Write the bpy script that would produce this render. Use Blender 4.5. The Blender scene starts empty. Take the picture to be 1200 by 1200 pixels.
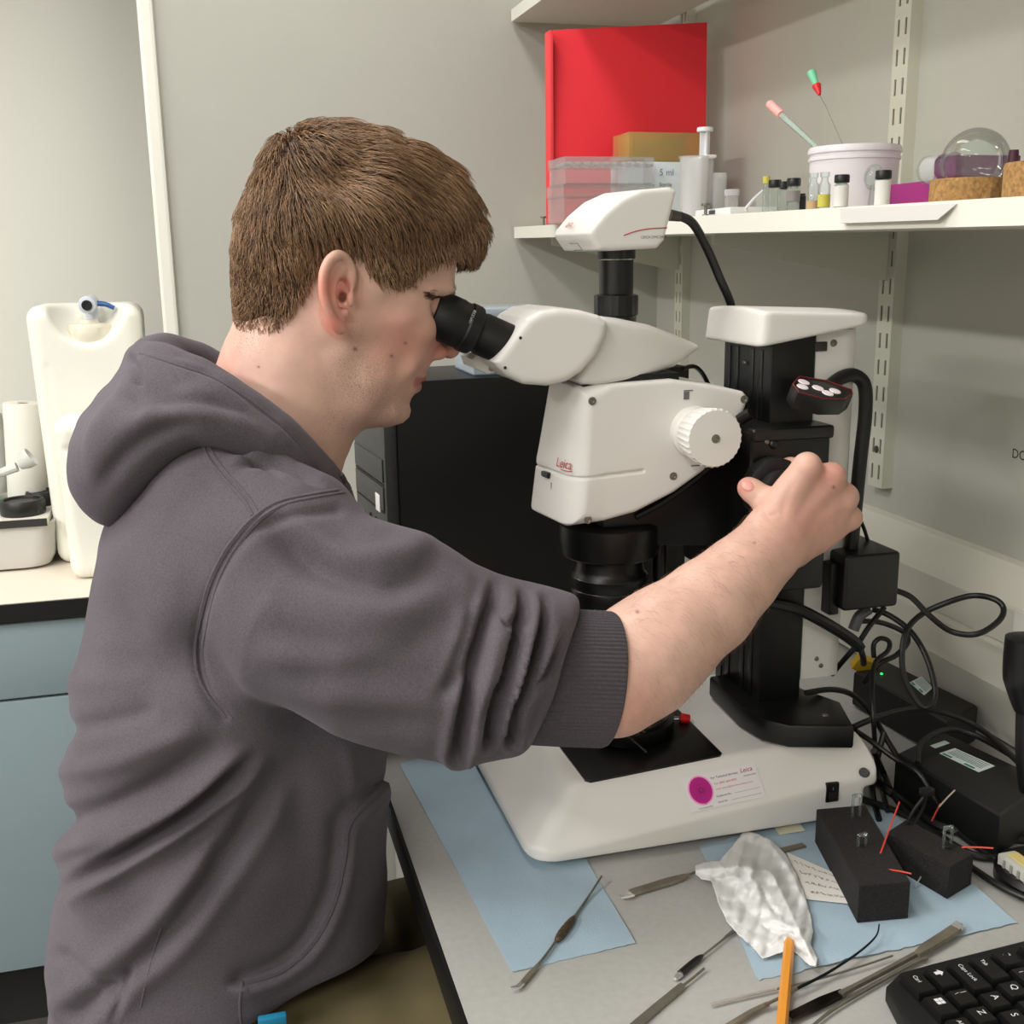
import bpy, bmesh, math, random
import numpy as np
import openvdb
from mathutils import Vector, Matrix
from mathutils.bvhtree import BVHTree

S = bpy.context.scene
COL = S.collection
rnd = random.Random(11)

# ------------------------------------------------------------------ camera
F = 1300.0; PITCH = math.radians(13.0); HEAD = math.radians(15.0); ROLL = math.radians(0.83); CZ = 1.5
EYE = np.array([0.0, 0.0, CZ])
_f = np.array([math.sin(HEAD)*math.cos(PITCH), math.cos(HEAD)*math.cos(PITCH), -math.sin(PITCH)])
_r0 = np.array([math.cos(HEAD), -math.sin(HEAD), 0.0]); _u0 = np.cross(_r0, _f)
_r = math.cos(ROLL)*_r0 - math.sin(ROLL)*_u0
_u = math.cos(ROLL)*_u0 + math.sin(ROLL)*_r0
cam_d = bpy.data.cameras.new('camera'); cam = bpy.data.objects.new('camera', cam_d); COL.objects.link(cam)
cam_d.sensor_width = 36.0; cam_d.lens = 36.0*F/1200.0; cam_d.clip_start = 0.02
m = Matrix.Identity(4)
for i in range(3):
    m[i][0] = _r[i]; m[i][1] = _u[i]; m[i][2] = -_f[i]; m[i][3] = EYE[i]
cam.matrix_world = m
S.camera = cam

# ------------------------------------------------------------------ world, lights, exposure
W_ = bpy.data.worlds.new('room_ambience'); S.world = W_; W_.use_nodes = True
W_.node_tree.nodes['Background'].inputs[0].default_value = (1.0, 0.975, 0.94, 1)
W_.node_tree.nodes['Background'].inputs[1].default_value = 0.05
S.view_settings.view_transform = 'Standard'; S.view_settings.look = 'None'
S.view_settings.gamma = 1.0; S.view_settings.exposure = 0.44; S.view_settings.use_curve_mapping = False

def area(name, loc, target, sx, sy, power, col=(1.0, 0.985, 0.965)):
    d = bpy.data.lights.new(name, 'AREA'); d.shape = 'RECTANGLE'; d.size = sx; d.size_y = sy
    d.energy = power; d.color = col
    o = bpy.data.objects.new(name, d); COL.objects.link(o); o.location = loc
    o.rotation_euler = (Vector(target)-Vector(loc)).to_track_quat('-Z', 'Y').to_euler()
    return o
area('ceiling_light_bench', (-0.80, 0.65, 2.75), (-0.80, 0.65, 0), 0.22, 1.2, 16)
area('added_fill_rear_left', (-2.5, -1.5, 2.75), (-2.5, -1.5, 0), 0.3, 1.2, 38)  # second added fill, unseen source, to lift the lower right wall
area('ceiling_light_corner', (0.12, 1.45, 2.75), (0.12, 1.45, 0), 0.22, 0.9, 8)
area('added_fill_left', (-2.5, 0.5, 2.75), (-2.5, 0.5, 0), 0.22, 1.2, 64)  # added fill, no known fitting: low-angle light for the wall under the shelf
area('ceiling_light_room', (-1.1, -1.5, 2.75), (-1.1, -1.5, 0), 0.6, 1.2, 22)
area('under_cabinet_light_sink', (-0.9, 2.15, 2.1), (-0.9, 2.15, 0), 1.0, 0.10, 2.6, (1.0, 0.985, 0.94))

# ------------------------------------------------------------------ pixel <-> place helpers
def ray(x, y): return _f*F + _r*(x-600.0) - _u*(y-600.0)
def at(x, y, X=None, Y=None, Z=None):
    d = ray(x, y)
    t = X/d[0] if X is not None else (Y/d[1] if Y is not None else (Z-CZ)/d[2])
    return EYE + t*d
def atp(x, y, p0, n):
    d = ray(x, y); n = np.array(n); return EYE + d*(np.dot(np.array(p0)-EYE, n)/np.dot(d, n))
def mpp(x, y, Y): return Y/ray(x, y)[1]*1.0        # metres per pixel at that place
def proj(V):
    v = V-EYE; w = v@_f
    return 600+F*(v@_r)/w, 600-F*(v@_u)/w
A = lambda *a: np.array(a, float)

# ------------------------------------------------------------------ materials
def lin(h):
    if isinstance(h, str):
        h = h.lstrip('#'); c = [int(h[i:i+2], 16)/255 for i in (0, 2, 4)]
    else: c = h
    return tuple((x/12.92 if x <= 0.04045 else ((x+0.055)/1.055)**2.4) for x in c)
MATS = {}
def M(name, col, rough=0.5, metal=0.0, bump=None, var=None, spec=0.5, sheen=0.0, coat=0.0, sss=0.0, trans=0.0, emit=None, alpha=1.0):
    if name in MATS: return MATS[name]
    mt = bpy.data.materials.new(name); mt.use_nodes = True; nt = mt.node_tree; N = nt.nodes; L = nt.links
    b = N['Principled BSDF']; c = lin(col)
    b.inputs['Base Color'].default_value = (*c, 1); b.inputs['Roughness'].default_value = rough
    b.inputs['Metallic'].default_value = metal; b.inputs['Specular IOR Level'].default_value = spec
    b.inputs['Sheen Weight'].default_value = sheen; b.inputs['Coat Weight'].default_value = coat
    b.inputs['Transmission Weight'].default_value = trans; b.inputs['Alpha'].default_value = alpha
    if sss: b.inputs['Subsurface Weight'].default_value = sss; b.inputs['Subsurface Radius'].default_value = (0.008, 0.003, 0.0015); b.inputs['Subsurface Scale'].default_value = 1.0
    if emit: b.inputs['Emission Color'].default_value = (*lin(emit[0]), 1); b.inputs['Emission Strength'].default_value = emit[1]
    tc = N.new('ShaderNodeTexCoord')
    if var:
        sc, am = var[0], var[1]
        nz = N.new('ShaderNodeTexNoise'); nz.inputs['Scale'].default_value = sc; nz.inputs['Detail'].default_value = 6 if len(var) < 3 else var[2]
        rp = N.new('ShaderNodeMapRange'); rp.inputs[1].default_value = 0.3; rp.inputs[2].default_value = 0.7
        rp.inputs[3].default_value = 1-am; rp.inputs[4].default_value = 1+am
        mx = N.new('ShaderNodeMix'); mx.data_type = 'RGBA'; mx.blend_type = 'MULTIPLY'; mx.inputs[0].default_value = 1
        mx.inputs[6].default_value = (*c, 1)
        L.new(tc.outputs['Object'], nz.inputs['Vector']); L.new(nz.outputs['Fac'], rp.inputs[0]); L.new(rp.outputs[0], mx.inputs[7])
        L.new(mx.outputs[2], b.inputs['Base Color'])
    if bump:
        nb = N.new('ShaderNodeTexNoise'); nb.inputs['Scale'].default_value = bump[0]; nb.inputs['Detail'].default_value = 3
        bp = N.new('ShaderNodeBump'); bp.inputs['Strength'].default_value = bump[1]; bp.inputs['Distance'].default_value = bump[2] if len(bump) > 2 else 0.002
        L.new(tc.outputs['Object'], nb.inputs['Vector']); L.new(nb.outputs['Fac'], bp.inputs['Height']); L.new(bp.outputs['Normal'], b.inputs['Normal'])
    MATS[name] = mt; return mt
def MG(name, col='f4f8f6', haze=0.08, tint=0.97, rough=0.03, refl=1.0):
    """thin clear glass or plastic: fresnel gloss over a see-through body with a little haze"""
    if name in MATS: return MATS[name]
    mt = bpy.data.materials.new(name); mt.use_nodes = True; nt = mt.node_tree; N = nt.nodes; L = nt.links
    N.remove(N['Principled BSDF']); out = N['Material Output']
    tr = N.new('ShaderNodeBsdfTransparent'); c = lin(col); tr.inputs[0].default_value = (*[x*tint for x in c], 1)
    df = N.new('ShaderNodeBsdfDiffuse'); df.inputs[0].default_value = (*c, 1)
    m1 = N.new('ShaderNodeMixShader'); m1.inputs[0].default_value = haze
    gl = N.new('ShaderNodeBsdfGlossy'); gl.inputs['Roughness'].default_value = rough
    fr = N.new('ShaderNodeLayerWeight'); fr.inputs[0].default_value = 0.35
    mu = N.new('ShaderNodeMath'); mu.operation = 'MULTIPLY'; mu.inputs[1].default_value = refl
    m2 = N.new('ShaderNodeMixShader')
    L.new(tr.outputs[0], m1.inputs[1]); L.new(df.outputs[0], m1.inputs[2]); L.new(m1.outputs[0], m2.inputs[1]); L.new(gl.outputs[0], m2.inputs[2])
    L.new(fr.outputs['Fresnel'], mu.inputs[0]); L.new(mu.outputs[0], m2.inputs[0]); L.new(m2.outputs[0], out.inputs[0])
    MATS[name] = mt; return mt

# ------------------------------------------------------------------ mesh building
def catmull(P, n=8, closed=False):
    P = [np.array(p, float) for p in P]; out = []
    m_ = len(P)
    if m_ < 3 and not closed:
        return [P[0]+(P[-1]-P[0])*i/n for i in range(n+1)]
    rng = range(m_) if closed else range(m_-1)
    for i in rng:
        if closed: a, b, c, d = P[(i-1) % m_], P[i], P[(i+1) % m_], P[(i+2) % m_]
        else: a, b, c, d = P[max(i-1, 0)], P[i], P[i+1], P[min(i+2, m_-1)]
        for k in range(n):
            t = k/n
            out.append(0.5*((2*b)+(c-a)*t+(2*a-5*b+4*c-d)*t*t+(3*b-a-3*c+d)*t**3))
    if not closed: out.append(P[-1])
    return out
class MB:
    def __init__(s): s.v = []; s.f = []
    def add(s, v, f):
        o = len(s.v); s.v += [tuple(map(float, p)) for p in v]; s.f += [tuple(i+o for i in q) for q in f]; return s
    def bm(s, b):
        b.verts.ensure_lookup_table(); b.verts.index_update()
        s.add([v.co for v in b.verts], [[v.index for v in f.verts] for f in b.faces]); b.free(); return s
    def box(s, lo, hi, bev=0.0, seg=2, mat=None):
        b = bmesh.new(); bmesh.ops.create_cube(b, size=1.0)
        lo = Vector(lo); hi = Vector(hi)
        for v in b.verts: v.co = Vector([(lo[i]+hi[i])/2 + v.co[i]*(hi[i]-lo[i]) for i in range(3)])
        if bev > 0: bmesh.ops.bevel(b, geom=b.edges[:], offset=bev, segments=seg, profile=0.6, affect='EDGES')
        if mat is not None:
            for v in b.verts: v.co = mat @ v.co
        return s.bm(b)
    def prism(s, pts, vec, bev=0.0, seg=2):
        """closed outline (3-D, planar) pushed along vec; both ends capped and bevelled"""
        b = bmesh.new(); vec = Vector(vec)
        va = [b.verts.new(Vector(p)) for p in pts]; vb = [b.verts.new(Vector(p)+vec) for p in pts]
        n = len(pts); b.faces.new(va[::-1]); b.faces.new(vb)
        for i in range(n): b.faces.new((va[i], va[(i+1) % n], vb[(i+1) % n], vb[i]))
        bmesh.ops.recalc_face_normals(b, faces=b.faces[:])
        if bev > 0:
            caps = set(list(b.faces)[:2])
            ed = [e for e in b.edges if any(f in caps for f in e.link_faces)]
            try: bmesh.ops.bevel(b, geom=ed, offset=bev, segments=seg, profile=0.6, affect='EDGES')
            except Exception: pass
        return s.bm(b)
    def lathe(s, prof, o, axis=(0, 0, 1), n=32, cap=True, ref=None, wob=None):
        """profile of (radius, height) turned about an axis"""
        a = Vector(axis).normalized(); r = Vector(ref) if ref is not None else (Vector((1, 0, 0)) if abs(a.x) < 0.9 else Vector((0, 1, 0)))
        x = (r-a*r.dot(a)).normalized(); y = a.cross(x); o = Vector(o); v = []; f = []
        for j, (rr, h) in enumerate(prof):
            for i in range(n):
                t = 2*math.pi*i/n; q = rr*(wob(j, t) if wob else 1)
                v.append(o+a*h+(x*math.cos(t)+y*math.sin(t))*q)
        for j in range(len(prof)-1):
            for i in range(n):
                k = (i+1) % n; f.append((j*n+i, j*n+k, (j+1)*n+k, (j+1)*n+i))
        if cap:
            f.append(tuple(range(n))[::-1]); f.append(tuple((len(prof)-1)*n+i for i in range(n)))
        return s.add(v, f)
    def cyl(s, p0, p1, r0, r1=None, n=24, bev=0.0):
        r1 = r0 if r1 is None else r1; p0 = Vector(p0); p1 = Vector(p1); h = (p1-p0).length
        pr = [(r0, 0), (r1, h)] if bev <= 0 else [(r0-bev, 0), (r0-bev*.3, bev*.3), (r0, bev), (r1, h-bev), (r1-bev*.3, h-bev*.3), (r1-bev, h)]
        return s.lathe(pr, p0, p1-p0, n)
    def tube(s, path, r, n=10, sm=6, rib=None, flat=1.0, up=None):
        P = catmull(path, sm) if sm else [np.array(p, float) for p in path]
        rs = r if callable(r) else (lambda t: r)
        T = [P[min(i+1, len(P)-1)]-P[max(i-1, 0)] for i in range(len(P))]
        T = [t/max(np.linalg.norm(t), 1e-9) for t in T]
        q = np.array(up, float) if up is not None else (A(0, 0, 1) if abs(T[0][2]) < 0.9 else A(1, 0, 0))
        v = []; f = []
        for i, p in enumerate(P):
            q = q-T[i]*np.dot(q, T[i]); q = q/max(np.linalg.norm(q), 1e-9); w = np.cross(T[i], q)
            rad = rs(i/(len(P)-1))*(1+(rib if (rib and i % 2) else 0))
            for k in range(n):
                a = 2*math.pi*k/n; v.append(p+rad*(math.cos(a)*q*flat+math.sin(a)*w))
        for i in range(len(P)-1):
            for k in range(n):
                k2 = (k+1) % n; f.append((i*n+k, i*n+k2, (i+1)*n+k2, (i+1)*n+k))
        f.append(tuple(range(n))[::-1]); f.append(tuple((len(P)-1)*n+k for k in range(n)))
        return s.add(v, f)
    def sphere(s, c, r, n=16, sc=(1, 1, 1)):
        b = bmesh.new(); bmesh.ops.create_uvsphere(b, u_segments=n, v_segments=n//2+2, radius=1.0)
        for v in b.verts: v.co = Vector((c[0]+v.co.x*r*sc[0], c[1]+v.co.y*r*sc[1], c[2]+v.co.z*r*sc[2]))
        return s.bm(b)

def wpos(o):
    p = Vector((0, 0, 0))
    while o is not None: p += Vector(o.location); o = o.parent
    return p
def finish(me, mat, smooth=True, angle=35):
    me.materials.append(mat)
    if smooth:
        me.shade_smooth()
        try: me.set_sharp_from_angle(angle=math.radians(angle))
        except Exception: pass
def obj(name, mb, mat, parent=None, smooth=True, origin=None, angle=35):
    """one mesh object; vertices are given in world space (or in the parent's own space when the parent carries 'local')"""
    v = np.array(mb.v if isinstance(mb, MB) else mb[0], float); f = mb.f if isinstance(mb, MB) else mb[1]
    if parent is not None and not parent.get('local_space'):
        o_ = np.array(wpos(parent))
    elif parent is None and origin is None:
        lo, hi = v.min(0), v.max(0); o_ = A((lo[0]+hi[0])/2, (lo[1]+hi[1])/2, lo[2])
    elif origin is not None: o_ = np.array(origin, float)
    else: o_ = np.zeros(3)
    me = bpy.data.meshes.new(name)
    if isinstance(f, np.ndarray):
        n = len(f); me.vertices.add(len(v)); me.vertices.foreach_set('co', (v-o_).astype(np.float32).ravel())
        me.loops.add(n*4); me.loops.foreach_set('vertex_index', f.astype(np.int32).ravel())
        me.polygons.add(n); me.polygons.foreach_set('loop_start', np.arange(0, 4*n, 4, dtype=np.int32))
        me.update(calc_edges=True); me.validate()
    else:
        me.from_pydata((v-o_).tolist(), [], f); me.update()
        b = bmesh.new(); b.from_mesh(me); bmesh.ops.recalc_face_normals(b, faces=b.faces[:]); b.to_mesh(me); b.free()
    finish(me, mat, smooth, angle)
    ob = bpy.data.objects.new(name, me); COL.objects.link(ob)
    if parent is not None: ob.parent = parent
    else: ob.location = o_
    return ob
def tag(o, label=None, cat=None, group=None, kind=None):
    if label: o['label'] = label
    if cat: o['category'] = cat
    if group: o['group'] = group
    if kind: o['kind'] = kind
    return o
def thing(name, loc, label, cat, group=None, local=False):
    o = bpy.data.objects.new(name, None); COL.objects.link(o); o.location = loc; o.empty_display_size = 0.05
    if local: o['local_space'] = 1
    return tag(o, label, cat, group)
def copy_tree(o, parent=None):
    c = o.copy(); COL.objects.link(c)
    if parent is not None: c.parent = parent
    for ch in list(o.children): copy_tree(ch, c)
    return c
_tx = {}
def text(body, size, o, xd, yd, mat, parent, name='lettering', ext=0.0002, shear=0.0, align='LEFT', kind=None):
    """flat printed lettering lying at o, running along xd, upright along yd"""
    key = (body, shear, align)
    if key not in _tx:
        c = bpy.data.curves.new('lettering', 'FONT'); c.body = body; c.size = 1; c.shear = shear; c.align_x = align; c.resolution_u = 3
        t = bpy.data.objects.new('lettering', c); COL.objects.link(t)
        dg = bpy.context.evaluated_depsgraph_get()
        me = bpy.data.meshes.new_from_object(t.evaluated_get(dg)); bpy.data.objects.remove(t)
        _tx[key] = ([tuple(v.co) for v in me.vertices], [tuple(p.vertices) for p in me.polygons])
    v, f = _tx[key]; xd = np.array(xd, float); xd /= np.linalg.norm(xd); yd = np.array(yd, float); yd = yd-xd*np.dot(xd, yd); yd /= np.linalg.norm(yd)
    n = np.cross(xd, yd); o = np.array(o, float)+n*ext
    mb = MB(); mb.add([o+size*(p[0]*xd+p[1]*yd) for p in v], f)
    ob = obj(name, mb, mat, parent, smooth=False); 
    return ob

# ------------------------------------------------------------------ implicit modelling (numpy + openvdb surface extraction)
def smin(a, b, k):
    h = np.clip(0.5+0.5*(b-a)/k, 0, 1); return b*(1-h)+a*h-k*h*(1-h)
def smax(a, b, k): return -smin(-a, -b, k)
class SDF:
    def __init__(s, vox): s.vox = vox; s.p = []
    def add(s, fn, lo, hi, k=0.01, op='u'): s.p.append((fn, np.array(lo, float), np.array(hi, float), k, op)); return s
    def cap(s, a, b, ra, rb=None, k=0.01, sy=1.0, op='u', ax=None):
        a = np.array(a, float); b = np.array(b, float); rb = ra if rb is None else rb; ab = b-a; L2 = max(ab@ab, 1e-12)
        def fn(x, y, z):
            t = np.clip(((x-a[0])*ab[0]+(y-a[1])*ab[1]+(z-a[2])*ab[2])/L2, 0, 1)
            d = np.sqrt((x-a[0]-t*ab[0])**2+((y-a[1]-t*ab[1])/sy)**2+(z-a[2]-t*ab[2])**2)
            return (d-(ra+(rb-ra)*t))*min(1.0, sy) if sy != 1 else d-(ra+(rb-ra)*t)
        r = max(ra, rb); return s.add(fn, np.minimum(a, b)-r, np.maximum(a, b)+r, k, op)
    def chain(s, P, R, k=0.01, sy=1.0, op='u'):
        for i in range(len(P)-1): s.cap(P[i], P[i+1], R[i], R[i+1], k, sy, op)
        return s
    def ell(s, c, r, k=0.01, op='u'):
        c = np.array(c, float); r = np.array(r, float) if np.ndim(r) else np.array([r]*3, float); mr = r.min()
        fn = lambda x, y, z: (np.sqrt(((x-c[0])/r[0])**2+((y-c[1])/r[1])**2+((z-c[2])/r[2])**2)-1)*mr
        return s.add(fn, c-r, c+r, k, op)
    def build(s):
        lo = np.min([p[1] for p in s.p if p[4] == 'u'], 0)-4*s.vox; hi = np.max([p[2] for p in s.p if p[4] == 'u'], 0)+4*s.vox
        T = 32; h = s.vox; i0 = np.floor(lo/h/T).astype(int); i1 = np.ceil(hi/h/T).astype(int)
        band = 5*h; g = openvdb.FloatGrid(background=float(band))
        for I in range(i0[0], i1[0]):
            for J in range(i0[1], i1[1]):
                for K in range(i0[2], i1[2]):
                    t0 = np.array([I, J, K])*T; a = t0*h; b = (t0+T-1)*h; d = None
                    x = y = z = None
                    for fn, pl, ph, k, op in s.p:
                        mg = band+k
                        if np.any(pl-mg > b) or np.any(ph+mg < a): continue
                        if d is None:
                            if op != 'u': continue
                            x = (np.arange(T)+t0[0])[:, None, None]*h; y = (np.arange(T)+t0[1])[None, :, None]*h; z = (np.arange(T)+t0[2])[None, None, :]*h
                            d = np.full((T, T, T), 0.5)
                        v = fn(x, y, z)
                        if op == 'u': d = smin(d, v, k)
                        elif op == 's': d = smax(d, -v, k)
                        elif op == 'i': d = smax(d, v, k)
                        elif op == 'd': d = d+v
                    if d is not None:
                        g.copyFromArray(np.ascontiguousarray(np.clip(np.broadcast_to(d, (T, T, T)), -band, band).astype(np.float32)), ijk=tuple(int(q) for q in t0), tolerance=0.0)
        p, q = g.convertToQuads(isovalue=0.0)
        p = np.asarray(p, float)*h; q = np.asarray(q, np.int64)
        a, b, c = p[q[:, 0]], p[q[:, 1]], p[q[:, 2]]
        if np.sum(np.einsum('ij,ij->i', np.cross(b-a, c-a), a-p.mean(0))) < 0: q = q[:, ::-1]
        return p, q
def poly2(px, pz, P):
    """signed distance to a closed 2-D outline, positive inside"""
    P = np.array(P, float); Q = np.roll(P, -1, 0); d = np.full(np.broadcast(px, pz).shape, 1e9); ins = np.zeros(d.shape, bool)
    for (ax, az), (bx, bz) in zip(P, Q):
        ex, ez = bx-ax, bz-az; wx, wz = px-ax, pz-az
        t = np.clip((wx*ex+wz*ez)/max(ex*ex+ez*ez, 1e-12), 0, 1)
        d = np.minimum(d, (wx-ex*t)**2+(wz-ez*t)**2)
        c = (az <= pz) != (bz <= pz)
        if ez != 0: ins ^= c & (px < ax+ex*(pz-az)/ez)
    d = np.sqrt(d); return np.where(ins, d, -d)
def idw(px, pz, C, p=3.0):
    n = 0; s = 0
    for cx, cz, v in C:
        w = 1.0/((px-cx)**2+(pz-cz)**2+1e-5)**(p/2); n = n+w*v; s = s+w
    return n/s
def inflate(s, out, yc, Wc, Rc, p=2.2, k=0.01, op='u', slant=None):
    """puff a side outline (X,Z) out sideways to a half width that varies over it"""
    P = np.array(out, float); Wm = Wc if np.isscalar(Wc) else max(c[2] for c in Wc)
    def fn(x, y, z):
        X = np.broadcast_to(x[:, :, :], (x.shape[0], 1, 1)); Z = np.broadcast_to(z, (1, 1, z.shape[2]))
        d2 = poly2(X, Z, P); w = Wc if np.isscalar(Wc) else idw(X, Z, Wc); R = Rc if np.isscalar(Rc) else idw(X, Z, Rc)
        y0 = yc if slant is None else slant(x)
        q = (np.abs(y-y0)/w)**p+np.maximum(0, 1-d2/R)**p
        return (q**(1/p)-1)*np.minimum(R, w)
    lo = np.array([P[:, 0].min(), yc-Wm-(0.02 if slant else 0), P[:, 1].min()]); hi = np.array([P[:, 0].max(), yc+Wm+(0.02 if slant else 0), P[:, 1].max()])
    return s.add(fn, lo, hi, k, op)
def vnormals(p, q):
    a, b, c, d = p[q[:, 0]], p[q[:, 1]], p[q[:, 2]], p[q[:, 3]]
    fn = np.cross(c-a, d-b); n = np.zeros_like(p)
    for i in range(4): np.add.at(n, q[:, i], fn)
    return n/np.maximum(np.linalg.norm(n, axis=1, keepdims=True), 1e-12)
def plane_fn(p, n):
    p = np.array(p, float); n = np.array(n, float); n = n/np.linalg.norm(n)
    return lambda x, y, z: (x-p[0])*n[0]+(y-p[1])*n[1]+(z-p[2])*n[2]
def XZ(pts, Y): return [tuple(at(a, b, Y=Y)[[0, 2]]) for a, b in pts]
# ------------------------------------------------------------------ room shell
XW, YB, SXF = 0.935, 2.26, 0.616
m_wall = M('wall_paint', (0.715, 0.712, 0.675), 0.75, bump=(420, 0.25, 0.001), var=(3, 0.03))
m_wall_far = M('wall_paint_far', (0.83, 0.825, 0.79), 0.7)
m_white = M('white_gloss_paint', (0.93, 0.92, 0.88), 0.35)
m_lam = M('white_laminate', (0.90, 0.885, 0.84), 0.38, var=(6, 0.02))
m_blackedge = M('black_edging', (0.045, 0.045, 0.045), 0.45)
def struct(name, mb, mat, **k): return tag(obj(name, mb, mat, smooth=False, **k), kind='structure')
struct('floor', MB().box((-3.2, -2.6, -0.08), (XW+.1, 3.0, 0)), M('grey_vinyl_floor', (0.30, 0.29, 0.28), 0.45, var=(60, 0.25)))
struct('wall_right', MB().box((XW, -2.6, 0), (XW+0.1, 2.36, 2.8)), m_wall)
struct('wall_back', MB().box((-0.055, YB, 0), (XW, YB+0.1, 2.8)), m_wall)
struct('wall_far', MB().box((-3.2, 2.80, 0), (0.05, 2.90, 2.8)), m_wall_far)
struct('wall_left', MB().box((-3.3, -2.6, 0), (-3.2, 2.9, 2.8)), m_wall)
struct('wall_front', MB().box((-3.2, -2.7, 0), (XW+.1, -2.6, 2.8)), m_wall)
struct('ceiling', MB().box((-3.3, -2.7, 2.8), (XW+.1, 2.9, 2.9)), M('ceiling_white', (.88, .88, .86), .8))
b = MB(); b.box((-0.083, YB-0.012, 0), (-0.055, YB+0.112, 2.8), 0.006); struct('trim_1', b, m_white)
# dado trunking along the right wall
b = MB()
zA = at(1100, 622, X=XW)[2]; zB = at(1119, 679, X=XW-0.045)[2]; zC = at(1134, 787, X=XW-0.052)[2]; zD = 0.905
pr = [(XW, zA), (XW-0.012, zA-.002), (XW-0.045, zB), (XW-0.050, zB-.006), (XW-0.050, (zB+zC)/2+.004), (XW-0.047, (zB+zC)/2+.002), (XW-0.047, (zB+zC)/2-.002), (XW-0.052, (zB+zC)/2-.004), (XW-0.052, zC), (XW-0.020, zD), (XW, zD)]
b.prism([(x, -1.2, z) for x, z in pr], (0, 3.44, 0)); struct('trim_2', b, M('trunking_white', (0.86, 0.85, 0.80), 0.4))

# ------------------------------------------------------------------ shelving
def zs(Y): return 1.5394+0.0119*(Y-0.755)
def shelf(name, z0, label):
    t = thing(name, (0.77, 1.2, z0+.755*0), label, 'shelf')
    ya, yb = 0.25, YB-0.01; s = 0.0119
    def slab(xa, xb, dz0, dz1):
        bb = MB(); v = []
        for y in (ya, yb):
            zz = z0+s*(y-0.755)
            v += [(xa, y, zz-dz1), (xb, y, zz-dz1), (xb, y, zz-dz0), (xa, y, zz-dz0)]
        return bb.add(v, [(0, 1, 2, 3), (4, 7, 6, 5), (0, 4, 5, 1), (1, 5, 6, 2), (2, 6, 7, 3), (3, 7, 4, 0)])
    obj('board', slab(SXF+0.0015, XW-0.021, 0.0, 0.022), m_lam, t, smooth=False)
    obj('edge_band', slab(SXF, SXF+0.0015, 0.0, 0.022), m_white, t, smooth=False)
    return t
shelf('shelf', 1.5394, 'lower white laminate wall shelf holding the red board, tub and vials')
zU = at(600, 25, X=SXF)[2]
shelf('shelf', zU+0.022-0.0119*(2.24-.755), 'upper white laminate wall shelf crossing the top of the frame')

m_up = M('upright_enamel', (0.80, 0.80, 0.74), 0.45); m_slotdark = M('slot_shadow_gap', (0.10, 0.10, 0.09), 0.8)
def upright(Yc, z0, z1, label):
    """twin-slot wall upright: a folded channel whose face is really pierced"""
    w, dp = 0.036, 0.018; xf = XW-dp; t = thing('shelf_upright', (XW, Yc, z0), label, 'shelf upright', 'shelf uprights on the right wall')
    bb = MB(); ys = [Yc-w/2, Yc-0.0105, Yc-0.0060, Yc+0.0060, Yc+0.0105, Yc+w/2]
    P = 0.0375; z = z0+0.012; rows = [z0]
    while z < z1-0.03: rows += [z, z+0.021]; z += P
    rows.append(z1)
    V = [(xf, y, q) for q in rows for y in ys]; Fc = []
    for r_ in range(len(rows)-1):
        for c in range(5):
            if r_ % 2 == 1 and c in (1, 3): continue
            a = r_*6+c; Fc.append((a, a+1, a+7, a+6))
    bb.add(V, Fc)
    V2 = []
    for r_ in range(1, len(rows)-1, 2):      # slot side walls, 2 mm sheet
        for c in (1, 3):
            y0, y1, q0, q1 = ys[c], ys[c+1], rows[r_], rows[r_+1]; o = len(V2)
            V2 += [(xf, y0, q0), (xf, y1, q0), (xf, y1, q1), (xf, y0, q1), (xf+.002, y0, q0), (xf+.002, y1, q0), (xf+.002, y1, q1), (xf+.002, y0, q1)]
    bb.add(V2, [tuple(o+i for i in q) for o in range(0, len(V2), 8) for q in ((0, 1, 5, 4), (1, 2, 6, 5), (2, 3, 7, 6), (3, 0, 4, 7))])
    for y in (ys[0], ys[-1]): bb.add([(xf, y, z0), (XW, y, z0), (XW, y, z1), (xf, y, z1)], [(0, 1, 2, 3)])
    bb.add([(xf, ys[0], z0), (xf, ys[-1], z0), (XW, ys[-1], z0), (XW, ys[0], z0)], [(0, 1, 2, 3)])
    me = obj('channel', bb, m_up, t, smooth=False)
    obj('slot_shade_sheet', MB().box((XW-0.003, Yc-w/2+.001, z0+.001), (XW-0.001, Yc+w/2-.001, z1)), m_slotdark, t, smooth=False)  # dark sheet behind the slots: the shade inside put into its colour
    s = MB(); s.lathe([(0.0055, 0), (0.005, 0.0015), (0.002, 0.0025)], (xf, Yc, z0+0.055), (-1, 0, 0), 16); obj('screw', s, M('screw_zinc', (0.45, 0.44, 0.40), 0.4, 1.0), t)
yu1 = at(1041, 300, X=XW-.018)[1]; yu2 = at(795, 340, X=XW-.018)[1]
zu1 = at(1030, 572, X=XW-.018)[2]
upright(yu1, zu1, 2.3, 'slotted cream shelf upright on the right wall behind the white tub')
upright(yu2, zu1, 2.3, 'slotted cream shelf upright by the room corner below the red board')
def bracket(Yc, zt, label):
    x0, x1 = SXF+0.035, XW-0.019
    pts = [(x1, Yc-.0015, zt-0.001), (x0, Yc-.0015, zt-0.001), (x0, Yc-.0015, zt-0.014), (x1-.03, Yc-.0015, zt-0.062), (x1, Yc-.0015, zt-0.066)]
    t = thing('shelf_bracket', (x1, Yc, zt-.066), label, 'shelf bracket', 'brackets under the shelves')
    obj('blade', MB().prism(pts, (0, 0.003, 0), 0.0006), m_up, t, smooth=False)
    obj('flange', MB().box((x0, Yc-0.008, zt-0.003), (x1, Yc+0.008, zt-0.0005)), m_up, t, smooth=False)
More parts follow.
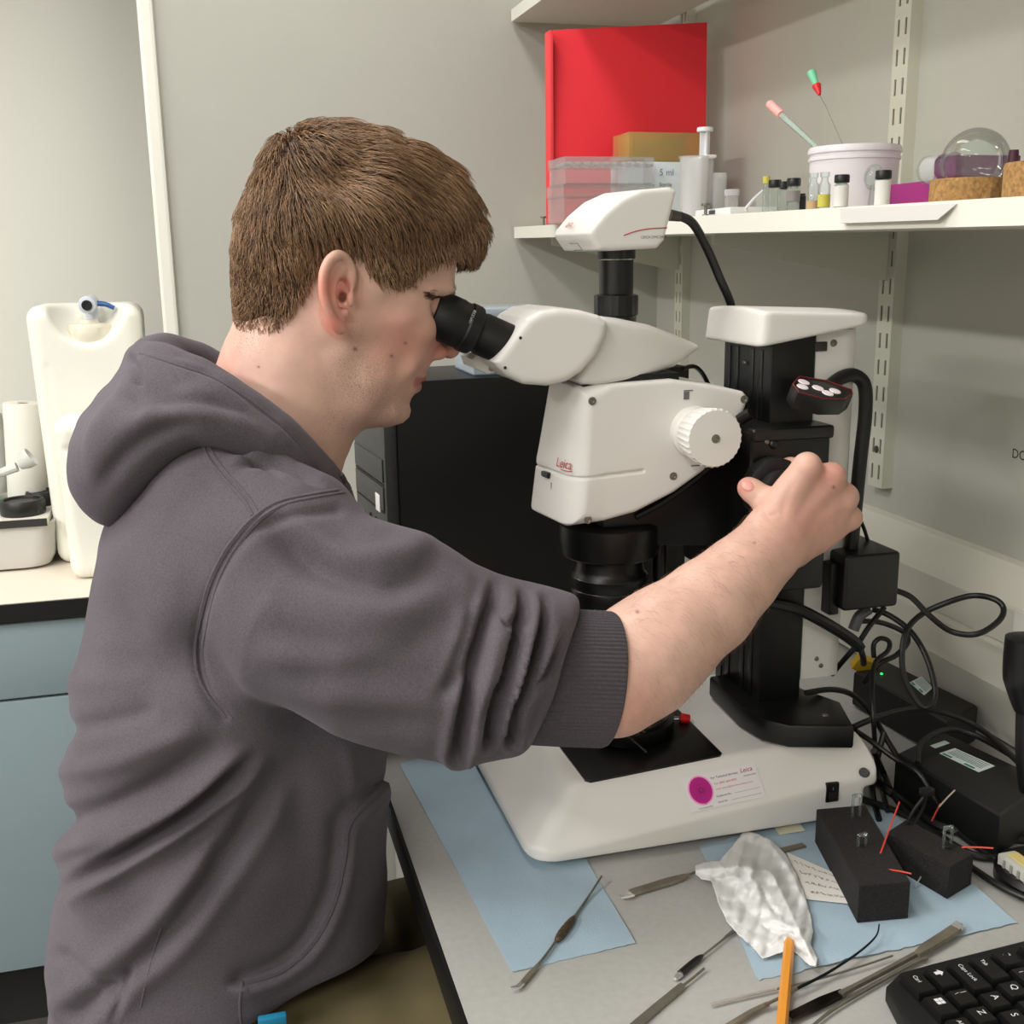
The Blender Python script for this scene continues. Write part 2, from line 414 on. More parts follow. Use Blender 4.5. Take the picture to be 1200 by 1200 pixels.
for y, nm in ((yu1, 'near the white tub'), (yu2, 'near the room corner')):
    bracket(y, zs(y)-0.022, 'cream steel shelf bracket under the lower shelf '+nm)
    if y < 1.8: bracket(y, zU+0.0119*(y-2.24), 'cream steel shelf bracket under the upper shelf '+nm)

# wall lettering, running off the frame
pw = at(1185.5, 536, X=XW)
text('DO', 0.0165, pw, (0, -1, 0), (0, 0, 1), M('black_print', (0.05, 0.05, 0.04), 0.6), None, name='wall_lettering')
o = bpy.data.objects['wall_lettering']; tag(o, 'dark capital letters printed on the right wall above the trunking', 'lettering')

# socket plate on the trunking at the right edge of the frame
ps = at(1202, 742, X=XW-0.052)
t = thing('wall_socket', ps, 'white socket plate on the wall trunking at the right edge', 'socket')
obj('plate', MB().box((ps[0]-0.009, ps[1]-0.075, ps[2]-0.03), (ps[0], ps[1]+0.012, ps[2]+0.026), 0.003), m_white, t)
obj('rocker', MB().box((ps[0]-0.0115, ps[1]-0.03, ps[2]-0.012), (ps[0]-0.009, ps[1]-0.018, ps[2]+0.008), 0.001), m_lam, t)

# ------------------------------------------------------------------ lab bench
ZD = 0.90; XF = 0.157
t = thing('lab_bench', (0.5, 0.8, 0), 'long pale grey laboratory bench with a black front edge under the microscope', 'bench')
obj('worktop', MB().box((XF+0.004, -0.7, ZD-0.034), (XW, YB, ZD), 0.0015), M('bench_grey_laminate', (0.66, 0.655, 0.635), 0.35, var=(140, 0.05), bump=(500, .1, .0004)), t)
obj('edge_band', MB().box((XF, -0.7, ZD-0.036), (XF+0.0045, YB, ZD-0.0005), 0.001), m_blackedge, t)
m_frame = M('bench_steel_frame', (0.62, 0.62, 0.60), 0.4, 0.3)
for y in (0.2, 2.1):
    for x in (0.25, 0.88): obj('leg', MB().box((x-.02, y-.02, 0), (x+.02, y+.02, ZD-.034), 0.003), m_frame, t)
obj('rail', MB().box((0.20, 0.0, ZD-0.085), (0.23, 2.2, ZD-0.034), 0.002), M('dark_rail', (.05, .05, .05), .5), t)
pl = at(463, 1012, X=0.30)
obj('leg', MB().box((0.30, pl[1]-.012, 0), (0.324, pl[1]+.012, ZD-.034), 0.003), m_white, t)
# a drawer pedestal under the far end
t = thing('drawer_pedestal', (0.62, 1.75, 0), 'dark drawer pedestal in the shade under the bench', 'cabinet')
m_dark = M('dark_carcass', (0.09, 0.09, 0.095), 0.5)
obj('carcass', MB().box((0.36, 1.62, 0.02), (0.92, 2.06, 0.80), 0.004), m_dark, t)
for i in range(3):
    dr = obj('drawer', MB().box((0.342, 1.625, 0.06+i*.25), (0.36, 2.055, 0.29+i*.25), 0.003), m_dark, t)
    dr['x'] = 1
    obj('handle', MB().tube([(0.342, 1.76, .23+i*.25), (0.322, 1.78, .23+i*.25), (0.322, 1.90, .23+i*.25), (0.342, 1.92, .23+i*.25)], 0.005), m_frame, dr)

# ------------------------------------------------------------------ sink corner on the left
m_blue = M('blue_grey_front', (0.545, 0.61, 0.625), 0.45, var=(2, .05))
t = thing('sink_cabinet', (-0.6, 2.4, 0), 'blue grey sink base cabinet with a wide drawer over a door', 'cabinet')
zl = at(40, 818, Y=2.1)[2]
obj('carcass', MB().box((-1.5, 2.118, 0.15), (-0.095, 2.78, 0.862)), m_lam, t, smooth=False)
obj('drawer', MB().box((-1.1, 2.10, zl+0.003), (-0.097, 2.118, 0.858), 0.002), m_blue, t)
obj('door', MB().box((-1.1, 2.10, 0.155), (-0.097, 2.118, zl-0.003), 0.002), m_blue, t)
obj('plinth', MB().box((-1.5, 2.16, 0.0), (-0.095, 2.18, 0.15)), M('dark_plinth', (0.13, 0.13, 0.13), 0.6), t, smooth=False)
t = thing('sink_worktop', (-0.7, 2.4, 0.865), 'white worktop with a black front edge over the blue cabinet', 'worktop')
obj('slab', MB().box((-1.5, 2.094, 0.865), (-0.09, 2.80, 0.90), 0.002), M('cream_worktop', (0.90, 0.86, 0.80), 0.4), t)
obj('edge_band', MB().box((-1.5, 2.088, 0.866), (-0.09, 2.094, 0.8985)), m_blackedge, t, smooth=False)
# white basin with a drip board over it
pb = at(62, 668, Z=0.9); xr = pb[0]; yf = pb[1]; zt = at(0, 618, Y=yf)[2]
t = thing('sink_basin', (xr-.3, yf+.2, .9), 'white basin with rounded corners standing on the sink worktop', 'basin')
b = MB(); W_r = [(0.0, .06), (.01, .03), (.03, .01), (.06, .0)]
vv = []; NN = 28
def rr(cx, cy, hx, hy, r, n=7):
    o_ = []
    for (sx, sy, a0) in ((1, 1, 0), (-1, 1, 90), (-1, -1, 180), (1, -1, 270)):
        for i in range(n):
            a = math.radians(a0+90*i/(n-1)); o_.append((cx+sx*(hx-r)+r*math.cos(a), cy+sy*(hy-r)+r*math.sin(a)))
    return o_
def rloft(levels, n=7):
    """stack of rounded rectangles (cx,cy,hx,hy,r,z)"""
    bb = MB(); V = []; Fc = []
    for (cx, cy, hx, hy, r, z) in levels: V += [(x, y, z) for x, y in rr(cx, cy, hx, hy, r, n)]
    k = 4*n
    for j in range(len(levels)-1):
        for i in range(k): Fc.append((j*k+i, j*k+(i+1) % k, (j+1)*k+(i+1) % k, (j+1)*k+i))
    Fc.append(tuple(range(k))[::-1]); Fc.append(tuple((len(levels)-1)*k+i for i in range(k)))
    return bb.add(V, Fc)
cx, cy, hx, hy = xr-.29, yf+.17, .30, .17
L = [(cx, cy, hx-.04, hy-.03, .04, .9), (cx, cy, hx-.018, hy-.012, .04, .906), (cx, cy, hx-.008, hy-.004, .04, .925), (cx, cy, hx, hy, .035, zt)]
L += [(cx, cy, hx-.008, hy-.008, .03, zt), (cx, cy, hx-.018, hy-.014, .03, .93), (cx, cy, hx-.05, hy-.05, .03, .915)]
obj('bowl', rloft(L), M('basin_white', (.80, .79, .77), .35), t)
t = thing('drip_board', (cx, cy, zt), 'white drip board with a dark front edge laid over the basin', 'board')
obj('board', MB().box((cx-hx, cy-hy-.004, zt), (cx+hx-.01, cy+hy+.1, zt+.012)), m_lam, t, smooth=False)
obj('edge_band', MB().box((cx-hx, cy-hy-.007, zt-.002), (cx+hx-.01, cy-hy-.004, zt+.013)), M('dark_grey_edge', (.16, .155, .15), .5), t, smooth=False)
zb = zt+.012
def capz(px, py, r, h, Y, label):
    p = at(px, py, Y=Y); b = MB()
    b.lathe([(r*.96, 0), (r, .003), (r, h-.006), (r*.93, h), (r*.8, h), (r*.78, h-.004)], (p[0], p[1], zb), n=40, wob=lambda j, a: 1+(.012*math.cos(24*a) if 1 <= j <= 2 else 0))
    tag(obj('bottle_cap', b, M('black_cap_plastic', (.07, .07, .07), .45)), label, 'cap', 'black caps by the sink')
capz(28, 605, .043, .030, cy-.11, 'larger round black bottle cap on the drip board in front of the paper roll')
capz(52, 597, .034, .028, cy-.02, 'smaller round black bottle cap beside the white jerrycan')
# paper roll
pr_ = at(33, 583, Y=cy+.02); pt_ = at(27, 472, Y=cy+.02); t = thing('paper_towel_roll', (pr_[0], pr_[1], zb), 'white paper towel roll standing on the drip board by the sink', 'paper roll')
m_paper = M('white_paper', (.90, .885, .85), .9, bump=(300, .3, .001))
R_ = 22*mpp(33, 530, pr_[1]); p0 = Vector((pr_[0], pr_[1], zb)); ax = Vector((pt_[0]-pr_[0], 0, pt_[2]-zb)); hh = ax.length
obj('paper', MB().lathe([(R_*.3, hh), (R_*.3, 0), (R_, 0), (R_*1.01, .004), (R_, hh-.004), (R_*.98, hh), (R_*.3, hh)], p0, ax, 40, cap=False), m_paper, t)
obj('core', MB().lathe([(R_*.3, hh-.001), (R_*.3, 0.002), (R_*.26, 0.002), (R_*.26, hh-.001), (R_*.3, hh-.001)], p0, ax, 24, cap=False), M('card_core', (.60, .50, .38), .9), t)
# scoop in front of the roll
a0 = at(-14, 560, Y=cy-.10); a1 = at(20, 547, Y=cy-.10); a2 = at(42, 531, Y=cy-.10)
t = thing('plastic_scoop', (a0[0], a0[1], a0[2]), 'pale plastic scoop sticking out over the drip board', 'scoop')
obj('handle', MB().tube([(a0[0]-.06, a0[1]+.03, zb+.02), a0, (a0+a1)/2, a1], lambda q: .007+.003*q, 10), M('scoop_plastic', (.80, .81, .79), .4), t)
b = MB(); b.lathe([(.0, -.02), (.010, -.018), (.018, -.004), (.020, .012), (.0185, .012), (.016, -.002), (.008, -.014), (0, -.016)], (a1+a2)/2, (a2-a1), 20, cap=False); obj('bowl', b, MATS['scoop_plastic'], t)
# wrapped bundle, small bottle and green sponge at the frame's left edge
pbn = at(-8, 540, Y=cy+.06); b = MB()
b.lathe([(.02, 0), (.05, .004), (.056, .03), (.054, .09), (.058, .13), (.05, .17), (.02, .178)], (pbn[0]-.025, pbn[1], zb+.012), n=30, wob=lambda j, a: 1+.06*math.sin(5*a+j)+.03*math.sin(11*a-2*j))
tag(obj('plastic_bag', b, M('bag_plastic', (.80, .80, .78), .25)), 'crumpled pale plastic bag left of the paper roll', 'bag')
pg = at(5, 597, Y=cy-.03)
tag(obj('sponge', MB().box((pg[0]-.08, pg[1]-.03, zb), (pg[0]+.022, pg[1]+.03, zb+.012), .004), M('green_sponge', (.15, .55, .42), .9, bump=(200, .6, .002))), 'thin green sponge on the drip board at the frame edge', 'sponge')
# jerrycans
m_hdpe = M('hdpe_white', (.93, .925, .88), .4, sss=.15)
def jerry(x0, x1, y0, y1, z0, z1, name, label):
    t = thing(name, ((x0+x1)/2, (y0+y1)/2, z0), label, 'jerrycan'); cx, cy, hx, hy = (x0+x1)/2, (y0+y1)/2, (x1-x0)/2, (y1-y0)/2
    s = SDF(.004); c = A(cx, cy, (z0+z1)/2); h = A(hx, hy, (z1-z0)/2); r = .028
    def fn(x, y, z):
        tp = 1-.10*np.clip((z1-z)/(z1-z0), 0, 1)
        qx = np.abs(x-c[0])/tp-h[0]+r; qy = np.abs(y-c[1])/tp-h[1]+r; qz = np.abs(z-c[2])-h[2]+r
        return np.sqrt(np.maximum(qx, 0)**2+np.maximum(qy, 0)**2+np.maximum(qz, 0)**2)+np.minimum(np.maximum(qx, np.maximum(qy, qz)), 0)-r
    s.add(fn, c-h, c+h, .01)
    return t, s, cx, cy, hx, hy
Yj = 2.33; xa = at(42, 500, Y=Yj)[0]; xb = at(176, 500, Y=Yj)[0]; zj = at(110, 357, Y=Yj)[2]
t, s, cx, cy_, hx, hy = jerry(xa, xb, Yj, Yj+.17, .9, zj, 'jerrycan', 'tall white plastic jerrycan with a blue tap by the sink')
zc_ = zj-.055
s.ell((cx+.005, Yj-.005, zj+.01), (.072, .10, .085), .012, 's')
s.cap((xa+.03, Yj-.005, .95), (xa+.03, Yj-.005, zj-.12), .006, k=.01, op='s'); s.cap((xb-.03, Yj-.005, .95), (xb-.03, Yj-.005, zj-.12), .006, k=.01, op='s')
p, q = s.build(); obj('container', (p, q), m_hdpe, t)
pc = A(cx+.005, Yj+.055, zj-.075)
obj('cap', MB().lathe([(.042, 0), (.044, .006), (.044, .03), (.040, .036), (.02, .038), (.018, .045)], pc, n=36, wob=lambda j, a: 1+(.015*math.cos(30*a) if j in (1, 2) else 0)), M('cap_cream', (.87, .84, .77), .45), t)
sp = at(106, 357, Y=Yj+.05)
tp_ = obj('tap', MB().cyl(sp+A(-.004, -.03, 0), sp+A(.0, .03, .004), .017, .015, 24, .003).cyl(sp+A(0, .01, -.035), sp+A(0, .01, 0), .012), M('tap_white', (.80, .82, .86), .35), t)
obj('tap_outlet', MB().lathe([(.010, 0), (.010, .002), (.006, .002), (.006, -.003)], sp+A(-.004, -.031, 0), (0, -1, 0), 20), m_blackedge, tp_)
obj('tap_lever', MB().tube([sp+A(.012, 0, .002), sp+A(.028, 0, .0), at(134, 361, Y=Yj+.05)], lambda q: .008-.002*q, 12, flat=.7), M('tap_blue', (.16, .35, .62), .35), tp_)
Yk = 2.20; xa = at(66, 560, Y=Yk)[0]; xb = at(138, 560, Y=Yk)[0]; zk = at(85, 490, Y=Yk)[2]
t, s, cx, cy_, hx, hy = jerry(xa, xb, Yk, Yk+.10, .9, zk, 'jerrycan', 'small white plastic jerrycan in front of the tall one')
s.cap((xa-.02, Yk+.05, zk-.05), (xa+.03, Yk+.05, zk-.048), .013, k=.012, op='s'); s.cap((xa+.02, Yk-.004, zk-.06), (xb, Yk-.004, zk-.06), .008, k=.008, op='s')
p, q = s.build(); obj('container', (p, q), m_hdpe, t)
# ------------------------------------------------------------------ stereo microscope
YM = 1.095
m_mw = M('microscope_white', (0.885, 0.872, 0.85), 0.42, bump=(1500, .04, .0002))
m_mb = M('microscope_black', (0.025, 0.025, 0.027), 0.38)
m_mat = M('matt_black', (0.018, 0.018, 0.02), 0.7)
m_red = M('print_red', (0.72, 0.10, 0.10), 0.5); m_zinc = M('zinc_screw', (0.50, 0.49, 0.46), 0.35, 1.0)
m_chrome = M('steel', (0.72, 0.71, 0.69), 0.25, 1.0)
scope = thing('stereo_microscope', (0.47, YM, ZD), 'white and black stereo microscope with camera head standing on the bench', 'microscope')
# base: sloping wedge
ztop = lambda X: 0.970+0.066*(X-0.343)
Yr = 0.956; P1 = A(.30, Yr, .918); P2 = A(.646, Yr, .955); P3 = A(.336, .998, .970)
n_r = np.cross(P2-P1, P3-P1); n_r = n_r if n_r[1] < 0 else -n_r; n_r /= np.linalg.norm(n_r)
s = SDF(.002)
n_l = A(n_r[0], -n_r[1], n_r[2]); mir = lambda p: A(p[0], 2*YM-p[1], p[2])
fr, fl = plane_fn(P3, n_r), plane_fn(mir(P3), n_l)
ft = plane_fn((.343, 0, .970), (-.066, 0, 1)); ff = plane_fn((.329, 0, .970), (-.047, 0, .052))
sr = plane_fn((0, Yr, 0), (0, -1, .02)); sl = plane_fn((0, 2*YM-Yr, 0), (0, 1, .02)); sr = plane_fn((0, Yr, .92), (0, -1, -.05)); sl = plane_fn((0, 2*YM-Yr, .92), (0, 1, -.05))
sf = plane_fn((.272, 0, .92), (-1, 0, .06)); sb = plane_fn((.662, 0, .93), (1, 0, .10)); sb2 = plane_fn((.657, 0, .975), (1, 0, .55))
bt = plane_fn((0, 0, .908), (0, 0, -1))
def base_fn(x, y, z):
    d = smax(sr(x, y, z), sl(x, y, z), .002)
    d = smax(d, sf(x, y, z), .034); d = smax(d, smax(sb(x, y, z), sb2(x, y, z), .004), .012)
    t = smax(fr(x, y, z), fl(x, y, z), .002); t = smax(t, ff(x, y, z), .012); t = smax(t, ft(x, y, z), .004)
    d = smax(d, t, .0025); return smax(d, bt(x, y, z), .003)
s.add(base_fn, (.255, .94, .90), (.67, 2*YM-.95, 1.0), .004)
s.ell((.287, 1.035, .902), (.012, .03, .010), .003, 's')
s.add(lambda x, y, z: np.sqrt(np.maximum(np.abs(x-.658)-.012, 0)**2+np.maximum(np.abs(y-.962)-.02, 0)**2+np.maximum(np.abs(z-.915)-.022, 0)**2)-.003, (.64, .94, .89), (.675, .985, .94), .006, 's')
p, q = s.build(); obj('base', (p, q), m_mw, scope)
for x in (.33, .61):
    for y in (1.0, 1.19): obj('foot', MB().cyl((x, y, ZD), (x, y, .912), .014), m_mat, scope)
# black stage plate
zt_ = lambda x: ztop(x)+.0016
o4 = [at(688, 917, Z=.970), at(848, 885, Z=.9805)]
x0, y0, x1, y1 = o4[0][0], o4[0][1], o4[1][0], o4[1][1]
pts = [(x0+.004, y0-.0002), (x1-.004, y1), (x1, y1+.004), (x1+.004, 2*YM-y1), (x0-.003, 2*YM-y0), (x0-.001, y0+.004)]
obj('stage_plate', MB().prism([(x, y, zt_(x)-.003) for x, y in pts], (0, 0, .003), .0006), M('stage_black', (.02, .02, .022), .32), scope)
# dark stage insert, lever with a red tip
sx, sy = .425, YM-.005
ins = obj('stage_insert', MB().lathe([(.048, 0), (.050, .003), (.050, .018), (.044, .020), (.044, .034), (.040, .036), (.030, .036), (.028, .033)], (sx, sy, zt_(sx)), n=40), m_mb, scope)
lv = at(803, 842, Y=1.085); l0 = at(785, 840, Y=1.085)
obj('lever', MB().cyl(l0+A(-.02, 0, 0), lv, .0025, n=10), m_chrome, ins)
obj('lever_tip', MB().cyl(at(797, 841, Y=1.085), at(808, 843, Y=1.082), .0055, n=16, bev=.001), M('red_plastic', (.80, .07, .06), .4), ins)
pk = at(757, 882, Z=.985)
obj('stage_clip', MB().tube([pk+A(-.012, .012, .012), pk+A(-.002, .002, .003), pk], .0015, 8), m_mb, ins)
# column, rear tower and cap
xc0 = at(905, 405, Y=1.045)[0]; xc1 = at(957, 395, Y=1.045)[0]; yw0, yw1 = 1.045, 1.157
b = MB(); b.box((xc0, yw0, .99), (xc1, yw1, 1.425), .003)
obj('column', b, m_mb, scope)
b = MB()
for i, dy in enumerate((.018, .038, .074, .094)): b.box((xc0-.0012, yw0+dy, 1.0), (xc0+.001, yw0+dy+.010, 1.40), .001)
obj('column_rails', b, M('anodised_black', (.05, .05, .052), .3), scope)
obj('screw', MB().lathe([(.003, 0), (.0025, .001), (0, .0012)], at(872, 425, X=xc0-.003), (-1, 0, 0), 12), m_zinc, scope)
xr1 = at(1003, 420, Y=1.05)[0]; zr0 = at(985, 791, Y=1.047)[2]
xm = at(978, 600, Y=1.05)[0]
pts = [(xc1+.001, 1.047), (xm, 1.047), (xr1-.004, 1.049), (xr1, 1.053), (xr1, 1.149), (xm, 1.155), (xc1+.001, 1.155)]
tw = obj('rear_tower', MB().prism([(x, y, zr0) for x, y in pts], (0, 0, 1.42-zr0), .0015), m_mw, scope)
for px, py in ((957, 772), (962, 780)): obj('screw', MB().lathe([(.0028, 0), (.0024, .001), (0, .0012)], at(px, py, Y=1.0468), (0, -1, 0), 12), m_zinc, tw)
p = at(979, 368+30, Y=1.0468); obj('screw', MB().lathe([(.004, 0), (.0034, .0012), (0, .0016)], at(977, 402, Y=1.0468), (0, -1, 0), 14), m_zinc, tw)
obj('hinge_bracket', MB().box((xc1-.002, 1.0445, 1.398), (xc1+.013, 1.05, 1.408), .001), M('bracket_grey', (.25, .24, .22), .4, .6), scope)
YC0 = 1.03; YC1 = 1.168
s = SDF(.0018); c0 = at(838, 404, Y=YC1-.01); 
xf_b = at(890, 408, Y=YC0)[0]; zb_b = at(890, 408, Y=YC0)[2]; xf_t = at(893, 368, Y=YC0)[0]+.002; zt_b = at(893, 366, Y=YC0)[2]; xr_t = at(1010, 370, Y=YC0+.02)[0]; zr_b = at(1006, 381, Y=YC0)[2]
def cap_fn(x, y, z):
    k = (zt_b-zb_b)
    a = plane_fn((xf_b, 0, zb_b), (-1, 0, -(xf_b-xf_t)/k))(x, y, z)
    a = smax(a, x-xr_t+0*y, .008)
    sd = smax(YC0-y+.06*(z-zb_b)+.10*np.maximum(x-.60, 0)*0+0*x, y-YC1+.06*(z-zb_b), .004)
    d = smax(a, sd, .012)
    t = smax(z-zt_b-.004*(1-((y-YM)/.07)**2)+.045*(x-xf_b), plane_fn((xf_b, 0, zb_b), (-(zb_b-zr_b), 0, -(xr_t-xf_b)))(x, y, z)+0*z, .004)
    return smax(d, t, .004)
s.add(cap_fn, (xf_b-.02, YC0-.01, zb_b-.01), (xr_t+.01, YC1+.01, zt_b+.02), .004); p, q = s.build()
obj('column_cap', (p, q), m_mw, scope)
# black foot of the column
ft_pts = [(832, 792), (866, 826), (893, 842), (925, 850), (1001, 851), (985, 822), (940, 806), (905, 780)]
obj('column_foot', MB().prism([at(a, c, Z=1.012) for a, c in ft_pts], (0, 0, -.026), .004), m_mb, scope)
obj('foot_badge', MB().lathe([(.004, 0), (.0035, .0006), (.0025, .0006), (.0025, .0001)], at(967, 838, Z=1.012), n=20), m_zinc, scope)
# focus drive housing, hub and knob under the hand
xh0, xh1 = at(879, 560, Y=1.012)[0], at(972, 560, Y=1.012)[0]
zh1 = at(925, 503, Y=1.012)[2]; zh0 = at(960, 690, Y=1.012)[2]
obj('focus_drive', MB().box((xh0, 1.012, zh0), (xh1, 2*YM-1.012, zh1), .006, 3), m_mb, scope)
obj('drive_lid', MB().box((xh0+.001, 1.0105, zh1-.012), (xh1+.003, 2*YM-1.0105, zh1+.002), .004, 3), M('lid_black', (.06, .06, .062), .35), scope)
kc = at(906, 573, Y=1.0)
kb = MB(); kb.lathe([(.030, 0), (.032, .003), (.032, .018), (.029, .020), (.020, .021)], (kc[0], 1.011, kc[2]), (0, -1, 0), 72, wob=lambda j, a: 1+(.025*(1 if math.sin(24*a) > 0 else 0) if j in (1, 2) else 0))
kb.lathe([(.022, .02), (.022, .030), (.019, .032)], (kc[0], 1.011, kc[2]), (0, -1, 0), 32)
obj('focus_knob', kb, M('knob_rubber', (.035, .035, .036), .6), scope)
kb = MB(); kb.lathe([(.030, 0), (.032, .003), (.032, .018), (.029, .020), (.020, .021)], (kc[0], 2*YM-1.011, kc[2]), (0, 1, 0), 72, wob=lambda j, a: 1+(.025*(1 if math.sin(24*a) > 0 else 0) if j in (1, 2) else 0)); obj('focus_knob', kb, MATS['knob_rubber'], scope)
obj('screw', MB().sphere(at(907, 521, Y=1.011), .005, 14, (1, .5, 1)), m_mb, scope); obj('screw', MB().lathe([(.003, 0), (.002, .001)], at(899, 518, Y=1.0115), (0, -1, 0), 10), m_zinc, scope)
# carrier arm
ca = [(706, 640), (706, 600), (752, 570), (800, 540), (838, 508), (868, 486), (876, 496), (905, 508), (905, 650), (860, 640), (800, 640), (770, 640)]
ca = [at(a, c, Y=1.06) for a, c in ca]
obj('carrier', MB().prism(ca, (0, .07, 0), .004), m_mb, scope)
rim = [(745, 606), (775, 590), (810, 566), (850, 532)]
obj('carrier_rim', MB().tube([at(a, c, Y=1.0575) for a, c in rim], .0035, 8), M('lid_black', '000000'), scope)
obj('carrier_clamp', MB().tube([at(866, 492, Y=1.04), at(880, 484, Y=1.03)], .006, 10), m_mb, scope)
ox = at(714, 680, Y=YM)[0]; zz = lambda y: at(714, y, Y=YM)[2]
oy = YM
obj('carrier_ring', MB().lathe([(.050, zz(648)), (.052, zz(646)), (.054, zz(628)), (.054, zz(612)), (.048, zz(608))], (ox+.0, oy, 0), n=56), m_mb, scope)
ob_ = obj('objective', MB().lathe([(.030, zz(722)), (.038, zz(720)), (.0405, zz(716)), (.0415, zz(688)), (.0405, zz(686)), (.0415, zz(684)), (.0415, zz(672)), (.038, zz(668)), (.0365, zz(664)), (.036, zz(645))], (ox, oy, 0), n=64), m_mb, scope)
b = MB()
for y in (673, 687, 718): b.lathe([(.0412, zz(y)), (.0419, zz(y-.6)), (.0412, zz(y-1.4))], (ox, oy, 0), n=64, cap=False)
obj('objective_rings', b, M('ring_grey', (.30, .30, .30), .25, .8), ob_)
txt_p = at(673, 698, Y=oy-.03); 
text('PLANAPO 1.0x', .0034, A(ox-.0285, oy-.0312, zz(704)), (.85, -.52, 0), (0, 0, 1), M('print_white', (.75, .75, .75), .5), ob_)
obj('stop_rod', MB().cyl(at(773, 690, Y=1.09), at(773, 636, Y=1.09), .0075, n=20, bev=.001), m_mb, scope)

# zoom body: plan outline x side outline, front edges rounded
top_ = [(628, 452), (682, 454), (735, 449), (790, 445), (830, 450), (876, 463)]
side = [(679, 455), (735, 449), (790, 445), (832, 451), (872, 459), (878, 466), (873, 482), (852, 520), (826, 552), (790, 578), (745, 601), (673, 621), (668, 618), (674, 560)]
P2d = XZ(side, YM-.055)
xfb = P2d[12][0]
def front_line(z):      # front face leans: top further back than the bottom
    return P2d[13][0]+.06*(z-P2d[13][1])
s = SDF(.0012)
def body_fn(x, y, z):
    X = np.broadcast_to(x, (x.shape[0], 1, 1)); Z = np.broadcast_to(z, (1, 1, z.shape[2]))
    X2 = x+(y-(YM-.055))*.13*np.clip((.43-x)/.06, 0, 1)*np.clip((1.39-z)/.09, 0, 1.15); B_ = np.broadcast(X2, z).shape
    d2 = -poly2(np.broadcast_to(X2, B_), np.broadcast_to(z, B_), P2d); a = np.clip((.034-(x-front_line(z)))/.034, 0, 1)
    w = np.abs(y-YM)-.0545-.003*np.clip((1.30-Z)/.06, 0, 1)*a
    return smax(d2, w, .005+.022*a)
s.add(body_fn, (.295, YM-.065, 1.19), (.56, YM+.065, 1.40), .004)
gz = lambda x: at(674, 562, Y=YM-.055)[2]+.06*(x-.35)
xg = at(755, 550, Y=YM-.055)[0]
s.add(lambda x, y, z: np.maximum(np.maximum(np.abs(z-gz(x))-.0013, -.0022-body_fn(x, y, z)), x-xg), (.30, YM-.07, 1.26), (xg, YM+.07, 1.31), .0012, 's')
p, q = s.build(); body = obj('zoom_body', (p, q), m_mw, scope)
yb_ = YM-.0545
for px, py in ((694, 470), (872, 468), (789, 558), (689, 609)):
    obj('screw', MB().lathe([(.0042, 0), (.0042, .0006), (.0022, .0006), (.0018, .0001)], at(px, py, Y=yb_), (0, -1, 0), 18), m_zinc, body)
bvh_z = BVHTree.FromPolygons([tuple(v) for v in p], [tuple(int(i) for i in f) for f in q])
def onto(px, py, tree):
    d = Vector(ray(px, py)).normalized(); h, n, i, dist = tree.ray_cast(Vector(EYE), d)
    if n is not None and n.dot(d) > 0: n = -n
    return h, n
l0_, n0_ = onto(654, 546, bvh_z); l1_, n1_ = onto(673, 551, bvh_z)
if l0_ and l1_:
    xd = np.array(l1_-l0_); lw_ = np.linalg.norm(xd); nm_ = np.array((n0_+n1_).normalized())
    text('Leica', lw_*.46, np.array(l0_), xd, np.cross(nm_, xd), m_red, body, shear=.2, ext=.0030)
    obj('logo_swash', MB().tube([np.array(l0_)*(1-t)+np.array(l1_)*t+nm_*.0031+A(0, 0, -.0012-.0012*math.sin(3.1*t)) for t in (.3, .5, .7, .9, 1.0)], .0004, 6), m_red, body)
sl_, sn_ = onto(641, 556, bvh_z)
if sl_: obj('slide_lever', MB().box((-.0085, -.0035, -.003), (.0085, .0045, .003), .0018, 3, Matrix.Translation(sl_) @ Matrix.Rotation(math.atan2(sn_.y, sn_.x)+math.pi/2, 4, 'Z')), m_mb, body)
sl_, sn_ = onto(646, 570, bvh_z)
obj('mark', MB().box((0, -.0008, -.004), (.0006, .0008, .004), 0, 1, Matrix.Translation((sl_ or Vector((.33, YM, 1.27)))+Vector((-.0003, 0, 0)))), M('mark_grey', (.4, .4, .4), .6), body)
# zoom knob
kx = at(838, 514, Y=YM-.105); yk0, yk1 = YM-.052, YM-.106
kp = at(806, 511, Y=yk0)
kax = Vector((kx[0]-at(812, 512, Y=yk0)[0], yk1-yk0, kx[2]-at(812, 512, Y=yk0)[2])); k0 = Vector(at(812, 512, Y=yk0)); kax = Vector((0, -1, 0)); k0 = Vector((kx[0], yk0, kx[2])); kl = .054
kn = obj('zoom_knob', MB().lathe([(.0255, 0), (.0265, .002), (.0265, .012), (.0255, .0125), (.0235, .014), (.0235, .016), (.0250, .018), (.0272, .034), (.0290, .051), (.0278, .0535), (.0, .0545)], k0, kax, 144, wob=lambda j, a: 1+(.035*max(0, math.sin(30*a)) if 6 <= j <= 8 else (.018*max(0, math.sin(30*a)) if j in (9, 10) else 0))), m_mw, scope)
obj('screw', MB().lathe([(.0045, 0), (.0042, .0008), (.002, .0008), (.0016, .0001)], k0+kax*.0545, kax, 18), m_zinc, kn)
b = MB()
for dx, dz in ((-.006, .042), (.004, -.036)): b.box((k0.x+dx-.006, yb_-.0005, k0.z+dz-.0006), (k0.x+dx+.004, yb_+.001, k0.z+dz+.0006))
b.box((k0.x-.012, yb_-.0005, k0.z+.033), (k0.x-.006, yb_+.001, k0.z+.041)); obj('scale_mark', b, M('mark_grey', '888888'), body)

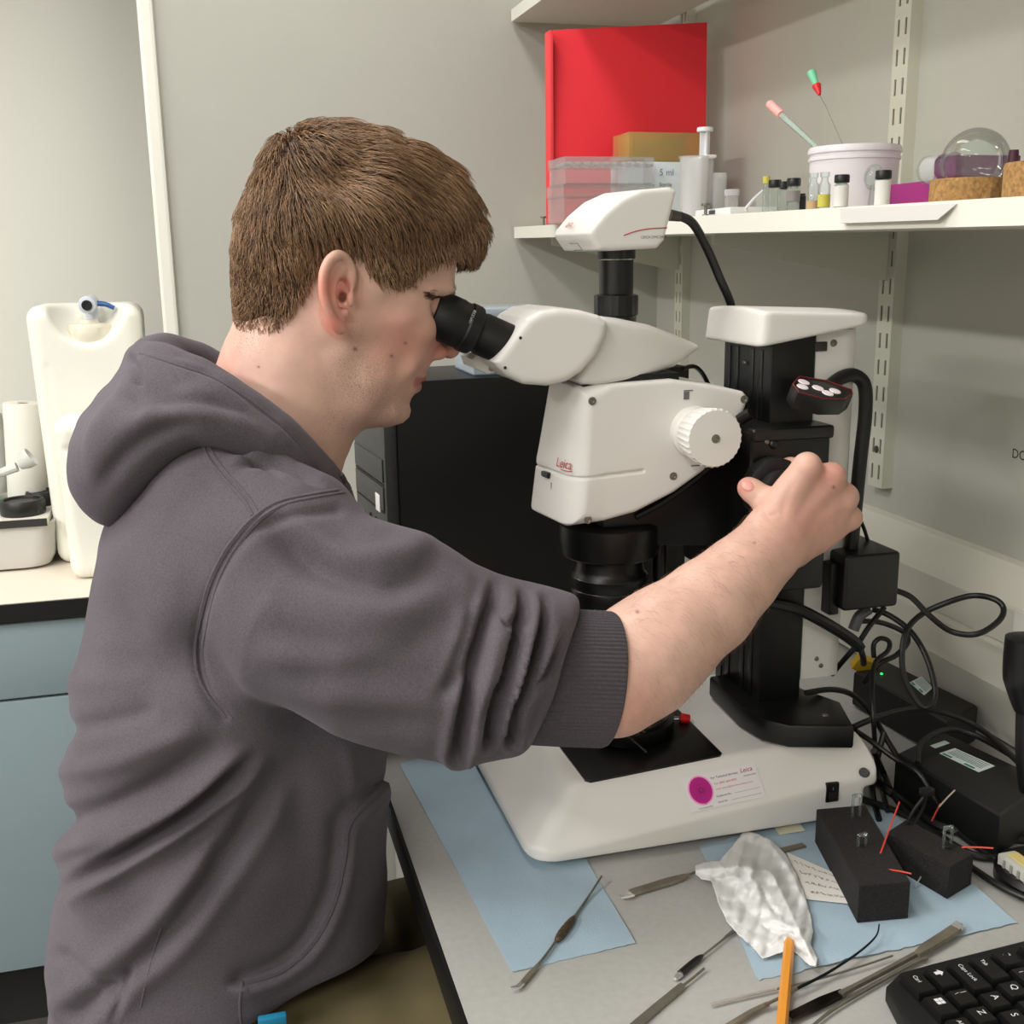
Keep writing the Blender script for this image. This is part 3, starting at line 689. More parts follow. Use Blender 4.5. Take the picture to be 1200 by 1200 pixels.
# ergonomic tube: rear wedge and front binocular pod
wd = [(706, 371), (725, 373), (765, 381), (805, 395), (836, 407), (838, 412), (800, 432), (750, 446), (700, 453), (684, 452), (676, 447)]
Pw = XZ(wd, YM-.045); s = SDF(.0012)
def wedge_fn(x, y, z):
    X = np.broadcast_to(x, (x.shape[0], 1, 1)); Z = np.broadcast_to(z, (1, 1, z.shape[2]))
    tp = np.clip((X-Pw[0][0])/(Pw[5][0]-Pw[0][0]), 0, 1)
    return smax(-poly2(X, Z, Pw), np.abs(y-YM)-(.046-.034*tp**2), .010)
s.add(wedge_fn, (min(a for a, _ in Pw), YM-.05, min(c for _, c in Pw)), (max(a for a, _ in Pw), YM+.05, max(c for _, c in Pw)), .004); p, q = s.build()
obj('tube_housing', (p, q), m_mw, scope)
pod = [(584, 432), (577, 424), (604, 388), (616, 373), (632, 364), (652, 361), (678, 363), (700, 369), (710, 377), (708, 393), (697, 416), (680, 436), (662, 447), (640, 452), (612, 450), (594, 441)]
Pp = XZ(pod, YM-.05); s = SDF(.0012)
def pod_fn(x, y, z):
    X = np.broadcast_to(x, (x.shape[0], 1, 1)); Z = np.broadcast_to(z, (1, 1, z.shape[2]))
    return smax(-poly2(X, Z, Pp), np.abs(y-YM)-.058, .009)
s.add(pod_fn, (min(a for a, _ in Pp), YM-.06, min(c for _, c in Pp)), (max(a for a, _ in Pp), YM+.06, max(c for _, c in Pp)), .004)
g1 = [at(*a_, Y=YM-.055) for a_ in ((577, 402), (596, 382), (625, 362), (660, 358))]
for a_, c_ in zip(g1[:-1], g1[1:]): s.cap(a_, c_, .0012, k=.0008, op='s')
p, q = s.build(); pod_o = obj('binocular_pod', (p, q), m_mw, scope)
obj('tube_gasket', MB().box((ox-.045, YM-.042, at(700, 455, Y=YM-.05)[2]-.006), (ox+.06, YM+.042, at(700, 446, Y=YM-.05)[2]+.004), .003), m_mb, scope)
b = MB(); b.lathe([(.0016, 0), (.0012, .0006)], at(610, 396, Y=YM-.0582), (0, -1, 0), 10); b.lathe([(.0016, 0), (.0012, .0006)], at(592, 431, Y=YM-.0582), (0, -1, 0), 10); obj('screw', b, m_mb, pod_o)
# eyepieces (near one meets the right eye; its twin beside it)
def eyepiece(Ye):
    a = Vector(at(600, 407, Y=Ye)); e = Vector(at(507, 366, Y=Ye)); ax = (e-a); Ln = ax.length
    R_ = 30*mpp(560, 390, Ye)*.93
    pr = [(R_*.90, -.02), (R_*.90, Ln*.40), (R_*.86, Ln*.42), (R_*.86, Ln*.45), (R_*1.0, Ln*.47), (R_*1.05, Ln*.50), (R_*1.05, Ln*.60), (R_*.99, Ln*.62), (R_*.99, Ln*.68), (R_*1.02, Ln*.70), (R_*1.02, Ln*.84), (R_*.93, Ln*.93), (R_*.86, Ln), (R_*.70, Ln+.001), (R_*.62, Ln*.93), (0, Ln*.90)]
    e_ = obj('eyepiece', MB().lathe(pr, a, ax, 64, cap=False, wob=lambda j, t: 1+(.012*math.sin(36*t) if 8 <= j <= 10 else 0)), M('eyepiece_black', (.03, .03, .032), .5), scope)
    obj('lens', MB().lathe([(R_*.60, Ln*.905), (R_*.4, Ln*.915), (0, Ln*.92)], a, ax, 32, cap=False), M('coated_lens', (.05, .03, .09), .05, coat=1), e_)
    return e_, a, ax.normalized(), Ln, R_
ey, ea, eax, eL, eR = eyepiece(YM-.030); eyepiece(YM+.030)
tq = Vector(at(549, 381, Y=YM-.030-eR*1.05)); upv = Vector((0, -1, 0)).cross(eax)
text('10x/23B', .0042, at(549, 379, Y=YM-.030-eR*1.02), -(Vector((0, -1, 0)).cross(eax)), -eax, M('print_white', '999999'), ey, ext=.001)
# hinge plate under the far eyepiece
hp = [(553, 421), (559, 416), (580, 427), (586, 436), (572, 438), (557, 432)]
obj('hinge_plate', MB().prism([at(a, c, Y=YM+.0) for a, c in hp], (0, .055, 0), .002), m_mw, scope)
obj('hinge_pin', MB().cyl(at(576, 432, Y=YM-.002), at(576, 432, Y=YM+.01), .003), m_zinc, scope)
# photo tube and camera
cx_ = at(722, 335, Y=YM)[0]; zy = lambda y: at(722, y, Y=YM)[2]
obj('photo_tube', MB().lathe([(.021, zy(378)), (.021, zy(370)), (.0225, zy(369)), (.0225, zy(346)), (.021, zy(345)), (.0175, zy(344)), (.0175, zy(304)), (.0195, zy(303)), (.0195, zy(292))], (cx_, YM, 0), n=48, wob=lambda j, t: 1+(.02*math.sin(30*t) if j in (2, 3) else 0)), m_mb, scope)
obj('tube_ring', MB().lathe([(.0178, zy(304.5)), (.0182, zy(303.5)), (.0178, zy(302.5))], (cx_, YM, 0), n=40, cap=False), m_chrome, scope)
cmd = [(651, 277), (655, 283), (672, 293), (706, 294), (772, 291), (779, 284), (795, 222), (790, 220), (745, 221), (712, 229), (690, 241), (665, 258), (652, 268)]
cmr = XZ([(691, 274), (694, 280), (703, 293), (720, 294), (772, 291), (780, 282), (795, 223), (787, 219), (752, 222), (728, 233), (708, 250), (694, 267)], YM-.036); s = SDF(.0012)
def cam_fn(x, y, z):
    X = np.broadcast_to(x, (x.shape[0], 1, 1)); Z = np.broadcast_to(z, (1, 1, z.shape[2]))
    X2 = x+.22*(y-(YM-.036)); B_ = np.broadcast(X2, z).shape
    d2 = -poly2(np.broadcast_to(X2, B_), np.broadcast_to(z, B_), cmr)
    return smax(d2, np.abs(y-YM)-.036, .006)
xs_ = [a for a, _ in cmr]; zs_ = [c for _, c in cmr]
s.add(cam_fn, (min(xs_)-.02, YM-.04, min(zs_)), (max(xs_), YM+.04, max(zs_)), .004); p, q = s.build(); ch = obj('camera_head', (p, q), m_mw, scope)
yc_ = YM-.0362
obj('red_line', MB().tube([at(a, c, Y=yc_) for a, c in ((731, 276), (745, 271), (762, 268), (782, 267))], .0005, 6), m_red, ch)
text('LEICA DMC2900', .0038, at(751, 279.5, Y=yc_), (1, 0, 0), (0, 0, 1), M('print_grey', (.35, .35, .35), .6), ch, ext=.0006)
# lettering on the camera's sloping nose: find the surface there
bvh = BVHTree.FromPolygons([tuple(v) for v in p], [tuple(int(i) for i in f) for f in q])
h, n = onto(667, 267, bvh)
if h is not None:
    xd = Vector((0, -1, 0)); yd = n.cross(xd) if n.cross(xd).z > 0 else -n.cross(xd)
    text('Leica', .010, np.array(h)+A(0, .010, 0), xd, yd, m_red, ch, shear=.25, ext=.0020)
h, n = onto(676, 288, bvh)
if h is not None:
    xd = Vector((0, -1, 0)); yd = n.cross(xd) if n.cross(xd).z > 0 else -n.cross(xd); mb_ = MB(); R3 = Matrix((xd, yd, n)).transposed().to_4x4()
    for lo_, hi_ in (((-.014, -.0045, .0004), (.014, -.0041, .0008)), ((-.014, .0041, .0004), (.014, .0045, .0008)), ((-.014, -.0045, .0004), (-.0136, .0045, .0008)), ((.0136, -.0045, .0004), (.014, .0045, .0008))): mb_.box(lo_, hi_, 0, 1, Matrix.Translation(h+n*.0012) @ R3)
    obj('badge_outline', mb_, MATS['print_grey'], ch, smooth=False)
# camera lead
c0 = at(791, 252, Y=YM)
cl = obj('camera_plug', MB().cyl(at(785, 252, Y=YM), at(797, 254, Y=YM), .006, .005, 16), M('plug_grey', (.35, .33, .30), .4, .5), ch)
cab = MB().tube([at(796, 253, Y=YM), at(812, 262, Y=YM+.01), at(828, 290, Y=YM+.03), at(843, 325, Y=YM+.06), at(858, 362, Y=YM+.10), at(868, 420, Y=YM+.13), at(872, 600, Y=YM+.16)], .0048, 12)
m_cab = M('cable_black', (.03, .03, .03), .45)
obj('camera_lead', cab, m_cab, scope)
obj('tube_lead', MB().tube([at(800, 432, Y=YM), at(815, 430, Y=YM+.02), at(828, 446, Y=YM+.05), at(840, 480, Y=YM+.08)], .0025, 8), m_cab, scope)
# control pad on a gooseneck, with its supply box
cpd = at(964, 455, Y=1.0); padn = A(.16, -.34, .93); padn /= np.linalg.norm(padn)
top = [atp(a, c, cpd, padn) for a, c in ((928, 450), (936, 441), (968, 446), (999, 457), (1000, 462), (991, 468), (966, 468), (935, 460))]
pad = obj('control_pad', MB().prism([p_-padn*.018 for p_ in top], padn*.018, .002), m_mb, scope)
obj('pad_outline', MB().tube([p_*.97+cpd*.03+padn*.0003 for p_ in top+[top[0]]], .0007, 6, sm=0), M('dark_red_line', (.45, .10, .11), .5), pad)
for px, py in ((942, 448), (940.5, 453.5), (958.5, 455), (978.5, 458.5), (970, 461)):
    bb = MB().lathe([(.0062, 0), (.0058, .0008), (0, .001)], atp(px, py, cpd, padn), padn, 20)
    obj('button', bb, M('button_white', (.93, .88, .88), .4), pad)
obj('gooseneck', MB().tube([at(968, 456, Y=1.03), at(985, 443, Y=1.04), at(1001, 440, Y=1.045), at(1013, 452, Y=1.045), at(1014, 485, Y=1.045), at(1008, 540, Y=1.045), at(1001, 610, Y=1.045), at(996, 655, Y=1.045)], .0075, 16), m_cab, scope)
x0_, x1_ = at(991, 680, Y=1.02)[0], at(1051, 680, Y=1.02)[0]; z0_, z1_ = at(1020, 712, Y=1.02)[2], at(1020, 648, Y=1.02)[2]
sbx = obj('supply_box', MB().box((x0_-.004, 1.015, z0_), (x1_, 1.10, z1_), .005, 3), m_mb, scope)
obj('box_lug', MB().box((x0_-.012, 1.03, z0_-.008), (x0_, 1.09, z1_-.012), .002), m_mb, sbx)
obj('supply_lead', MB().tube([at(1003, 600, Y=1.07), at(1012, 618, Y=1.07), at(1020, 645, Y=1.07), at(1022, 660, Y=1.07)], .0022, 8), m_cab, scope)
# service sticker and switch on the base
cs = [(798, 913), (884, 894), (898, 935), (810, 953)]
TL, TR, BR, BL = [atp(a, c, P3, n_r)+n_r*.0006 for a, c in cs]
xd = (TR-TL); lw = np.linalg.norm(xd); xd /= lw; yd = np.cross(n_r, xd); lh = np.dot(TL-BL, yd)
org = TL-yd*lh
st = obj('service_sticker', MB().prism([org, org+xd*lw, org+xd*lw+yd*lh, org+yd*lh], n_r*.0003), M('sticker_white', (.90, .88, .88), .5), scope)
e = .0006
lt = lambda u, v: org+xd*lw*u+yd*lh*v
m_ink = M('ink_grey', (.22, .21, .22), .6); m_mag = M('balloon_magenta', (.72, .08, .52), .5); m_pink = M('halo_pink', (.95, .62, .80), .5); m_pinkt = M('ink_pink', (.85, .45, .50), .6)
def disc(u, v, ru, rv, mat, ex, name): 
    b = MB(); b.prism([lt(u, v)+xd*ru*math.cos(t)+yd*rv*math.sin(t)+n_r*ex for t in np.linspace(0, 2*math.pi, 40, endpoint=False)], n_r*.0002); return obj(name, b, mat, st, smooth=False)
disc(.20, .56, lw*.165, lh*.43, m_pink, .0004, 'balloon_halo'); disc(.20, .56, lw*.145, lh*.385, m_mag, .0006, 'balloon')
m_magd = M('balloon_dark', (.55, .05, .38), .5)
bm_ = MB()
for rr_ in (.10, .065, .03):
    for i in range(18):
        t = i*2*math.pi/18; u0 = lt(.20, .56)+xd*lw*rr_*math.cos(t)+yd*lh*rr_*2.65*math.sin(t)+n_r*.0009
        bm_.prism([u0+xd*.0006*math.cos(a_)+yd*.0006*math.sin(a_) for a_ in np.linspace(0, 6.28, 7)[:-1]], n_r*.0001)
obj('balloon_print', bm_, m_magd, st, smooth=False)
text('50', .0075, lt(.165, .46), xd, yd, m_magd, st, ext=.0010)
obj('balloon_knot', MB().prism([lt(.195, .15), lt(.225, .15), lt(.21, .21)], n_r*.0006), m_ink, st, smooth=False)
for body, sz, u, v, mt_ in (('For Technical Services', .0034, .37, .80, m_ink), ('Tel: 0845 604 9095', .0033, .39, .62, m_pinkt), ('email: service@leica-microsystems.com', .0026, .39, .47, m_pinkt),
                            ('Equipment No', .0028, .37, .27, m_ink), ('Serial No', .0028, .37, .10, m_ink), ('Your Service Plan', .0022, .10, .04, m_ink), ('MICROSYSTEMS', .0020, .80, .67, m_ink)):
    text(body, sz, lt(u, v), xd, yd, mt_, st, ext=.0006)
text('Leica', .0068, lt(.77, .80), xd, yd, m_red, st, ext=.0006, shear=.25)
obj('rule_line', MB().prism([lt(.62, .28), lt(.96, .28), lt(.96, .285), lt(.62, .285)], n_r*.0005).prism([lt(.55, .11), lt(.96, .11), lt(.96, .115), lt(.55, .115)], n_r*.0005), m_ink, st, smooth=False)
sw = [at(a, c, Y=Yr-.0005) for a, c in ((968, 920), (983, 916), (981, 935), (969, 940))]
so = obj('power_switch', MB().box((sw[0][0], Yr-.0025, sw[3][2]), (sw[1][0], Yr+.004, sw[1][2]), .0015), m_mb, scope)
obj('rocker', MB().box((sw[0][0]+.0025, Yr-.0045, sw[3][2]+.003), (sw[1][0]-.0025, Yr-.001, (sw[3][2]+sw[1][2])/2+.001), .0008), m_mat, so)
text('I', .005, A((sw[0][0]+sw[1][0])/2-.0008, Yr-.0026, sw[3][2]+.014), (1, 0, 0), (0, 0, 1), M('print_white', '999999'), so)

# ------------------------------------------------------------------ computer tower behind
Np = at(452, 550, Y=1.42); Fp = A(at(416, 550, Y=1.6)[0], 1.6); dv = A(Fp[0]-Np[0], Fp[1]-Np[1]); wv = np.linalg.norm(dv); dv /= wv; ev = A(dv[1], -dv[0])
zpc = at(600, 440, Y=1.44)[2]
pc = thing('computer_tower', (Np[0]+ev[0]*.2+dv[0]*.09, Np[1]+ev[1]*.2+dv[1]*.09, ZD), 'black computer tower standing on the bench behind the microscope', 'computer')
RM = Matrix(((ev[0], dv[0], 0, Np[0]), (ev[1], dv[1], 0, Np[1]), (0, 0, 1, ZD+.006), (0, 0, 0, 1)))
hpc = zpc-ZD-.006
obj('case', MB().box((.018, 0, 0), (.45, wv, hpc), .004, 2, RM), M('pc_black', (.022, .022, .024), .45), pc)
fb = obj('front_bezel', MB().box((0, .004, 0), (.018, wv-.002, hpc), .004, 2, RM), M('pc_bezel', (.19, .195, .195), .5), pc)
b = MB()
for z in (.30, .262): b.box((-.0015, .012, z), (.001, wv-.012, z+.0014), 0, 1, RM)
obj('drive_gap', b, m_mat, fb, smooth=False)
obj('drive_cover', MB().box((-.0022, .012, .304), (.0005, wv-.012, .335), .001, 2, RM), MATS['pc_bezel'], fb); obj('drive_cover', MB().box((-.0022, .012, .265), (.0005, wv-.012, .298), .001, 2, RM), MATS['pc_bezel'], fb)
pst = at(442, 575, X=Np[0]+.004); zst = pst[2]-ZD-.006
obj('case_sticker', MB().box((-.003, .03, zst-.012), (.0, .052, zst+.012), .0008, 2, RM), M('sticker_white', 'e0e0e0'), fb)
for i, yy in enumerate((.06, .075, .09, .13)): obj('port', MB().box((-.002, yy, zst-.045), (.001, yy+.006, zst-.025-.004*(i % 2)), .0006, 1, RM), M('port_grey', (.4, .4, .4), .4) if i % 2 else m_mat, fb)
obj('power_button', MB().lathe([(.008, 0), (.007, .002), (0, .0022)], RM @ Vector((-.0005, .045, zst-.055)), -Vector((ev[0], ev[1], 0)), 20), M('port_grey', '666666'), fb)
for i in (.04, .4):
    for j in (.02, wv-.02): obj('foot', MB().cyl(RM @ Vector((i, j, -.006)), RM @ Vector((i, j, .001)), .012), m_mat, pc)
# clear box lying on the tower
bx0, bx1, byc = at(545, 400, Y=1.50)[0], at(640, 400, Y=1.5)[0], 1.45
zbx = at(590, 361, Y=1.46)[2]
t = thing('plastic_box', ((bx0+bx1)/2, byc+.06, zpc), 'pale translucent plastic box lying on top of the black computer tower', 'box')
m_cb = MG('clear_blue_plastic', (.86, .90, .93), haze=.45, rough=.12, refl=.6)
def openbox(x0, x1, y0, y1, z0, z1, th=.0018):
    b = MB()
    b.box((x0, y0, z0), (x1, y1, z0+th)); b.box((x0, y0, z0), (x1, y0+th, z1)); b.box((x0, y1-th, z0), (x1, y1, z1)); b.box((x0, y0+th, z0), (x0+th, y1-th, z1)); b.box((x1-th, y0+th, z0), (x1, y1-th, z1)); return b
obj('tray', openbox(bx0, bx1, byc, byc+.12, zpc+.0005, zbx-.012), m_cb, t, smooth=False)
obj('lid', MB().box((bx0-.003, byc-.003, zbx-.012), (bx1+.003, byc+.123, zbx), .002), m_cb, t)
# ------------------------------------------------------------------ things on the bench
def Pz(a, c, z=ZD): return at(a, c, Z=z)
def bil(c4, u, v): return (c4[0]*(1-u)+c4[1]*u)*(1-v)+(c4[3]*(1-u)+c4[2]*u)*v
def sheet(name, c4, z, mat, label, cat, nu=40, nv=40, amp=.0012, seed=1, group=None, lift=None, ragged=0.0):
    """a thin sheet with a slight wave and its own thickness"""
    r_ = random.Random(seed); ph = [(r_.uniform(20, 60), r_.uniform(20, 60), r_.uniform(0, 6)) for _ in range(5)]
    c4 = [np.array([p[0], p[1], z]) for p in c4]; V = []; Fc = []
    for j in range(nv+1):
        for i in range(nu+1):
            u, v = i/nu, j/nv; p = bil(c4, u, v)
            if ragged and j in (0, nv): p[:2] += (r_.uniform(-1, 1)*ragged, r_.uniform(-1, 1)*ragged)
            h = sum(math.sin(a*p[0]+b_*p[1]+c_) for a, b_, c_ in ph)/5
            p[2] = z+.0006+amp*(1+h)*.5+(lift(u, v) if lift else 0); V.append(p)
    n = len(V); w = nu+1
    V += [p-A(0, 0, .0005) for p in V]
    for j in range(nv):
        for i in range(nu):
            a = j*w+i; Fc += [(a, a+1, a+w+1, a+w), (n+a, n+a+w, n+a+w+1, n+a+1)]
    for i in range(nu): Fc += [(i, n+i, n+i+1, i+1), (nv*w+i, nv*w+i+1, n+nv*w+i+1, n+nv*w+i)]
    for j in range(nv): Fc += [(j*w, (j+1)*w, n+(j+1)*w, n+j*w), (j*w+nu, n+j*w+nu, n+(j+1)*w+nu, (j+1)*w+nu)]
    return tag(obj(name, MB().add(V, Fc), mat), label, cat, group)
m_tow = M('blue_paper_towel', (.63, .71, .765), .95, bump=(700, .45, .0008), var=(18, .06))
sheet('paper_towel', [Pz(468, 896), Pz(600, 862), Pz(745, 1106), Pz(600, 1140)], ZD, m_tow, 'blue paper towel sheet under the front of the microscope base', 'paper towel', seed=2, ragged=.0006)
sheet('paper_towel', [Pz(819, 992), Pz(1035, 945), Pz(1192, 1083), Pz(888, 1150)], ZD, m_tow, 'blue paper towel sheet lying under the foam blocks', 'paper towel', seed=5, ragged=.0012, amp=.0022)
ZT = ZD+.0035
m_tool = M('tool_steel', (.56, .54, .49), .42, .75, var=(40, .15)); m_toold = M('tool_dull', (.53, .50, .44), .5, .6, var=(60, .2)); m_tip = M('tool_bright', (.85, .84, .82), .25, .7)
def blade(pts, hw, th, mat, name, parent, z=ZT):
    """flat tapering strip: pixel path on the bench, half widths in mm"""
    P = [Pz(*p[:2], z) + A(0, 0, p[2] if len(p) > 2 else 0) for p in pts]; b = MB(); V = []; n = len(P)
    for i, p in enumerate(P):
        t = P[min(i+1, n-1)]-P[max(i-1, 0)]; t /= np.linalg.norm(t); s = np.cross(t, A(0, 0, 1)); s /= np.linalg.norm(s); h = hw[i]*.001
        V += [p+s*h-A(0, 0, th/2), p+s*h*.8+A(0, 0, th/2), p-s*h*.8+A(0, 0, th/2), p-s*h-A(0, 0, th/2)]
    Fc = [(0, 3, 2, 1), ((n-1)*4, (n-1)*4+1, (n-1)*4+2, (n-1)*4+3)]
    for i in range(n-1):
        for k in range(4): Fc.append((i*4+k, i*4+(k+1) % 4, (i+1)*4+(k+1) % 4, (i+1)*4+k))
    return obj(name, b.add(V, Fc), mat, parent, angle=50)
def rod(pts, r, mat, name, parent, z=ZT, n=8):
    P = [Pz(*p[:2], z)+A(0, 0, p[2] if len(p) > 2 else 0) for p in pts]; return obj(name, MB().tube(P, r, n), mat, parent)
def tool(px, py, label, cat='tool', name='spatula'):
    p = Pz(px, py); return thing(name, p, label, cat, 'dissecting tools on the bench')
t = tool(655, 1090, 'thin double-ended spatula with a twisted brown grip on the left blue towel')
rod([(705, 1031, .004), (690, 1050), (672, 1076)], lambda q: .0010+.0004*q, m_tool, 'shaft', t)
obj('grip', MB().tube([Pz(673, 1074, ZT+.001), Pz(669, 1080, ZT+.001), Pz(660, 1092, ZT+.001), Pz(654, 1100, ZT+.001), Pz(651, 1103, ZT+.001)], lambda q: .0012+.0026*math.sin(math.pi*min(1, q*1.02)), 10, sm=5, rib=.14), M('grip_brown', (.33, .27, .20), .55, .3, var=(300, .4)), t)
rod([(652, 1102), (640, 1119), (630, 1131)], .0013, m_tool, 'shaft', t)
blade([(632, 1129), (622, 1140), (611, 1153)], [1.2, 2.6, 2.4], .0016, m_toold, 'blade', t)
blade([(612, 1152), (606, 1158, .001), (599, 1160, .002)], [2.4, 2.6, 1.4], .0014, m_tip, 'tip', t)
t = tool(780, 1036, 'broad flat steel spatula lying half under the white tissue')
blade([(739, 1046), (752, 1042), (785, 1032), (801, 1027.4), (806, 1026)], [4.4, 4.6, 5.0, 3.4, 1.6], .003, m_toold, 'handle', t)
blade([(741, 1047), (733, 1050, .001), (726, 1052, .001)], [4.2, 4.4, 2.6], .0018, m_tip, 'tip', t)
rod([(804, 1026), (840, 1014), (900, 1000)], .0012, m_tool, 'shaft', t)
blade([(900, 1001), (918, 996), (942, 990)], [3.2, 4.6, 4.4], .0016, m_toold, 'blade', t)
t = tool(830, 1112, 'small spatula with a short black handle beside the tissue')
blade([(874, 1078), (862, 1089), (849, 1099)], [2.0, 2.3, 1.2], .0012, m_tool, 'blade', t)
rod([(851, 1098), (836, 1110), (822, 1121)], .0010, m_tool, 'shaft', t)
obj('grip', MB().tube([Pz(823, 1120, ZT), Pz(815, 1126, ZT), Pz(805, 1134, ZT), Pz(797, 1141, ZT)], lambda q: .0014+.0016*min(1, q*4), 10), M('grip_black', (.03, .03, .03), .45), t)
blade([(798, 1141), (794, 1144), (791, 1147)], [2.6, 2.6, 1.4], .0022, m_tip, 'tip', t)
t = tool(780, 1170, 'steel probe with a stout square handle at the bottom of the frame', name='probe')
rod([(825, 1135), (812, 1146), (799, 1156)], .0011, m_tool, 'needle', t)
blade([(800, 1155), (770, 1180), (735, 1212)], [2.6, 2.8, 2.8], .004, m_tool, 'handle', t)
t = tool(765, 1185, 'thin steel rod lying alongside the square-handled probe', name='probe')
blade([(797, 1154), (765, 1180), (728, 1211)], [1.1, 1.2, 1.2], .0024, m_toold, 'handle', t)
t = tool(900, 1165, 'long slender steel probe passing under the pencil, its rod end at the left', name='probe')
rod([(833, 1177), (870, 1168), (910, 1159)], .0013, m_tip, 'rod', t)
rod([(910, 1159), (960, 1147), (1010, 1132), (1046, 1120)], lambda q: .0010-.0002*q, m_tool, 'needle', t, z=ZT+.0012)
t = tool(960, 1140, 'long curved needle probe sweeping up to the foam block', name='probe')
rod([(1030, 1088, .004), (1026, 1100, .002), (1005, 1117), (970, 1140), (935, 1158)], lambda q: .0006+.0008*q, M('blued_steel', (.20, .22, .26), .4, 1.0), 'needle', t, z=ZT+.004)
rod([(935, 1158), (912, 1170), (896, 1178)], .0013, m_tool, 'shaft', t, z=ZT+.003)
blade([(900, 1176), (880, 1186), (850, 1204)], [2.0, 2.6, 2.6], .002, m_toold, 'handle', t, z=ZT+.001)
t = tool(1010, 1145, 'large double-ended spatula reaching from the pencil to the keyboard')
blade([(1121, 1087), (1108, 1096), (1085, 1110), (1074, 1118)], [5.6, 5.8, 5.2, 3.0], .003, m_toold, 'blade', t, z=ZT+.003)
blade([(1119, 1088), (1124, 1085, .001), (1128, 1086, .0)], [5.5, 5.6, 3.2], .003, m_tip, 'tip', t, z=ZT+.003)
blade([(1077, 1116), (1040, 1136), (1000, 1157), (985, 1165)], [2.2, 2.0, 2.0, 3.0], .0035, m_tool, 'shaft', t, z=ZT+.002)
blade([(988, 1163), (965, 1173), (924, 1193)], [4.0, 5.4, 5.0], .003, M('mirror_steel', (.42, .39, .36), .18, 1.0, var=(25, .5)), 'blade', t, z=ZT+.001)
t = tool(1030, 1150, 'slim rod probe lying against the keyboard edge', name='probe')
rod([(1086, 1123), (1070, 1129), (1020, 1157), (975, 1184), (948, 1206)], lambda q: .0020-.0008*q, m_tool, 'rod', t)

# tissue, pencil, papers
outl = [(872, 972), (890, 978), (905, 985), (922, 1002), (934, 1024), (942, 1044), (950, 1072), (953, 1092), (950, 1106), (958, 1122), (957, 1133), (948, 1131), (928, 1112), (912, 1117), (894, 1123), (880, 1108), (866, 1096), (852, 1080), (842, 1058), (834, 1032), (822, 1030), (815, 1024), (815, 1014), (824, 1010), (843, 1008), (858, 992)]
Pt = np.array(outl, float)
xs, ys = np.meshgrid(np.arange(808, 966, 1.5), np.arange(966, 1140, 1.5)); pts = np.stack([xs.ravel(), ys.ravel()], 1)
dd = poly2(pts[:, 0], pts[:, 1], Pt); keep = dd > -1.3
gx = (poly2(pts[:, 0]+.1, pts[:, 1], Pt)-dd)/.1; gy = (poly2(pts[:, 0], pts[:, 1]+.1, Pt)-dd)/.1
edge = keep & (dd < .5); pts[edge] -= (np.stack([gx, gy], 1)*dd[:, None])[edge]
idx = -np.ones(len(pts), int); idx[keep] = np.arange(keep.sum())
ridges = [([(866, 1016), (882, 1030), (905, 1062), (928, 1096)], 17, .011), ([(815, 1020), (846, 1017), (880, 1016)], 7, .007), ([(880, 978), (870, 1000), (864, 1016)], 12, .004), ([(884, 1020), (902, 1022), (916, 1046), (930, 1076), (944, 1106), (955, 1130)], 9, .007), ([(906, 1078), (930, 1086), (948, 1088)], 4.5, .004), ([(903, 1105), (914, 1096), (928, 1092)], 4, .004), ([(848, 1050), (862, 1076), (888, 1104)], 12, .002), ([(840, 1010), (862, 1026), (872, 1040)], 5, .003), ([(904, 990), (926, 1020), (940, 1052)], 5, .003)]
valleys = [([(892, 1040), (901, 1058), (911, 1071)], 4, -.005), ([(838, 1031), (858, 1028), (870, 1026)], 4, -.004), ([(918, 1100), (930, 1112), (945, 1122)], 3.5, -.004), ([(915, 1087), (932, 1093)], 2, -.002), ([(860, 1045), (880, 1070)], 6, -.002), ([(895, 1085), (906, 1092), (925, 1100)], 3, -.003)]
def pdist(P, path):
    C_ = np.array(catmull([A(*q) for q in path], 5)); a, b_ = C_[:-1], C_[1:]; best = np.full(len(P), 1e9)
    for p0_, p1_ in zip(a, b_):
        e_ = p1_-p0_; t_ = np.clip(((P-p0_)@e_)/max(e_@e_, 1e-9), 0, 1); best = np.minimum(best, np.hypot(*(P-p0_-t_[:, None]*e_).T))
    return best
hgt = np.zeros(len(pts))
for path, w_, am in ridges+valleys: d_p = pdist(pts, path)/w_; hgt += am*(.55*np.exp(-d_p*d_p)+.45*np.exp(-1.6*d_p))
hgt += .0009*np.sin(pts[:, 0]*.17+pts[:, 1]*.09)*np.sin(pts[:, 0]*.08-pts[:, 1]*.13)
r12 = random.Random(12)
for _ in range(9):
    th_, fq, ph_ = r12.uniform(0, 3.14), r12.uniform(.06, .24), r12.uniform(0, 6); hgt += .0022/(1+6*fq)*(np.abs(np.sin(fq*(pts[:, 0]*math.cos(th_)+pts[:, 1]*math.sin(th_))+ph_+.6*np.sin(pts[:, 0]*.05+ph_)))-.6)
hgt = np.maximum(hgt, -.001)+.0042
V = [Pz(a, c, ZD+h_) for (a, c), h_ in zip(pts[keep], hgt[keep])]; nx_ = xs.shape[1]; Fc = []
for j in range(xs.shape[0]-1):
    for i in range(nx_-1):
        q4 = [idx[j*nx_+i], idx[j*nx_+i+1], idx[(j+1)*nx_+i+1], idx[(j+1)*nx_+i]]
        if min(q4) >= 0: Fc.append(tuple(q4))
o = obj('tissue', MB().add(V, Fc), M('tissue_white', (.86, .86, .85), .95, bump=(900, .3, .0005), sss=.0), None, angle=80); sol = o.modifiers.new('thickness', 'SOLIDIFY'); sol.thickness = .0006
tag(o, 'crumpled white tissue lying over the spatula and pencil', 'tissue')
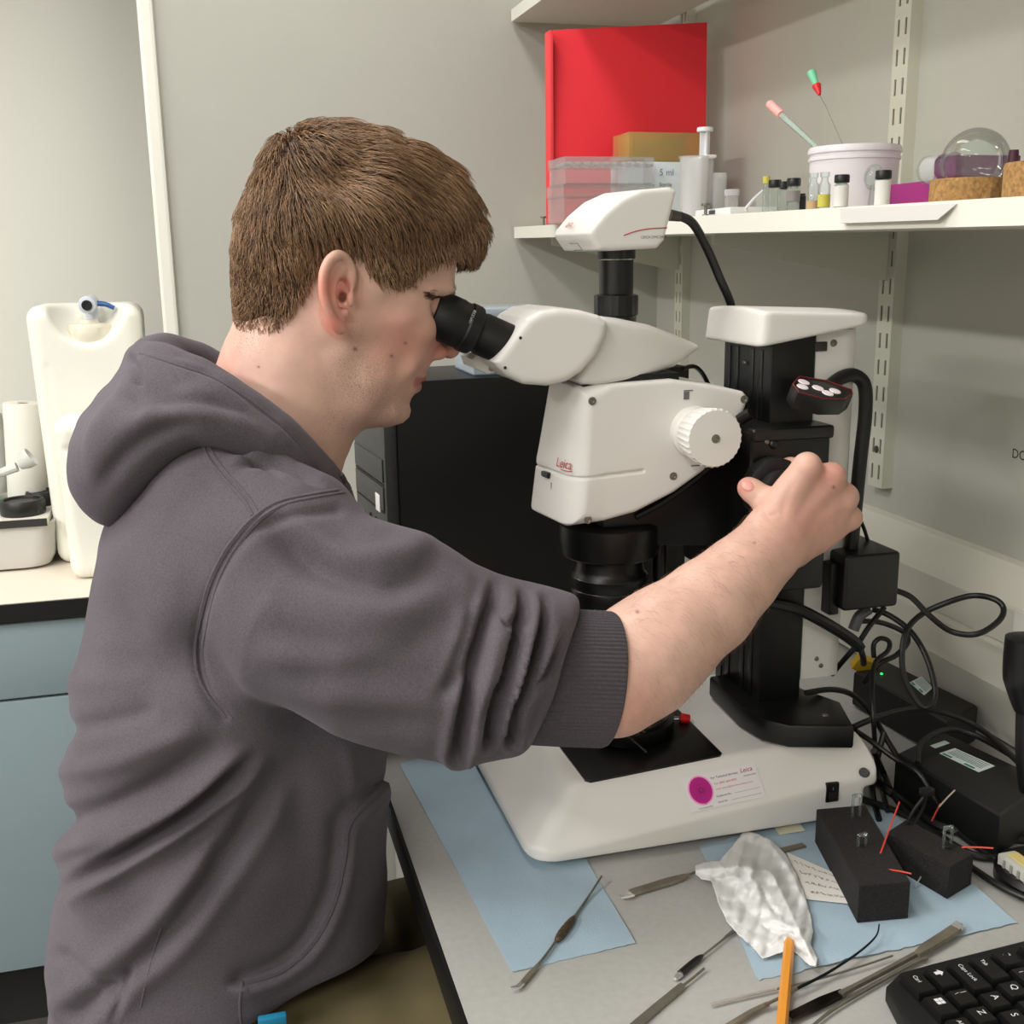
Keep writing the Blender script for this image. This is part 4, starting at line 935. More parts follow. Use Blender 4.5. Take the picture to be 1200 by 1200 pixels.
# pencil: hexagonal, orange, its tip under the tissue
pa, pb_ = Pz(925, 1105, ZT+.006), Pz(915, 1215, ZT+.004); pb_ = pa+(pb_-pa)*1.2
t = thing('pencil', (pa+pb_)/2, 'orange hexagonal pencil sticking out from under the white tissue', 'pencil')
ax = Vector(pb_-pa); L_ = ax.length; R_ = .0046
obj('barrel', MB().lathe([(R_, 0.0), (R_, L_)], pa, ax, 6), M('pencil_orange', (.87, .57, .20), .4), t, smooth=False)
obj('point', MB().lathe([(.0, -.022), (.0012, -.017), (R_*.9, .0)], pa, ax, 18), M('bare_wood', (.80, .62, .42), .8), t)
obj('lead', MB().lathe([(.0002, -.0235), (.0012, -.017)], pa, ax, 10), m_blackedge, t)
# handwritten slip
c4 = [Pz(922, 1003), Pz(985, 1031), Pz(1004, 1064), Pz(938, 1057)]
slip = sheet('paper_slip', c4, ZD+.003, m_paper, 'narrow white paper slip with handwritten notes by the tissue', 'paper', nu=16, nv=8, amp=.001, seed=9)
b = MB(); r9 = random.Random(4)
for row, v in enumerate((.18, .40, .62, .84)):
    u = .10+.04*row
    while u < .94:
        ln = r9.uniform(.04, .10); p = [bil([A(q[0], q[1], ZD+.0049) for q in c4], u+ln*k/6, v+r9.uniform(-.035, .035)) for k in range(7)]; b.tube(p, .00022, 4, sm=2); u += ln+r9.uniform(.02, .05)
obj('handwriting', b, M('pen_ink', (.42, .42, .47), .7), slip)
c4 = [Pz(907, 972), Pz(937, 967), Pz(943, 976), Pz(913, 981)]
sheet('paper_card', c4, ZD+.002, M('cream_card', (.88, .86, .76), .8), 'tiny cream card lying beside the microscope base', 'card', nu=6, nv=4, amp=.0004, seed=3)
c4 = [Pz(1018, 1072), Pz(1030, 1065), Pz(1033, 1067), Pz(1021, 1075)]
sheet('paper_scrap', c4, ZD+.003, m_paper, 'little white paper scrap at the foot of the large foam block', 'paper', nu=4, nv=3, amp=.0006, seed=6)

# foam blocks with glass cuvettes, capillaries and pins
m_foam = M('black_foam', (.115, .10, .10), .95, bump=(420, .9, .0025), var=(260, .30))
def block(top4, label, zt):
    b4 = [Pz(a, c, zt) for a, c in top4]; b = MB(); base = [p-A(0, 0, zt-ZD-.002) for p in b4]
    b.prism(base, (0, 0, zt-ZD-.002), .0008, 1); return tag(obj('foam_block', b, m_foam), label, 'foam block')
ztf = ZD+.040
block([(957, 948), (1014, 943), (1067, 1033), (1007, 1038)], 'larger black foam block holding glass clips and red needles', ztf)
block([(1039, 975), (1062, 960), (1141, 1000), (1113, 1016)], 'smaller black foam block nearest the power supplies', ztf-.004)
m_glass = MG('clear_glass', (.96, .98, .97), haze=.05, rough=.02, refl=.55); m_redp = M('red_pin', (.85, .28, .22), .4)
def clip(px, py, h, label, lean=(0, 0)):
    p = Pz(px, py, ztf-.0005); t = thing('glass_cuvette', p, label, 'cuvette', 'glass pieces in the foam')
    w = .0042; b = MB()
    for s_ in (-1, 1): b.box((p[0]+s_*w-.0009, p[1]-.0016, p[2]-.006), (p[0]+s_*w+.0009, p[1]+.0016, p[2]+h), .0004, 1)
    obj('arms', b, m_glass, t); obj('bridge', MB().box((p[0]-w, p[1]-.0016, p[2]+h-.003), (p[0]+w, p[1]+.0016, p[2]+h), .0004, 1), m_glass, t)
    obj('slit', MB().lathe([(.0050, 0), (.0045, .0006)], (p[0], p[1], p[2]), n=12), m_mat, t)
clip(1003, 958, .026, 'upright glass clip at the back of the larger foam block')
clip(1010, 992, .014, 'short glass clip in the middle of the larger foam block')
clip(1110, 990, .020, 'glass clip standing in the smaller foam block')
def pin(p0, p1, z0, z1, label, mat=None, cat='needle', r=.0008):
    a, c = Pz(p0[0], p0[1], z0), Pz(p1[0], p1[1], z1); tag(obj('needle', MB().tube([a, (a+c)/2+A(0, 0, .0005), c], r, 6), mat or m_redp), label, cat, 'fine needles in the foam blocks')
pin((1029, 1008), (1054, 940), ztf-.003, ztf+.020, 'tall slanting red needle in the larger foam block')
pin((1040, 1019), (1068, 1024), ztf-.001, ztf+.003, 'short red needle at the front corner of the larger block')
pin((1092, 962), (1102, 942), ztf-.010, ztf+.012, 'red needle shaft at the back of the smaller block')
pin((1100, 946), (1119, 926), ztf+.010, ztf+.022, 'pale wooden needle tip above the smaller foam block', M('pale_stick', (.70, .66, .58), .6))
pin((1127, 993), (1164, 994), ztf-.004, ztf+.002, 'red needle lying at the right end of the smaller block')
pin((1072, 1040), (1083, 1022), ZD+.003, ZD+.012, 'thin glass capillary leaning between the two foam blocks', MG('capillary_glass', (.9, .92, .92), .35))
# small forceps stuck in the small block
f0 = Pz(1066, 968, ztf-.006); f1 = at(1086, 930, Y=f0[1]-.004)
t = thing('forceps', f0, 'dark forceps stuck upright into the smaller foam block', 'forceps')
obj('arms', MB().tube([f0+A(-.004, 0, 0), (f0+f1)/2+A(-.005, 0, 0), f1], .0018, 8).tube([f0+A(.004, 0, 0), (f0+f1)/2+A(.005, 0, 0), f1], .0018, 8), M('forceps_dark', (.10, .09, .10), .5, .3), t)
obj('head', MB().box(f1-A(.007, .004, .002), f1+A(.007, .004, .006), .002), MATS['forceps_dark'], t)

# ------------------------------------------------------------------ keyboard
kc0 = at(1034, 1168, Z=ZD+.020); KY = .700; KX0 = .484; PIT = .0225; RW = .0212; zk0 = ZD+.021
kb = thing('keyboard', (KX0+.1, KY-.25, ZD), 'black computer keyboard with white key legends at the bottom right corner', 'keyboard')
m_kb = M('keyboard_black', (.028, .028, .03), .5); m_key = M('key_black', (.035, .035, .037), .42); m_leg = M('key_legend', (.88, .88, .88), .5)
KL = .52
b = MB(); ol = [(KX0+.004, KY-.034), (KX0+.010, KY-.012), (KX0+.030, KY-.001), (KX0+.06, KY), (KX0+.205, KY), (KX0+.205, KY-KL), (KX0+.004, KY-KL), (KX0, KY-KL+.02), (KX0, KY-.05)]
kz = lambda x: ZD+.017+.05*(x-KX0)
bb = bmesh.new(); va = [bb.verts.new((x, y, ZD+.003)) for x, y in ol]; vb = [bb.verts.new((x, y, kz(x))) for x, y in ol]; n_ = len(ol)
bb.faces.new(va[::-1]); tf = bb.faces.new(vb)
for i in range(n_): bb.faces.new((va[i], va[(i+1) % n_], vb[(i+1) % n_], vb[i]))
bmesh.ops.recalc_face_normals(bb, faces=bb.faces[:]); bmesh.ops.bevel(bb, geom=list(tf.edges), offset=.004, segments=3, profile=.6, affect='EDGES')
obj('body', MB().bm(bb), m_kb, kb)
rows = [[('Ctrl', 1.25), ('win', 1.25), ('Alt', 1.25), ('', 6), ('AltGr', 1.25), ('', 1.25), ('', 1.25), ('Ctrl', 1.25)],
        [('shift', 1.25), ('\\ |', 1), ('Z', 1), ('X', 1), ('C', 1), ('V', 1), ('B', 1), ('N', 1), ('M', 1), (', <', 1), ('. >', 1), ('/ ?', 1), ('shift', 2.5)],
        [('Caps Lock', 1.75), ('A', 1), ('S', 1), ('D', 1), ('F', 1), ('G', 1), ('H', 1), ('J', 1), ('K', 1), ('L', 1), ('; :', 1), ("' @", 1), ('# ~', 1), ('', 1.2)],
        [('tab', 1.5), ('Q', 1), ('W', 1), ('E', 1), ('R', 1), ('T', 1), ('Y', 1), ('U', 1), ('I', 1), ('O', 1), ('P', 1), ('[ {', 1), ('] }', 1), ('', 1.5)],
        [('` ¬', 1), ('1 !', 1), ('2 "', 1), ('3 £', 1), ('4 $', 1), ('5 %', 1), ('6 ^', 1), ('7 &', 1), ('8 *', 1), ('9 (', 1), ('0 )', 1), ('- _', 1), ('= +', 1), ('', 2)],
        [('Esc', 1), (None, .8), ('F1', 1), ('F2', 1), ('F3', 1), ('F4', 1), (None, .6), ('F5', 1), ('F6', 1), ('F7', 1), ('F8', 1), (None, .6), ('F9', 1), ('F10', 1), ('F11', 1), ('F12', 1)]]
x = KX0+.020
for ri, row in enumerate(rows):
    xx = x+ri*RW+(.006 if ri == 5 else 0); y = KY-.012
    for nm, wd_ in row:
        w = wd_*PIT
        if nm is None: y -= w; continue
        y1_, y0_ = y-.0008, y-w+.0008; x0_, x1_ = xx+.0008, xx+RW-.0008; zb_ = kz(xx)-.001; ht = .0085; ins_ = .0026
        V = [(x0_, y0_, zb_), (x1_, y0_, zb_), (x1_, y1_, zb_), (x0_, y1_, zb_)]
        V += [(x0_+.0006, y0_+.0006, zb_+ht*.4), (x1_-.0006, y0_+.0006, zb_+ht*.4), (x1_-.0006, y1_-.0006, zb_+ht*.4), (x0_+.0006, y1_-.0006, zb_+ht*.4)]
        V += [(x0_+ins_*.7, y0_+ins_, zb_+ht), (x1_-ins_*.8, y0_+ins_, zb_+ht), (x1_-ins_*.8, y1_-ins_, zb_+ht), (x0_+ins_*.7, y1_-ins_, zb_+ht)]
        Fc = [(8, 9, 10, 11)]+[(i+j, (i+1) % 4+j, (i+1) % 4+j+4, i+j+4) for j in (0, 4) for i in range(4)]
        ko = obj('key', MB().add(V, Fc), m_key, kb, smooth=True, angle=30)
        if y > KY-.22 and nm:
            zt2 = zb_+ht; q = A(x1_-.0085, y1_-.0042, zt2)
            def leg(s_, sz, dx, dy): text(s_, sz, A(x0_+dx, y1_-dy, zt2), (0, -1, 0), (1, 0, 0), m_leg, ko, name='legend', ext=.0003)
            if nm == 'win':
                bw = MB()
                for i in (0, 1):
                    for j in (0, 1): bw.box((x0_+.0075+i*.0036, y1_-.0066-j*.0036-.003, zt2+.0001), (x0_+.0075+i*.0036+.003, y1_-.0066-j*.0036, zt2+.0004))
                obj('legend', bw, m_leg, ko, smooth=False)
            elif nm == 'shift':
                bw = MB(); c_ = A(x0_+.010, y1_-.0085, zt2+.0002); bw.add([c_+A(.004, 0, 0), c_+A(0, .004, 0), c_+A(0, .0018, 0), c_+A(-.004, .0018, 0), c_+A(-.004, -.0018, 0), c_+A(0, -.0018, 0), c_+A(0, -.004, 0)], [(0, 1, 6), (2, 3, 4, 5)]); obj('legend', bw, m_leg, ko, smooth=False)
            elif nm == 'tab': leg('Tab', .0052, .0075, .006)
            elif ' ' in nm and len(nm) == 3: leg(nm[0], .0058, .0052, .0060); leg(nm[2], .0058, .0118, .0060)
            elif len(nm) == 1: leg(nm, .0082, .0085, .0062)
            else: leg(nm, .0052, .0085, .0050)
        y -= w

# ------------------------------------------------------------------ power supplies, leads and odds at the right
m_psu = M('psu_black', (.030, .030, .032), .5, bump=(800, .2, .0004))
def brick(name, top4, zt, label):
    b4 = [Pz(a, c, zt) for a, c in top4]; c_ = np.mean(b4, 0); t = thing(name, (c_[0], c_[1], ZD), label, 'power supply')
    obj('case', MB().prism([p-A(0, 0, zt-ZD-.002) for p in b4], (0, 0, zt-ZD-.002), .006, 3), m_psu, t); return t
zA_ = ZD+.052
psa = brick('power_supply', [(1001, 786), (1037, 773), (1146, 826), (1110, 846)], zA_, 'black power supply against the trunking with a yellow tag')
psb = brick('power_supply', [(1050, 882), (1104, 856), (1230, 915), (1172, 955)], zA_, 'black power supply with two white labels nearest the keyboard')
m_grn = M('label_green', (.05, .45, .35), .5); m_lbl = M('label_white', (.82, .87, .85), .5)
def plabel(par, c4, zt, green=True):
    b4 = [Pz(a, c, zt) for a, c in c4]; o_ = obj('rating_label', MB().prism(b4, (0, 0, .0004)), m_lbl, par, smooth=False)
    P = lambda u, v: bil(b4, u, v)+A(0, 0, .0005)
    if green:
        b = MB()
        for u0, u1 in ((.05, .28), (.60, .85)): b.prism([P(u0, .84), P(u1, .84), P(u1, .96), P(u0, .96)], (0, 0, .0002))
        obj('label_bar', b, m_grn, o_, smooth=False)
        b = MB()
        for v in (.12, .26, .40, .52, .64): b.prism([P(.08, v), P(.92, v), P(.92, v+.035), P(.08, v+.035)], (0, 0, .0002))
        obj('label_print', b, M('label_ink', (.35, .40, .40), .6), o_, smooth=False)
plabel(psb, [(1119, 877), (1166, 898), (1147, 905), (1101, 883)], zA_)
plabel(psb, [(1107, 868), (1113, 871), (1096, 877), (1090, 874)], zA_, False)
plabel(psa, [(1080, 793), (1093, 806), (1083, 815), (1066, 800)], zA_)
obj('led', MB().sphere(Pz(1033, 790, zA_), .002, 10), M('led_green', (.1, .8, .35), .4, emit=('20e060', 1.5)), psa)
yt = at(1012, 779, Z=ZD+.06)
t = tag(obj('cable_tag', MB().prism([at(a, c, Y=yt[1]) for a, c in ((998, 784), (1007, 772), (1033, 779), (1026, 792), (1010, 791))], (.004, .012, .004), .002), M('yellow_tape', (.72, .58, .10), .5)), 'yellow tape tag wrapped round the leads by the power supply', 'tag')
def lead(pts, r, label, mat=None, **k):
    """pts: (px, py, axis, value)"""
    P = [at(a, c, **{ax_: v}) for a, c, ax_, v in pts]
    return tag(obj('cable', MB().tube(P, r, 10, **k), mat or m_cab), label, 'cable', 'leads behind the microscope')
lead([(1050, 692, 'Y', 1.03), (1068, 700, 'Y', 1.02), (1090, 722, 'Y', 1.0), (1115, 740, 'Y', .99), (1145, 743, 'Y', .97), (1170, 728, 'Y', .97), (1176, 713, 'Y', .98), (1165, 702, 'Y', .99), (1140, 698, 'Y', 1.01), (1110, 706, 'Y', 1.02), (1080, 720, 'Y', 1.03), (1062, 740, 'Y', 1.02), (1057, 772, 'Y', 1.01), (1062, 800, 'Y', 1.0), (1078, 826, 'Y', .985), (1090, 827, 'Y', .98), (1096, 812, 'Y', .985), (1090, 782, 'Y', 1.0), (1078, 755, 'Y', 1.02), (1062, 735, 'Y', 1.04), (1040, 720, 'Y', 1.06), (1022, 714, 'Y', 1.07)], .0033, 'black lead looping in wide coils from the supply box')
lead([(1036, 712, 'Y', 1.06), (1018, 735, 'Y', 1.05), (1005, 755, 'Y', 1.05), (990, 772, 'Y', 1.06), (975, 790, 'Y', 1.08)], .0032, 'black lead dropping from the supply box behind the white tower')
lead([(1000, 728, 'Y', 1.06), (1030, 729, 'Y', 1.07), (1058, 740, 'Y', 1.07), (1064, 752, 'Y', 1.06), (1050, 768, 'Y', 1.06), (1030, 778, 'Y', 1.06), (1012, 800, 'Y', 1.07)], .0031, 'black lead running along under the supply box to the yellow tag')
lead([(1024, 770, 'Y', 1.05), (1024, 755, 'Y', 1.05), (1032, 748, 'Y', 1.05), (1042, 752, 'Y', 1.05), (1040, 763, 'Y', 1.05), (1026, 776, 'Y', 1.04), (1022, 800, 'Y', 1.02), (1024, 850, 'Y', .99), (1028, 900, 'Z', ZD+.01), (1040, 950, 'Z', ZD+.006)], .0028, 'thin black lead with a small loop hanging past the yellow tag')
lead([(895, 705, 'Y', 1.03), (930, 712, 'Y', 1.015), (960, 726, 'Y', 1.01), (990, 744, 'Y', 1.02), (1005, 756, 'Y', 1.03), (1011, 768, 'Y', 1.03), (1012, 778, 'Y', 1.04)], lambda q: .0066 if q < .75 else .0035, 'thick black ribbed conduit leaving the focus drive under the forearm')
lead([(1000, 738, 'Y', 1.05), (1007, 722, 'Y', 1.05), (1018, 714, 'Y', 1.05)], .0062, 'grey boot of the lead below the supply box', M('cable_grey', (.33, .33, .34), .5))
zg = ZD+.005
lead([(945, 812, 'Z', 1.02), (975, 808, 'Z', 1.01), (1000, 815, 'Z', .99), (1022, 838, 'Z', .96), (1040, 868, 'Z', .93), (1060, 900, 'Z', .91), (1090, 948, 'Z', zg), (1135, 985, 'Z', zg), (1175, 1012, 'Z', zg), (1215, 1025, 'Z', zg)], .0034, 'black lead sweeping from the column foot across to the grey connector')
lead([(1000, 852, 'Z', .985), (1030, 840, 'Z', .985), (1070, 831, 'Z', .98), (1110, 836, 'Z', .975), (1150, 855, 'Z', .97), (1190, 890, 'Z', .965), (1220, 920, 'Z', .96)], .0034, 'black lead arching over the labelled power supply')
lead([(1002, 856, 'Z', .985), (1020, 868, 'Z', .97), (1050, 890, 'Z', .955), (1075, 905, 'Z', .952), (1095, 935, 'Z', .93), (1115, 965, 'Z', zg), (1150, 990, 'Z', zg), (1200, 1000, 'Z', zg)], .0030, 'black lead crossing the corner of the labelled power supply')
lead([(1012, 905, 'Y', .955), (1030, 918, 'Z', .92), (1060, 940, 'Z', zg), (1095, 965, 'Z', zg), (1140, 978, 'Z', zg), (1215, 985, 'Z', zg)], .0052, 'thick black mains lead from the back of the microscope base')
lead([(1004, 935, 'Y', .965), (1035, 945, 'Z', zg), (1075, 962, 'Z', zg), (1120, 992, 'Z', zg), (1150, 1004, 'Z', zg), (1190, 1003, 'Z', zg)], .0040, 'black lead lying behind the smaller foam block')
lead([(1024, 880, 'Y', .99), (1035, 905, 'Z', .92), (1046, 930, 'Z', .91), (1066, 955, 'Z', .908), (1100, 980, 'Z', .908), (1130, 1010, 'Z', .906), (1175, 1040, 'Z', .906), (1220, 1060, 'Z', .906)], .0034, 'black lead ending under the grey connector at the frame edge')
lead([(1075, 895, 'Z', .957), (1078, 875, 'Z', .962), (1095, 860, 'Z', .966), (1120, 855, 'Z', .964), (1150, 865, 'Z', .96), (1185, 885, 'Z', .958)], .0036, 'black lead curled on top of the labelled power supply')
lead([(1036, 858, 'Y', 1.02), (1028, 890, 'Z', .94), (1022, 925, 'Z', zg), (1030, 960, 'Z', zg)], .0034, 'short black lead end beside the base corner')
cp = at(1188, 1018, Z=ZD+.012)
t = thing('cable_connector', cp-A(0, 0, .012), 'grey plastic connector block at the right frame edge', 'connector')
obj('shell', MB().box(cp-A(.010, .035, .010), cp+A(.010, .012, .012), .002), M('connector_grey', (.72, .72, .68), .5), t)
b = MB()
for i in range(4): b.box(cp+A(-.0115, -.03+i*.010, -.006), cp+A(-.010, -.027+i*.010, .010), .0003, 1)
obj('grip_rib', b, M('connector_rib', (.55, .55, .52), .5), t)
obj('terminal', MB().box(cp+A(-.004, -.03, .012), cp+A(.008, .006, .0135), .0004, 1), M('terminal_yellow', (.80, .72, .45), .5), t)
# black desk-lamp style stand cut off by the frame
hp_ = at(1196, 800, Y=.80)
t = thing('desk_lamp', (hp_[0]+.05, .80, ZD), 'black rounded lamp neck cut off by the right frame edge', 'lamp')
obj('head', MB().tube([at(1206, 745, Y=.80), at(1203, 775, Y=.80), at(1203, 800, Y=.80), at(1207, 830, Y=.80)], lambda q: (.020 if q > .02 else .012)-(.006*max(0, q-.6)/.4), 20), m_mb, t)
obj('neck', MB().tube([at(1206, 815, Y=.80), at(1204, 850, Y=.80), at(1204, 890, Y=.80), at(1208, 925, Y=.80)], .0105, 14), m_mb, t)
pbase = at(1240, 930, Y=.80); obj('base', MB().lathe([(.05, 0), (.05, .010), (.045, .014)], (pbase[0], .80, ZD), n=36), m_mb, t)

# ------------------------------------------------------------------ things on the lower shelf
def onS(px, X, dy=0):
    p = at(px, 245, X=X); return A(p[0], p[1], zs(p[1]))
def szpx(px, X): p = at(px, 240, X=X); return mpp(px, 240, p[1])
# red board leaning into the corner
m_rb = M('red_board', (.92, .17, .22), .6, bump=(900, .15, .0003))
YBo = 1.93
bl = at(648, 262, Y=YBo); br = at(826, 262, Y=YBo); tl = at(649, 35, Y=YBo+.02); tr = at(829, 26, Y=YBo+.02); zb0 = zs(YBo)
V = [(bl[0], YBo, zb0), (br[0], YBo, zb0), (tr[0], YBo+.02, tr[2]), (tl[0], YBo+.02, tl[2])]
rb = thing('red_board', ((bl[0]+br[0])/2, YBo, zb0), 'large red board standing on the lower shelf in the room corner', 'board')
obj('panel', MB().prism(V, (0, .028, .0), .0015), m_rb, rb); obj('spine', MB().box((bl[0]-.004, YBo+.001, zb0), (bl[0]+.003, YBo+.030, tl[2]-.004), .002), M('red_spine', (.95, .25, .28), .5), rb)
m_clear = MG('clear_plastic', (.98, .98, .98), haze=.12, tint=.995, rough=.06, refl=.3); m_clearh = MG('cloudy_plastic', (.97, .97, .97), haze=.30, tint=.99, rough=.15, refl=.4)
def pbox(pxl, pxr, pyt, pyb, Y, depth, label, name='plastic_box', mat=None, lid=.25, floor=None):
    a = at(pxl, pyb, Y=Y); c = at(pxr, pyt, Y=Y); z0 = floor if floor is not None else a[2]; z1 = c[2]; w = c[0]-a[0]
    t = thing(name, ((a[0]+c[0])/2, Y+depth/2, z0), label, 'box'); zl = z1-(z1-z0)*lid; mat = mat or m_clear
    obj('tray', openbox(a[0], c[0], Y, Y+depth, z0, zl, .0015), mat, t, smooth=False)
    L_ = openbox(a[0]-.0015, c[0]+.0015, Y-.0015, Y+depth+.0015, 0, (z1-zl)+.004, .0015)
    L_.v = [(x, y, z1-z) for x, y, z in L_.v]; obj('lid', L_, mat, t, smooth=False)
    return t, a, c, z0, z1
Yb1 = 1.78
zsh = zs(Yb1)
t, a, c, z0, z1 = pbox(661, 766, 216, 255, Yb1, .09, 'lower clear plastic tube box in front of the red board', floor=zsh)
t2, a2, c2, z02, z12 = pbox(663, 765, 184, 216, Yb1, .09, 'upper clear plastic tube box with a ribbed lid before the red board', floor=z1+.0005)
b = MB(); n_ = 9
for i in range(n_):
    for j in range(3):
        xx = a2[0]+.012+(c2[0]-a2[0]-.024)*i/(n_-1); b.lathe([(.0066, 0), (.0066, .005), (.005, .006)], (xx, Yb1+.016+.028*j, z12-.0125), n=12)
obj('rib_caps', b, m_clearh, t2)
ab = at(735, 190, Y=1.83); cb = at(816, 156, Y=1.83); wb0 = zs(1.83)
# white label carton and the amber box on it
aw = at(768, 247, Y=1.82); cw = at(830, 190, Y=1.82)
t = thing('white_carton', ((ab[0]+cw[0])/2, 1.85, wb0), 'white printed carton under the amber box on the lower shelf', 'box')
obj('carton', MB().box((ab[0]-.002, 1.82, wb0), (cw[0], 1.905, cw[2]), .001), M('carton_white', (.83, .86, .88), .5), t)
text('5 ml', .015, A(aw[0]+.006, 1.8195, cw[2]-.022), (1, 0, 0), (0, 0, 1), M('carton_blue', (.45, .58, .68), .5), t)
text('Sterile', .009, A(aw[0]+.006, 1.8195, cw[2]-.040), (1, 0, 0), (0, 0, 1), M('carton_ink', (.25, .27, .3), .5), t)
t = thing('amber_box', ((ab[0]+cb[0])/2, 1.85, cw[2]), 'translucent amber plastic box stacked on the white carton', 'box')
m_amb = MG('amber_plastic', (.98, .86, .55), haze=.30, tint=.9, rough=.15)
obj('shell', MB().box((ab[0], 1.823, cw[2]+.0005), (cb[0]+.004, 1.90, cb[2]), .0015), m_amb, t)
b = MB()
for i in range(12): b.box((ab[0]+.007+i*.0085, 1.831, cw[2]+.004), (ab[0]+.0115+i*.0085, 1.892, cb[2]-.004-(.004 if i % 2 else 0)), .0005, 1)
obj('tips', b, M('amber_tips', (.78, .60, .28), .6), t)
# syringes in a clear cup
Xc = .72
ys_ = at(825, 240, X=Xc)[1]
t = thing('measuring_cup', onS(822, Xc), 'clear plastic cup of syringe parts beside the white carton', 'cup')
pc = onS(812, Xc-.02); rr_ = 16*szpx(812, Xc)
obj('wall', MB().lathe([(rr_*.85, 0), (rr_*.9, .002), (rr_, .085), (rr_+.002, .088), (rr_-.002, .088), (rr_*.85, .004), (0, .003)], pc, n=36, cap=False), m_clearh, t)
m_syr = M('syringe_white', (.87, .87, .88), .35, alpha=1.0)
sy0 = onS(824, Xc+.02); t = thing('syringe', sy0, 'upright plastic syringe with a round white plunger head by the carton', 'syringe')
sp_ = szpx(824, Xc+.02); zt_s = at(822, 153, X=Xc+.02)[2]; zf = at(822, 186, X=Xc+.02)[2]
obj('barrel', MB().lathe([(.0035, .0), (.0035, .008), (11*sp_, .012), (11*sp_, zf-sy0[2])], sy0, n=28), m_clearh, t)
obj('flange', MB().box((sy0[0]-.008, sy0[1]-14*sp_-.008, zf-.002), (sy0[0]+.008, sy0[1]+14*sp_+.012, zf+.003), .002), m_syr, t)
b = MB(); b.box((sy0[0]-.0012, sy0[1]-6*sp_, sy0[2]+.02), (sy0[0]+.0012, sy0[1]+6*sp_, zt_s)); b.box((sy0[0]-6*sp_, sy0[1]-.0012, sy0[2]+.02), (sy0[0]+6*sp_, sy0[1]+.0012, zt_s)); b.lathe([(9*sp_, zt_s-.003), (9.5*sp_, zt_s), (9*sp_, zt_s+.003), (0, zt_s+.0035)], (sy0[0], sy0[1], 0), n=24)
obj('plunger', b, m_syr, t)
obj('stopper', MB().lathe([(10*sp_, 0), (10.4*sp_, .004), (9*sp_, .010)], sy0+A(0, 0, .014), n=24), M('stopper_grey', (.35, .35, .36), .5), t)
def jar(px, X, pyt, wpx, label, name='specimen_jar', lidm=None, lidf=.16, cat='jar', glass=None, content=None):
    p = onS(px, X); s_ = szpx(px, X); r = wpx*s_/2; h = at(px, pyt, X=X)[2]-p[2]
    t = thing(name, p, label, cat)
    obj('wall', MB().lathe([(r*.9, 0), (r, .002), (r, h*(1-lidf)), (r*.9, h*(1-lidf)), (r*.9, .003), (0, .0025)], p, n=28, cap=False), glass or m_clear, t)
    if lidm: obj('lid', MB().lathe([(r*1.06, h*(1-lidf)-.001), (r*1.08, h-.002), (r*1.02, h), (0, h)], p, n=28), lidm, t)
    if content: obj('content', MB().lathe([(r*.86, .004), (r*.86, h*content[1])], p, n=20), content[0], t)
    return t
jar(842, .76, 203, 17, 'tall cloudy plastic tube next to the syringe on the shelf', 'sample_tube', None, 0, 'tube', m_clearh)
jar(857, .72, 222, 16, 'short clear jar with a white lid right of the syringe', 'specimen_jar', m_clearh, .2, 'jar')
p = onS(850, .66)
t = thing('plastic_tray', p, 'flat white plastic tray lid at the shelf edge below the short jar', 'tray')
obj('plate', MB().box((p[0]-.02, p[1]-.055, p[2]), (p[0]+.045, p[1]+.05, p[2]+.009), .002), M('tray_white', (.86, .86, .85), .4), t)
obj('inscription', MB().box((p[0]-.0206, p[1]-.012, p[2]+.002), (p[0]-.020, p[1]+.006, p[2]+.007), 0), M('carton_ink', '444444'), t)
for px, pyt, wpx in ((797, 222, 9), (808, 219, 8)): pass
q0 = at(873, 243, X=.66); q1 = at(894, 224, X=.70)
tag(obj('plastic_stick', MB().tube([(q0[0], q0[1], zs(q0[1])+.006), (q0+q1)/2, q1], .0022, 8), m_syr), 'white plastic stick leaning on the tray by the black-capped vials', 'stick')
# vials
m_bcap = M('vial_cap_black', (.035, .035, .035), .4); m_vlab = M('vial_label', (.85, .84, .82), .6); m_ygl = M('vial_ink_yellow', (.75, .72, .28), .5)
def vial(px, X, pyt, wpx, label, cap=True, neck=False, lab=None, glass=None):
    p = onS(px, X); s_ = szpx(px, X); r = wpx*s_/2; h = at(px, pyt, X=X)[2]-p[2]
    t = thing('sample_vial', p, label, 'vial', 'glass vials on the lower shelf'); hc = h*.24 if cap else 0
    if neck: pr = [(0, .001), (r, .001), (r, h*.66), (r*.6, h*.76), (r*.6, h*.86), (r*.78, h*.88), (r*.78, h), (r*.5, h)]
    else: pr = [(0, .001), (r*.95, 0), (r, .002), (r, (h-hc)*.93), (r*.72, h-hc), (r*.7, h-hc*.6)]
    obj('glass', MB().lathe(pr, p, n=24, cap=False), glass or m_glass, t)
    if cap: obj('cap', MB().lathe([(r*1.05, h-hc), (r*1.08, h-hc+.001), (r*1.08, h-.0012), (r*1.0, h), (0, h)], p, n=28, wob=lambda j, a: 1+(.02*math.cos(20*a) if j in (1, 2) else 0)), m_bcap, t)
    if lab: obj('label', MB().lathe([(r*1.02, h*lab[1]), (r*1.03, h*lab[1]), (r*1.03, h*lab[2]), (r*1.02, h*lab[2])], p, n=24, cap=False), lab[0], t)
    return t
vial(891, .72, 228, 11, 'tiny clear vial at the left end of the vial row', glass=m_clear, cap=False)
vial(897, .68, 206, 8, 'slim vial with a yellow tip left of the black caps', cap=False, lab=(m_ygl, .8, .98))
vial(907, .64, 211, 14, 'black-capped clear vial third from the left of the row')
vial(917, .70, 213, 12, 'black-capped vial standing behind the two nearer ones')
vial(929, .645, 209, 15, 'taller black-capped vial left of the black bottle', lab=(M('vial_dark_label', (.5, .48, .47), .6), .30, .62))
